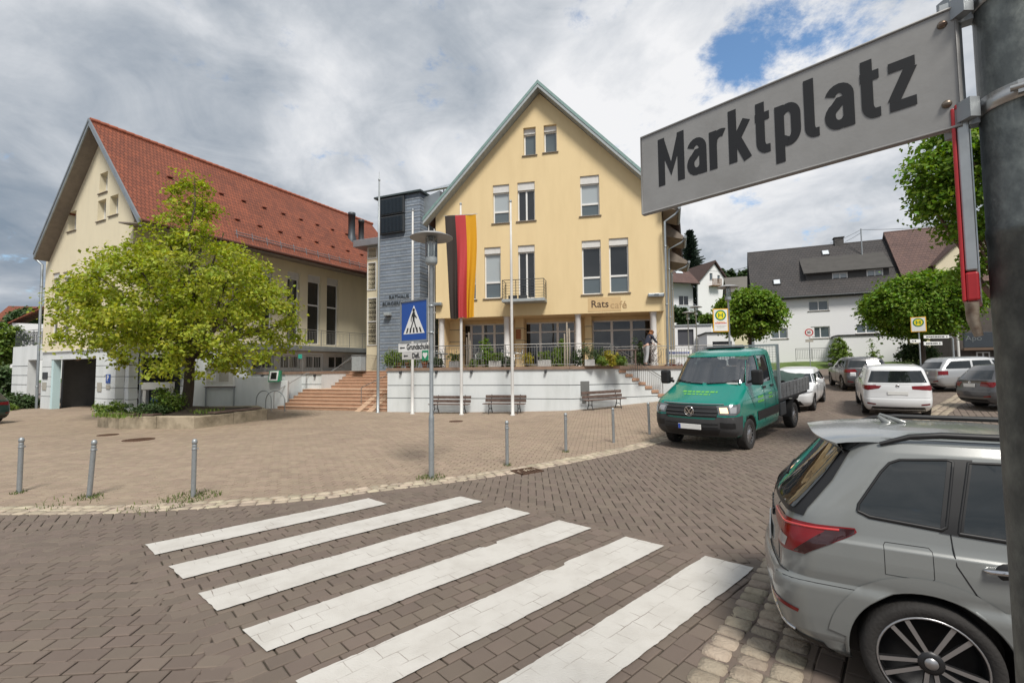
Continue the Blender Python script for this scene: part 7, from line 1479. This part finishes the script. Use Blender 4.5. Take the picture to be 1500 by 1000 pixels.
def car(spec, label, loc, rz, pm, group=None, rim='five', name='parked_car', n=34, detail=True, pitch=0.0, win=None, bz=None, rlamp='bar', plate=True, roof_rail=False, front=True):
    t = thing(name, label, 'car', loc, rz, group); t.rotation_euler = (0, pitch, rz)
    T = spec['tab']; mb = body_mesh(T, zlev(T, n=n)); sf = Surf(mb); wb, R, ar = spec['wb'], spec['R'], spec['arch']; hw = max(r[3] for r in T)
    b = mb.build('body', [pm, M_trim], t)
    for x in (0, wb):
        for s in (-1, 1):
            c = MB(); c.cyl((x, s*(hw-.30), R+.0), (x, s*(hw+.3), R+.0), ar, 40); c.mi = [1]*len(c.f); co = c.build('c', [pm, M_trim]); boolean(b, co); kill(co)
    for x in (0, wb):
        for s in (-1, 1): wheel(t, x, s*(hw-.125), R, R, .21, rim,   .775 if rim == 'ten' else .68, s)
    zb = bz or next(r[0] for r in T if r[3] < hw*.955 and r[0] > .85); zt = T[-5][0]-.035
    xr = lambda z: float(np.interp(z, [r[0] for r in T], [r[1] for r in T])); xf = lambda z: float(np.interp(z, [r[0] for r in T], [r[2] for r in T])); W_ = lambda z: float(np.interp(z, [r[0] for r in T], [r[3] for r in T]))
    for v in ('R', 'L'):
        w1 = win or [[(xr(zb)+.30, zb+.05), (xr(zt)+.28, zt-.04), (xr(zt)+.36, zt), (.32, zt+.005), (.27, zb+.01), (xr(zb)+.36, zb+.015)], [(.35, zb+.01), (.40, zt+.005), (1.05, zt+.0), (1.10, zb)], [(1.18, zb), (1.13, zt), (xf(zt)-.16, zt-.015), (xf(zb)-.30, zb+.02)]]
        for p in w1: patch(sf, v, p, .004, 'side_window', M_carglass, t)
        mz = xf(zb)-.35; yy = (1 if v == 'L' else -1); m_ = MB(); m_.bbox(mz-.06, mz+.05, yy*(W_(zb)+.03), yy*(W_(zb)+.22), zb+.0, zb+.15, .03); m_.build('wing_mirror', M_trim if detail and pm.name == 'silver paint' else pm, t)
        for x in (.30, 1.13, 2.12): seam(sf, v, [(x if x < 2 else xf(zb)-.28, zb), (x-.02 if x < 2 else xf(zb)-.3, .62), (x+.12 if x < 1 else x, .32)], 'door_seam', M_trim, t, .004)
        for x in (.42, 1.25): h = sf.hit(VIEWS[v][0](x+.1, zb-.12), VIEWS[v][1]); m_ = MB(); m_.bbox(x, x+.2, h[0].y-.015, h[0].y+.015, zb-.135, zb-.10, .01); m_.build('door_handle', pm, t)
    patch(sf, 'B', [(-W_(zb)*.86, zb+.035), (W_(zb)*.86, zb+.035), (W_(zt)*.84, zt-.01), (-W_(zt)*.84, zt-.01)], .004, 'rear_window', M_carglass, t)
    if front: patch(sf, 'F', [(-W_(zb)*.86, zb+.03), (W_(zb)*.86, zb+.03), (W_(zt)*.84, zt), (-W_(zt)*.84, zt)], .004, 'windscreen', M_carglass, t)
    lz = zb-.17
    for s, v in ((-1, 'BR'), (1, 'BL')):
        if rlamp == 'bar': p = [(-.36, lz+.0), (-.36, lz+.10), (.20, lz+.13), (.28, lz+.02), (.05, lz-.04)]
        elif rlamp == 'block': p = [(-.14, lz-.07), (-.14, lz+.10), (.16, lz+.10), (.16, lz-.07)]
        else: p = [(-.22, lz-.02), (-.18, lz+.12), (.26, lz+.10), (.14, lz-.06)]
        if s > 0: p = [(-a, c) for a, c in p]
        # mirrored view runs the other way
        patch(sf, v, p, .006, 'tail_lamp', M_redl, t)
        if front: FC[0] = xf(zb-.2)-.12; FC[1] = hw-.06; patch(sf, 'FL' if s > 0 else 'FR', [(a*.9, c) for a, c in ((-.25, zb-.30), (-.3, zb-.20), (.25, zb-.15), (.22, zb-.24))], .006, 'headlamp', M_clr, t)
    if plate:
        h = sf.hit(VIEWS['B'][0](0, .80), (1, 0, 0)); m_ = MB(); m_.bbox(h[0].x-.014, h[0].x-.002, -.26, .26, .75, .86, .003); po = m_.build('number_plate', M_plate_, t)
        seam(sf, 'B', [(-.62, zb-.02), (.62, zb-.02)], 'hatch_seam', M_trim, t, .004); seam(sf, 'B', [(-hw*.88, .66), (hw*.88, .66)], 'bumper_seam', M_trim, t, .004)
        m_ = MB(); m_.lathe([(.055, .0), (.05, .008), (.04, .008), (.035, .004), (0, .004)], 20, mx=Matrix.Translation(sf.hit(VIEWS['B'][0](0, zb-.08), (1, 0, 0))[0]) @ Matrix.Rotation(-PI/2, 4, 'Y')); m_.build('round_emblem', M_chr, t)
        patch(sf, 'B', [(-hw*.78, .22), (hw*.78, .22), (hw*.72, .36), (-hw*.72, .36)], .004, 'bumper_insert', M_trim, t)
        for s in (-1, 1): patch(sf, 'B', [(s*hw*.86, .44), (s*hw*.62, .42), (s*hw*.62, .46), (s*hw*.86, .49)], .005, 'rear_reflector', M_redl, t)
    if front:
        patch(sf, 'F', [(-.42, .52), (.42, .52), (.48, .66), (-.48, .66)], .004, 'grille', M_trim, t); patch(sf, 'F', [(-.6, .26), (.6, .26), (.5, .42), (-.5, .42)], .004, 'air_intake', M_trim, t)
        m_ = MB(); h = sf.hit(VIEWS['F'][0](0, .45), (-1, 0, 0)); m_.bbox(h[0].x+.002, h[0].x+.014, -.26, .26, .42, .53, .003); m_.build('number_plate', M_plate_, t)
    if roof_rail:
        for s in (-1, 1):
            m_ = MB(); y = s*(W_(zt)-.06); zr_ = zt+.07; m_.tube([(xr(zt)+.35, y, zr_-.05), (xr(zt)+.5, y, zr_+.01), (1.2, y*.97, zr_+.02), (1.5, y*.96, zr_-.04)], .02, 8); m_.build('roof_rail', M_trim if roof_rail == 'black' else M_alloy, t)
    return t, sf, b
def on_ground(x, y, rz):
    """height of the rear axle and pitch for a car standing at x, y heading rz"""
    a = gz(x, y); b = gz(x+2.7*math.cos(rz), y+2.7*math.sin(rz)); return Vector((x, y, a+.006)), -math.atan2(b-a, 2.7)
R_ = math.radians
P_white = paint('white car paint', (.70, .71, .72)); P_silver = paint('silver paint', (.42, .43, .44), .45); P_dgrey = paint('dark grey paint', (.10, .10, .105), .4); P_anth = paint('anthracite paint', (.03, .03, .034), .3); P_green = paint('dark green paint', (.01, .05, .04), .2)
def put(spec, label, x, y, deg, pm, **k): p, pi = on_ground(x, y, R_(deg)); return car(spec, label, p, R_(deg), pm, pitch=pi, **k)
v, sf, b = put(VAN, 'white people carrier seen from behind, driving up the street', 12.85, 15.95, 57, P_white, name='people_carrier', roof_rail='grey', front=True)
for s in (-1, 1): patch(sf, 'B', [(s*.86, .98), (s*.84, 1.05), (s*.40, 1.035), (s*.46, .955), (s*.80, .93)], .007, 'tail_lamp', M_redl, v)
put(SUV, 'dark grey car ahead of the white people carrier, one red tail lamp showing', 17.0, 22.9, 66, P_dgrey, name='dark_car')
put(HAT, 'white car following closely behind the green truck', 12.35, 20.3, 230, P_white, name='white_hatchback')
put(EST, 'silver estate car parked tail out beyond the people carrier', 19.5, 21.0, -10, P_silver, rlamp='block', name='estate_car', roof_rail='grey')
put(HAT, 'dark grey hatchback parked nearest beyond the foreground car', 16.3, 15.9, -12, P_dgrey, rlamp='wedge', name='grey_hatchback')
p = FL.w(2.05, 4.4, 0); put(SUV, 'white car parked in the shade under the hall arcade behind the planter', p.x, p.y, -27.1, P_white, name='white_car')
p = at(7, 620, 19.2); put(HAT, 'dark green car cut off by the left edge of the picture', p.x-1.75, 19.6, 176, P_green, name='green_car')

# ---- the grey crossover parked in the foreground, tail towards the crossing
P_grey = paint('plain steel grey paint', (.19, .20, .197), .05, .25)
H_ = R_(-29); KX, KY = 2.50, 2.93     # outer face of the right rear wheel
kr_ = Vector((math.cos(H_), math.sin(H_), 0)); kl_ = Vector((-kr_.y, kr_.x, 0)); ko = Vector((KX, KY, 0))+kl_*.90
KW = [[(-.32, 1.125), (-.31, 1.165), (-.175, 1.36), (-.125, 1.415), (-.07, 1.438), (.165, 1.456), (.192, 1.446), (.115, 1.10), (.09, 1.088), (-.26, 1.105)], [(.168, 1.082), (.262, 1.446), (.95, 1.47), (1.00, 1.06)], [(1.08, 1.06), (1.03, 1.47), (1.45, 1.445), (2.05, 1.06)]]
k_, sf, b = car(KSUV, 'grey crossover car parked in the right foreground with its tail to the zebra crossing', Vector((ko.x, ko.y, .008)), H_, P_grey, name='grey_crossover', rim='ten', n=60, win=[[(x, z) for x, z in p] for p in KW], rlamp='none' , plate=False, bz=1.06)
for o in list(k_.children):
    if o.name.startswith(('tail_lamp', 'door_handle', 'door_seam')): kill(o)
for s, v in ((-1, 'R'), (1, 'L')):
    patch(sf, v, [(.08, 1.078), (.168, 1.462), (.285, 1.464), (.185, 1.074)], .006, 'black_pillar', M_trim, k_)
    for p in KW: seam(sf, v, p, 'window_trim', M_trim, k_, .009, .002, .03, True)
    # lamps wrapped round the corner
    vv = 'BR' if s < 0 else 'BL'; fl = (lambda P: P) if s < 0 else (lambda P: [(-a, c) for a, c in P])
    patch(sf, vv, fl([(-.30, 1.005), (-.27, 1.045), (-.05, 1.045), (.20, 1.05), (.36, 1.055), (.37, 1.04), (.17, .875), (.02, .862), (-.12, .868), (-.09, .955), (-.22, .985)]), .007, 'tail_lamp', M_redl, k_, .03)
    patch(sf, vv, fl([(.26, 1.045), (.36, 1.05), (.36, 1.035), (.17, .878), (.10, .876)]), .010, 'dark_lens', mat('smoked lamp lens', (.03, .006, .007), .1, var=0, coat=.8), k_, .03)
    patch(sf, vv, fl([(-.10, .885), (.03, .885), (.05, .945), (-.06, .965)]), .010, 'clear_lens', M_clr, k_, .03)
    seam(sf, vv, fl([(-.28, 1.03), (.0, 1.025), (.30, 1.04)]), 'lamp_strip', mat('light red lens', (.55, .05, .05), .12, var=0, coat=.8), k_, .006, .009)
    # seams: rear door, bumper, hatch, fuel flap
    seam(sf, v, [(.13, 1.08), (.14, .95), (.22, .80), (.33, .70)], 'door_seam', M_trim, k_, .0035); seam(sf, v, [(1.04, 1.06), (1.03, .6), (1.05, .30)], 'door_seam', M_trim, k_, .0035); seam(sf, v, [(2.15, 1.02), (2.18, .7), (2.1, .32)], 'door_seam', M_trim, k_, .0035)
    seam(sf, v, [(-.36, .70), (-.62, .70), (-.80, .69)], 'bumper_seam', M_trim, k_, .003)
    seam(sf, vv, fl([(-.12, .86), (-.10, .74)]), 'hatch_seam', M_trim, k_, .0035); seam(sf, vv, fl([(-.27, 1.05), (-.16, 1.10), (-.02, 1.16)]), 'hatch_seam', M_trim, k_, .0035)
    if s < 0: seam(sf, v, [(-.20, .835), (-.20, 1.005), (-.19, 1.02), (.02, 1.02), (.035, 1.005), (.035, .85), (.02, .835)], 'fuel_flap_seam', M_trim, k_, .0019, 0, .02, True)
    for x in (.26, 1.12):
        h = sf.hit(VIEWS[v][0](x+.1, .945), VIEWS[v][1]); y = h[0].y; m_ = MB(); m_.tube([(x, y, .95), (x+.02, y+s*.03, .955), (x+.17, y+s*.034, .965), (x+.22, y+s*.01, .968)], [.010, .015, .015, .010], 10); m_.build('door_handle', M_chr, k_)
        m_ = MB(); m_.lathe([(0, 0), (.05, .0), (.055, -.004)], 16, mx=Matrix.Translation((x+.1, y+s*.002, .95)) @ Matrix.Rotation(PI/2*(-s), 4, 'X')); m_.build('handle_recess', M_trim, k_)
    # flared arch lips
    for x in (0, 2.64):
        pts = [(x+.412*math.cos(a), .345+.412*math.sin(a)) for a in np.linspace(R_(-10), R_(190), 30)]; f, d = VIEWS[v]; q = []
        for a, c in pts:
            h = sf.hit(f(a, max(c, .24)), d)
            if h: q.append(Vector((a, h[0].y-s*.004, c)))
        m_ = MB(); m_.tube(q, .012, 8); m_.build('arch_lip', P_grey, k_)
    patch(sf, v, [(.408*math.cos(a_), .345+.408*math.sin(a_)) for a_ in np.linspace(R_(6), R_(174), 30)]+[(.515*math.cos(a_), .345+.50*math.sin(a_)) for a_ in np.linspace(R_(172), R_(8), 30)], .007, 'arch_flare', P_grey, k_, .03)
    # rail
    m_ = MB(); y = s*.66; m_.tube([(-.16, y*1.02, 1.525), (.0, y, 1.575), (.16, y, 1.592), (1.1, y*.97, 1.592), (1.35, y*.96, 1.54)], [.012, .018, .02, .02, .012], 8); m_.build('roof_rail', M_trim, k_)
    seam(sf, 'T', [(-.46, s*.55), (-.3, s*.60), (.3, s*.62), (1.1, s*.60)], 'roof_seam', M_trim, k_, .003)
    # dark lower sill and rear skirt
    patch(sf, vv, fl([(-.35, .215), (.22, .215), (.20, .30), (-.35, .34)]), .006, 'skirt', M_trim, k_, .04)
    patch(sf, vv, fl([(-.15, .50), (.12, .475), (.13, .50), (-.15, .535)]), .006, 'rear_reflector', M_redl, k_, .03)
    seam(sf, vv, fl([(-.35, .355), (.06, .325)]), 'chrome_strip', M_chr, k_, .012, .004)
patch(sf, 'B', [(-.55, .215), (.55, .215), (.55, .34), (-.55, .34)], .006, 'skirt', M_trim, k_); seam(sf, 'B', [(-.5, .355), (.5, .355)], 'chrome_strip', M_chr, k_, .012, .004)
# roof spoiler over the rear window
spl_ = MB(); a = []
for y in np.linspace(-.655, .655, 25):
    k2 = (abs(y)/.655)**2; e = .13*k2*k2; zr_ = sf.hit((-.12, y, 5), (0, 0, -1))[0].z+.0015; zl_p = 1.555-.045*k2
    a.append([(-.53+e, y, zl_p), (-.42+e*.6, y, zr_*.28+zl_p*.72+.004), (-.26+e*.2, y, zr_*.75+zl_p*.25+.003), (-.12, y, zr_), (-.522+e, y, zl_p-.016), (-.36, y, 1.50-.05*k2)])
for r0, r1 in ((0, 4), (4, 6)): spl_.add([v for r in a for v in r[r0:r1]], [(i*(r1-r0)+k, i*(r1-r0)+k+1, (i+1)*(r1-r0)+k+1, (i+1)*(r1-r0)+k) for i in range(24) for k in range(r1-r0-1)], 0, True)
spl_.add([v for r in a for v in (r[0], r[4])], [(i*2, i*2+1, i*2+3, i*2+2) for i in range(24)], 0, False); spl_.build('roof_spoiler', P_grey, k_)
m_ = MB(); m_.tube([(.0, 0, 1.59), (-.06, 0, 1.645), (-.05, 0, 1.66), (.10, 0, 1.60)], [.03, .012, .008, .02], 10); m_.build('antenna_fin', P_grey, k_)
patch(sf, 'B', [(-.80, 1.07), (.80, 1.07), (.72, 1.28), (.62, 1.46), (-.62, 1.46), (-.72, 1.28)], .007, 'window_surround', M_trim, k_, .035)
for c in list(k_.children):
    if c.name.startswith('rear_window'): kill(c)
patch(sf, 'B', [(-.74, 1.085), (.74, 1.085), (.66, 1.28), (.57, 1.455), (-.57, 1.455), (-.66, 1.28)], .013, 'rear_window', M_carglass, k_, .035)
m_ = MB(); h = sf.hit(VIEWS['B'][0](0, .80), (1, 0, 0)); m_.bbox(h[0].x-.014, h[0].x-.002, -.26, .26, .75, .86, .003); m_.build('number_plate', M_plate_, k_); seam(sf, 'B', [(-.56, 1.12), (.56, 1.12)], 'hatch_seam', M_trim, k_, .004); seam(sf, 'B', [(-.8, .715), (.8, .715)], 'bumper_seam', M_trim, k_, .004)
seam(sf, 'B', [(0, 1.16), (.30, 1.19), (.42, 1.20)], 'rear_wiper', M_trim, k_, .009, .015)
h = sf.hit(VIEWS['B'][0](-.22, .98), (1, 0, 0)); mb = MB(); 
for k in range(6): mb.bbox(h[0].x-.012, h[0].x+.002, -.30+k*.1, -.23+k*.1, .955, 1.0, .004)
mb.build('tailgate_letters', M_trim, k_)

# this car's glasshouse stands a little taller than its shoulders
for o in k_.children:
    if o.name.startswith('wheel'): continue
    for v in o.data.vertices:
        z = v.co.z
        if z > 1.0: t_ = min(1, (z-1.0)/.13); v.co.z = z+.062*t_*t_*(3-2*t_)+.03*max(0, (z-1.1)/.5)
    o.data.update()

# ------------------------------------------------------------------ the green dropside truck
P_tgrn = paint('truck green paint', (.003, .20, .155), .1, .22); TSC = 1.08
TT = [(.34,1.42,4.40,.90),(.40,1.38,4.56,.95),(.52,1.36,4.66,.985),(.70,1.36,4.685,.995),(.86,1.36,4.68,1.0),(.98,1.36,4.655,1.0),(1.08,1.36,4.60,1.0),(1.17,1.36,4.52,.995),(1.22,1.36,4.42,.985),(1.30,1.36,4.22,.965),(1.38,1.36,4.02,.95),(1.45,1.36,3.86,.935),(1.50,1.36,3.75,.925),(1.80,1.37,3.50,.885),(2.05,1.38,3.30,.845),(2.20,1.39,3.15,.81),(2.27,1.40,2.98,.775),(2.32,1.43,2.72,.70),(2.35,1.52,2.45,.56),(2.36,1.75,2.2,.30)]
tp_, tpi = on_ground(8.05, 15.55, R_(225)); tk = thing('dropside_truck', 'green double cab dropside truck with grey bumper, one headlamp lit', 'truck', tp_, R_(225)); tk.rotation_euler = (0, tpi, R_(225)); tk.scale = (TSC,)*3
mb = body_mesh(TT, zlev(TT, n=44), br=.0, bf=.20, sb=.02, rr=.06, rf=.30); sf = Surf(mb)
cab = mb.build('cab', [P_tgrn, M_trim], tk)
inner = body_mesh([(z, xr+.07, xf-.10, w-.07) for z, xr, xf, w in TT if z > 1.46 and z < 2.3], [1.48, 1.6, 1.8, 2.05, 2.2, 2.26], br=.0, bf=.20, sb=.02, rr=.05, rf=.28); inner.mi = [1]*len(inner.f); io = inner.build('c', [P_tgrn, M_trim]); boolean(cab, io); kill(io)
def cutprism(poly, d0, d1, axis): c = MB(); c.prism(poly, d0, d1, axis); c.mi = [1]*len(c.f); o = c.build('c', [P_tgrn, M_trim]); boolean(cab, o); kill(o)
WS = [(-.86, 1.545), (.86, 1.545), (.74, 2.17), (-.74, 2.17)]; cutprism(WS, 2.9, 5.2, 'x'); cutprism([(-.62, 1.62), (.62, 1.62), (.58, 2.12), (-.58, 2.12)], 1.2, 1.75, 'x')
SW = [[(3.52, 1.47), (2.62, 1.47), (2.62, 2.16), (3.02, 2.16)], [(2.50, 1.47), (1.78, 1.49), (1.80, 2.15), (2.50, 2.16)]]
for p in SW: cutprism(p, -1.3, -.60, 'y'); cutprism(p, .60, 1.3, 'y')
for s in (-1, 1): c = MB(); c.cyl((3.64, s*.66, .36), (3.64, s*1.3, .36), .445, 40); c.mi = [1]*len(c.f); o = c.build('c', [P_tgrn, M_trim]); boolean(cab, o); kill(o)
M_clear = glass('clear windscreen', (.5, .5, .5), .03, .2)
patch(sf, 'F', [(a*1.005, c) for a, c in WS], -.012, 'windscreen', M_clear, tk, .1); patch(sf, 'B', [(-.62, 1.62), (.62, 1.62), (.58, 2.12), (-.58, 2.12)], -.02, 'rear_window', M_clear, tk, .1)
for v in ('R', 'L'):
    for p in SW: patch(sf, v, p, -.012, 'side_window', M_clear, tk, .1)
    seam(sf, v, [(2.56, 2.2), (2.56, 1.45), (2.56, .55)], 'door_seam', M_trim, tk, .006); seam(sf, v, [(3.62, 1.42), (3.45, 1.1), (3.30, .95)], 'door_seam', M_trim, tk, .006); seam(sf, v, [(1.66, 2.2), (1.66, 1.2), (1.66, .55)], 'door_seam', M_trim, tk, .006)
    patch(sf, v, [(1.40, .62), (3.12, .62), (3.16, .84), (1.40, .84)], .012, 'side_moulding', M_trim, tk, .1)
    for x in (2.36, 1.74): h = sf.hit(VIEWS[v][0](x+.1, 1.36), VIEWS[v][1]); m_ = MB(); m_.bbox(x, x+.2, h[0].y-.03, h[0].y+.03, 1.34, 1.39, .012); m_.build('door_handle', M_trim, tk)
    s = 1 if v == 'L' else -1; m_ = MB(); m_.bbox(3.40, 3.58, s*1.02, s*1.26, 1.50, 1.86, .05); m_.bar((3.5, s*.92, 1.56), (3.48, s*1.05, 1.6), .06); m_.build('wing_mirror', M_trim, tk)
M_lime_p = mat('lime lettering', (.14, .42, .06), .5, var=.05)
def bars(view, x0, x1, z, h, off=.005):
    x = x0
    while x < x1-.02: l = random.uniform(.05, .11); patch(sf, view, [(x, z), (min(x+l, x1), z), (min(x+l, x1), z+h), (x, z+h)], off, 'door_lettering', M_lime_p, tk, .05); x += l+.025
bars('L', 2.68, 3.10, 1.14, .05); bars('L', 2.66, 3.08, 1.04, .05); bars('L', 1.95, 2.25, 1.16, .045); bars('L', 1.95, 2.25, 1.07, .045); bars('F', -.42, .42, 1.345, .028); bars('F', -.34, .30, 1.30, .02)
# face: bumper, grille, lamps, plate, badge
patch(sf, 'F', [(-.89, .385), (.89, .385), (.955, .50), (.955, .84), (.62, .86), (.55, .80), (-.55, .80), (-.62, .86), (-.955, .84), (-.955, .50)], .015, 'bumper', mat('grey bumper plastic', (.045, .045, .047), .65, var=.15, vs=4), tk, .07)
for v, s in (('L', 1), ('R', -1)): patch(sf, v, [(4.12, .42), (4.46, .42), (4.56, .55), (4.56, .86), (4.15, .86)], .014, 'bumper_corner', MATS['grey bumper plastic'], tk, .06)
patch(sf, 'F', [(-.60, .84), (.60, .84), (.64, 1.10), (-.64, 1.10)], .012, 'grille', M_trim, tk, .07)
for z in (.885, .965, 1.045): seam(sf, 'F', [(-.60, z), (.60, z)], 'grille_bar', mat('grille grey', (.075, .078, .08), .4, .3, var=0), tk, .013, .018)
seam(sf, 'F', [(-.72, 1.125), (.72, 1.125)], 'chrome_strip', M_chr, tk, .014, .012)
patch(sf, 'F', [(-.58, .44), (.58, .44), (.66, .58), (-.66, .58)], .022, 'air_intake', M_trim, tk, .07)
for s in (-1, 1): patch(sf, 'F', [(s*.66, .62), (s*.93, .60), (s*.93, .72), (s*.66, .74)], .022, 'fog_pocket', M_trim, tk, .06)
for z in (.62, .70): seam(sf, 'F', [(-.62, z), (.62, z)], 'bumper_groove', M_trim, tk, .012, .016)
for s, lit in ((1, True), (-1, False)):
    vw = 'FL' if s > 0 else 'FR'; FC[0], FC[1] = 4.52, .93; f = lambda P: [(a+.36, c) for a, c in P]
    base_ = patch(sf, vw, f([(-.62, .90), (-.62, 1.085), (-.20, 1.12), (-.12, 1.13), (-.16, .95), (-.28, .89)]), .014, 'headlamp', mat('headlamp shell', (.16, .165, .17), .12, .5, var=0, coat=.8), tk, .05)
    m1 = mat('lit headlamp', (.9, .6, .35), .2, var=0, emit=((1, .60, .28), 1.3)) if lit else M_clr
    patch(sf, vw, f([(-.58, .94), (-.58, 1.05), (-.44, 1.06), (-.44, .94)]), .019, 'inner_lens', m1, base_, .04); patch(sf, vw, f([(-.40, .94), (-.40, 1.06), (-.24, 1.07), (-.27, .94)]), .019, 'outer_lens', M_clr, base_, .04)
h = sf.hit(VIEWS['F'][0](0, .66), (-1, 0, 0))[0]; m_ = MB(); m_.bbox(h.x+.02, h.x+.04, -.27, .27, .56, .675, .004); po = m_.build('number_plate', M_plate_, tk); m_ = MB(); m_.box(h.x+.0405, h.x+.042, -.265, -.21, .565, .67); m_.build('blue_band', M_eu, po)
hb = sf.hit(VIEWS['F'][0](0, .97), (-1, 0, 0))[0]; X0 = hb.x+.035; mb = MB(); mxb = Matrix.Translation((X0, 0, .97)) @ Matrix.Rotation(PI/2, 4, 'Y')
mb.lathe([(.118, -.01), (.118, .004), (.108, .008), (.100, .004), (.100, -.01)], 32, mx=mxb)
for pl in ([(-.058, .082), (-.014, .018), (0, .004), (.014, .018), (.058, .082)], [(-.092, .034), (-.045, -.078), (-.026, -.040), (0, .0), (.026, -.040), (.045, -.078), (.092, .034)]):
    for a, c in zip(pl, pl[1:]): mb.bar((X0, a[0], .97+a[1]), (X0, c[0], .97+c[1]), .018, .010, up=(1, 0, 0))
ring = mb.build('round_badge', M_chr, tk); mb = MB(); mb.lathe([(0, .0), (.1, .0)], 28, mx=mxb); mb.build('badge_ground', M_trim, ring)
for s in (-1, 1): seam(sf, 'F', [(s*.05+.35*0, 1.525), (s*.45, 1.545), (s*.75, 1.60)], 'wiper', M_trim, tk, .012, .02)
for y in (-.22, .58): m_ = MB(); m_.box(3.63, 3.66, y-.17, y+.17, 1.52, 1.56); m_.build('dash_paper', M_swhite, tk)
# seats, dashboard and wheel inside
M_seat = mat('grey seat cloth', (.055, .057, .06), .9, var=.15)
for x in (2.55, 1.72):
    for y in (-.52, .0, .52):
        m_ = MB(); m_.bbox(x, x+.14, y-.22, y+.22, 1.46, 1.86, .05); m_.bbox(x+.02, x+.12, y-.13, y+.13, 1.88, 2.08, .04); m_.build('seat', M_seat, tk)
m_ = MB(); m_.bbox(3.25, 3.62, -.80, .80, 1.46, 1.53, .02); m_.build('dashboard', M_trim, tk); m_ = MB(); m_.tube([(3.20+.06*math.sin(a), .52+.18*math.cos(a), 1.60+.16*math.sin(a)) for a in np.linspace(0, 2*PI, 25)], .015, 8); m_.build('steering_wheel', M_trim, tk)
for s in (-1, 1): wheel(tk, 3.64, s*.87, .36, .36, .22, 'steel', .60, s); wheel(tk, 0, s*.87, .36, .36, .24, 'steel', .60, s)
# dropside bed
M_drop = mat('scratched aluminium board', (.24, .245, .25), .5, .6, var=.4, vs=5, alt=(.13, .13, .135)); m_ = MB(); m_.box(-1.62, 1.30, -.95, .95, .86, .95); m_.box(-1.6, 1.3, -.42, -.30, .62, .86); m_.box(-1.6, 1.3, .30, .42, .62, .86); m_.build('bed_frame', M_darkmet, tk)
for s in (-1, 1):
    m_ = MB(); m_.bbox(-1.60, 1.24, s*1.0-.025, s*1.0+.025, .95, 1.36, .01)
    for z in (1.06, 1.17, 1.28): m_.bar((-1.58, s*1.027, z), (1.22, s*1.027, z), .012, .02)
    for x in np.linspace(-1.5, 1.15, 9): m_.bar((x, s*1.032, .97), (x, s*1.032, 1.34), .03, .014)
    m_.build('side_board', M_drop, tk); m_ = MB()
    for k in range(9): a0 = PI*k/8; m_.add([(-.46*math.cos(a0), s*.76, .36+.46*math.sin(a0)), (-.46*math.cos(a0), s*1.02, .36+.46*math.sin(a0))], []) if False else None
    pts = [(.46*math.cos(a), .36+.46*math.sin(a)) for a in np.linspace(0, PI, 13)]; m_.add([(x, y, z) for y in (s*.74, s*1.02) for x, z in pts], [(i, i+1, i+14, i+13) for i in range(12)], 0, True); m_.build('mudguard', M_trim, tk)
m_ = MB(); m_.bbox(-1.66, -1.61, -1.0, 1.0, .95, 1.36, .01); m_.build('tail_board', M_drop, tk)
m_ = MB(); m_.box(1.255, 1.30, -1.0, 1.0, .95, 1.55); 
m_.build('head_board', M_drop, tk); m_ = MB()
for y in (-.98, .98): m_.bar((1.28, y, .95), (1.28, y, 2.42), .06)
m_.bar((1.28, -.98, 2.40), (1.28, .98, 2.40), .05); m_.build('ladder_frame', M_gal, tk); m_ = MB()
for y in np.linspace(-.93, .93, 26): m_.cyl((1.28, y, 1.55), (1.28, y, 2.38), .004, 5)
for z in np.linspace(1.6, 2.35, 12): m_.cyl((1.28, -.95, z), (1.28, .95, z), .004, 5)
m_.build('mesh_grid', M_gal, tk)
V, Q = [], []; nx, ny = 24, 14
for i in range(nx+1):
    for j in range(ny+1):
        x = -1.55+2.75*i/nx; y = -.98+1.96*j/ny; e = min(1, 6*(.5-abs(j/ny-.5)), 5*(i/nx)+.15); V.append((x, y, 1.37+.30*e*(.35+.65*i/nx)+.05*math.sin(x*5+y*3)+.03*math.sin(y*11+x*2)))
mb = MB(); mb.add(V, [(i*(ny+1)+j, i*(ny+1)+j+1, (i+1)*(ny+1)+j+1, (i+1)*(ny+1)+j) for i in range(nx) for j in range(ny)], 0, True); mb.build('tarpaulin', mat('dark green net tarp', (.035, .065, .055), .8, var=.4, vs=6, bump=.5, bs=60), tk)
m_ = MB(); m_.bbox(.75, 1.25, .62, .98, .48, .84, .02); m_.build('tool_box', M_darkmet, tk); m_ = MB(); m_.bbox(2.15, 2.45, -.45, .45, 2.352, 2.40, .015); m_.build('roof_bar', M_trim, tk)
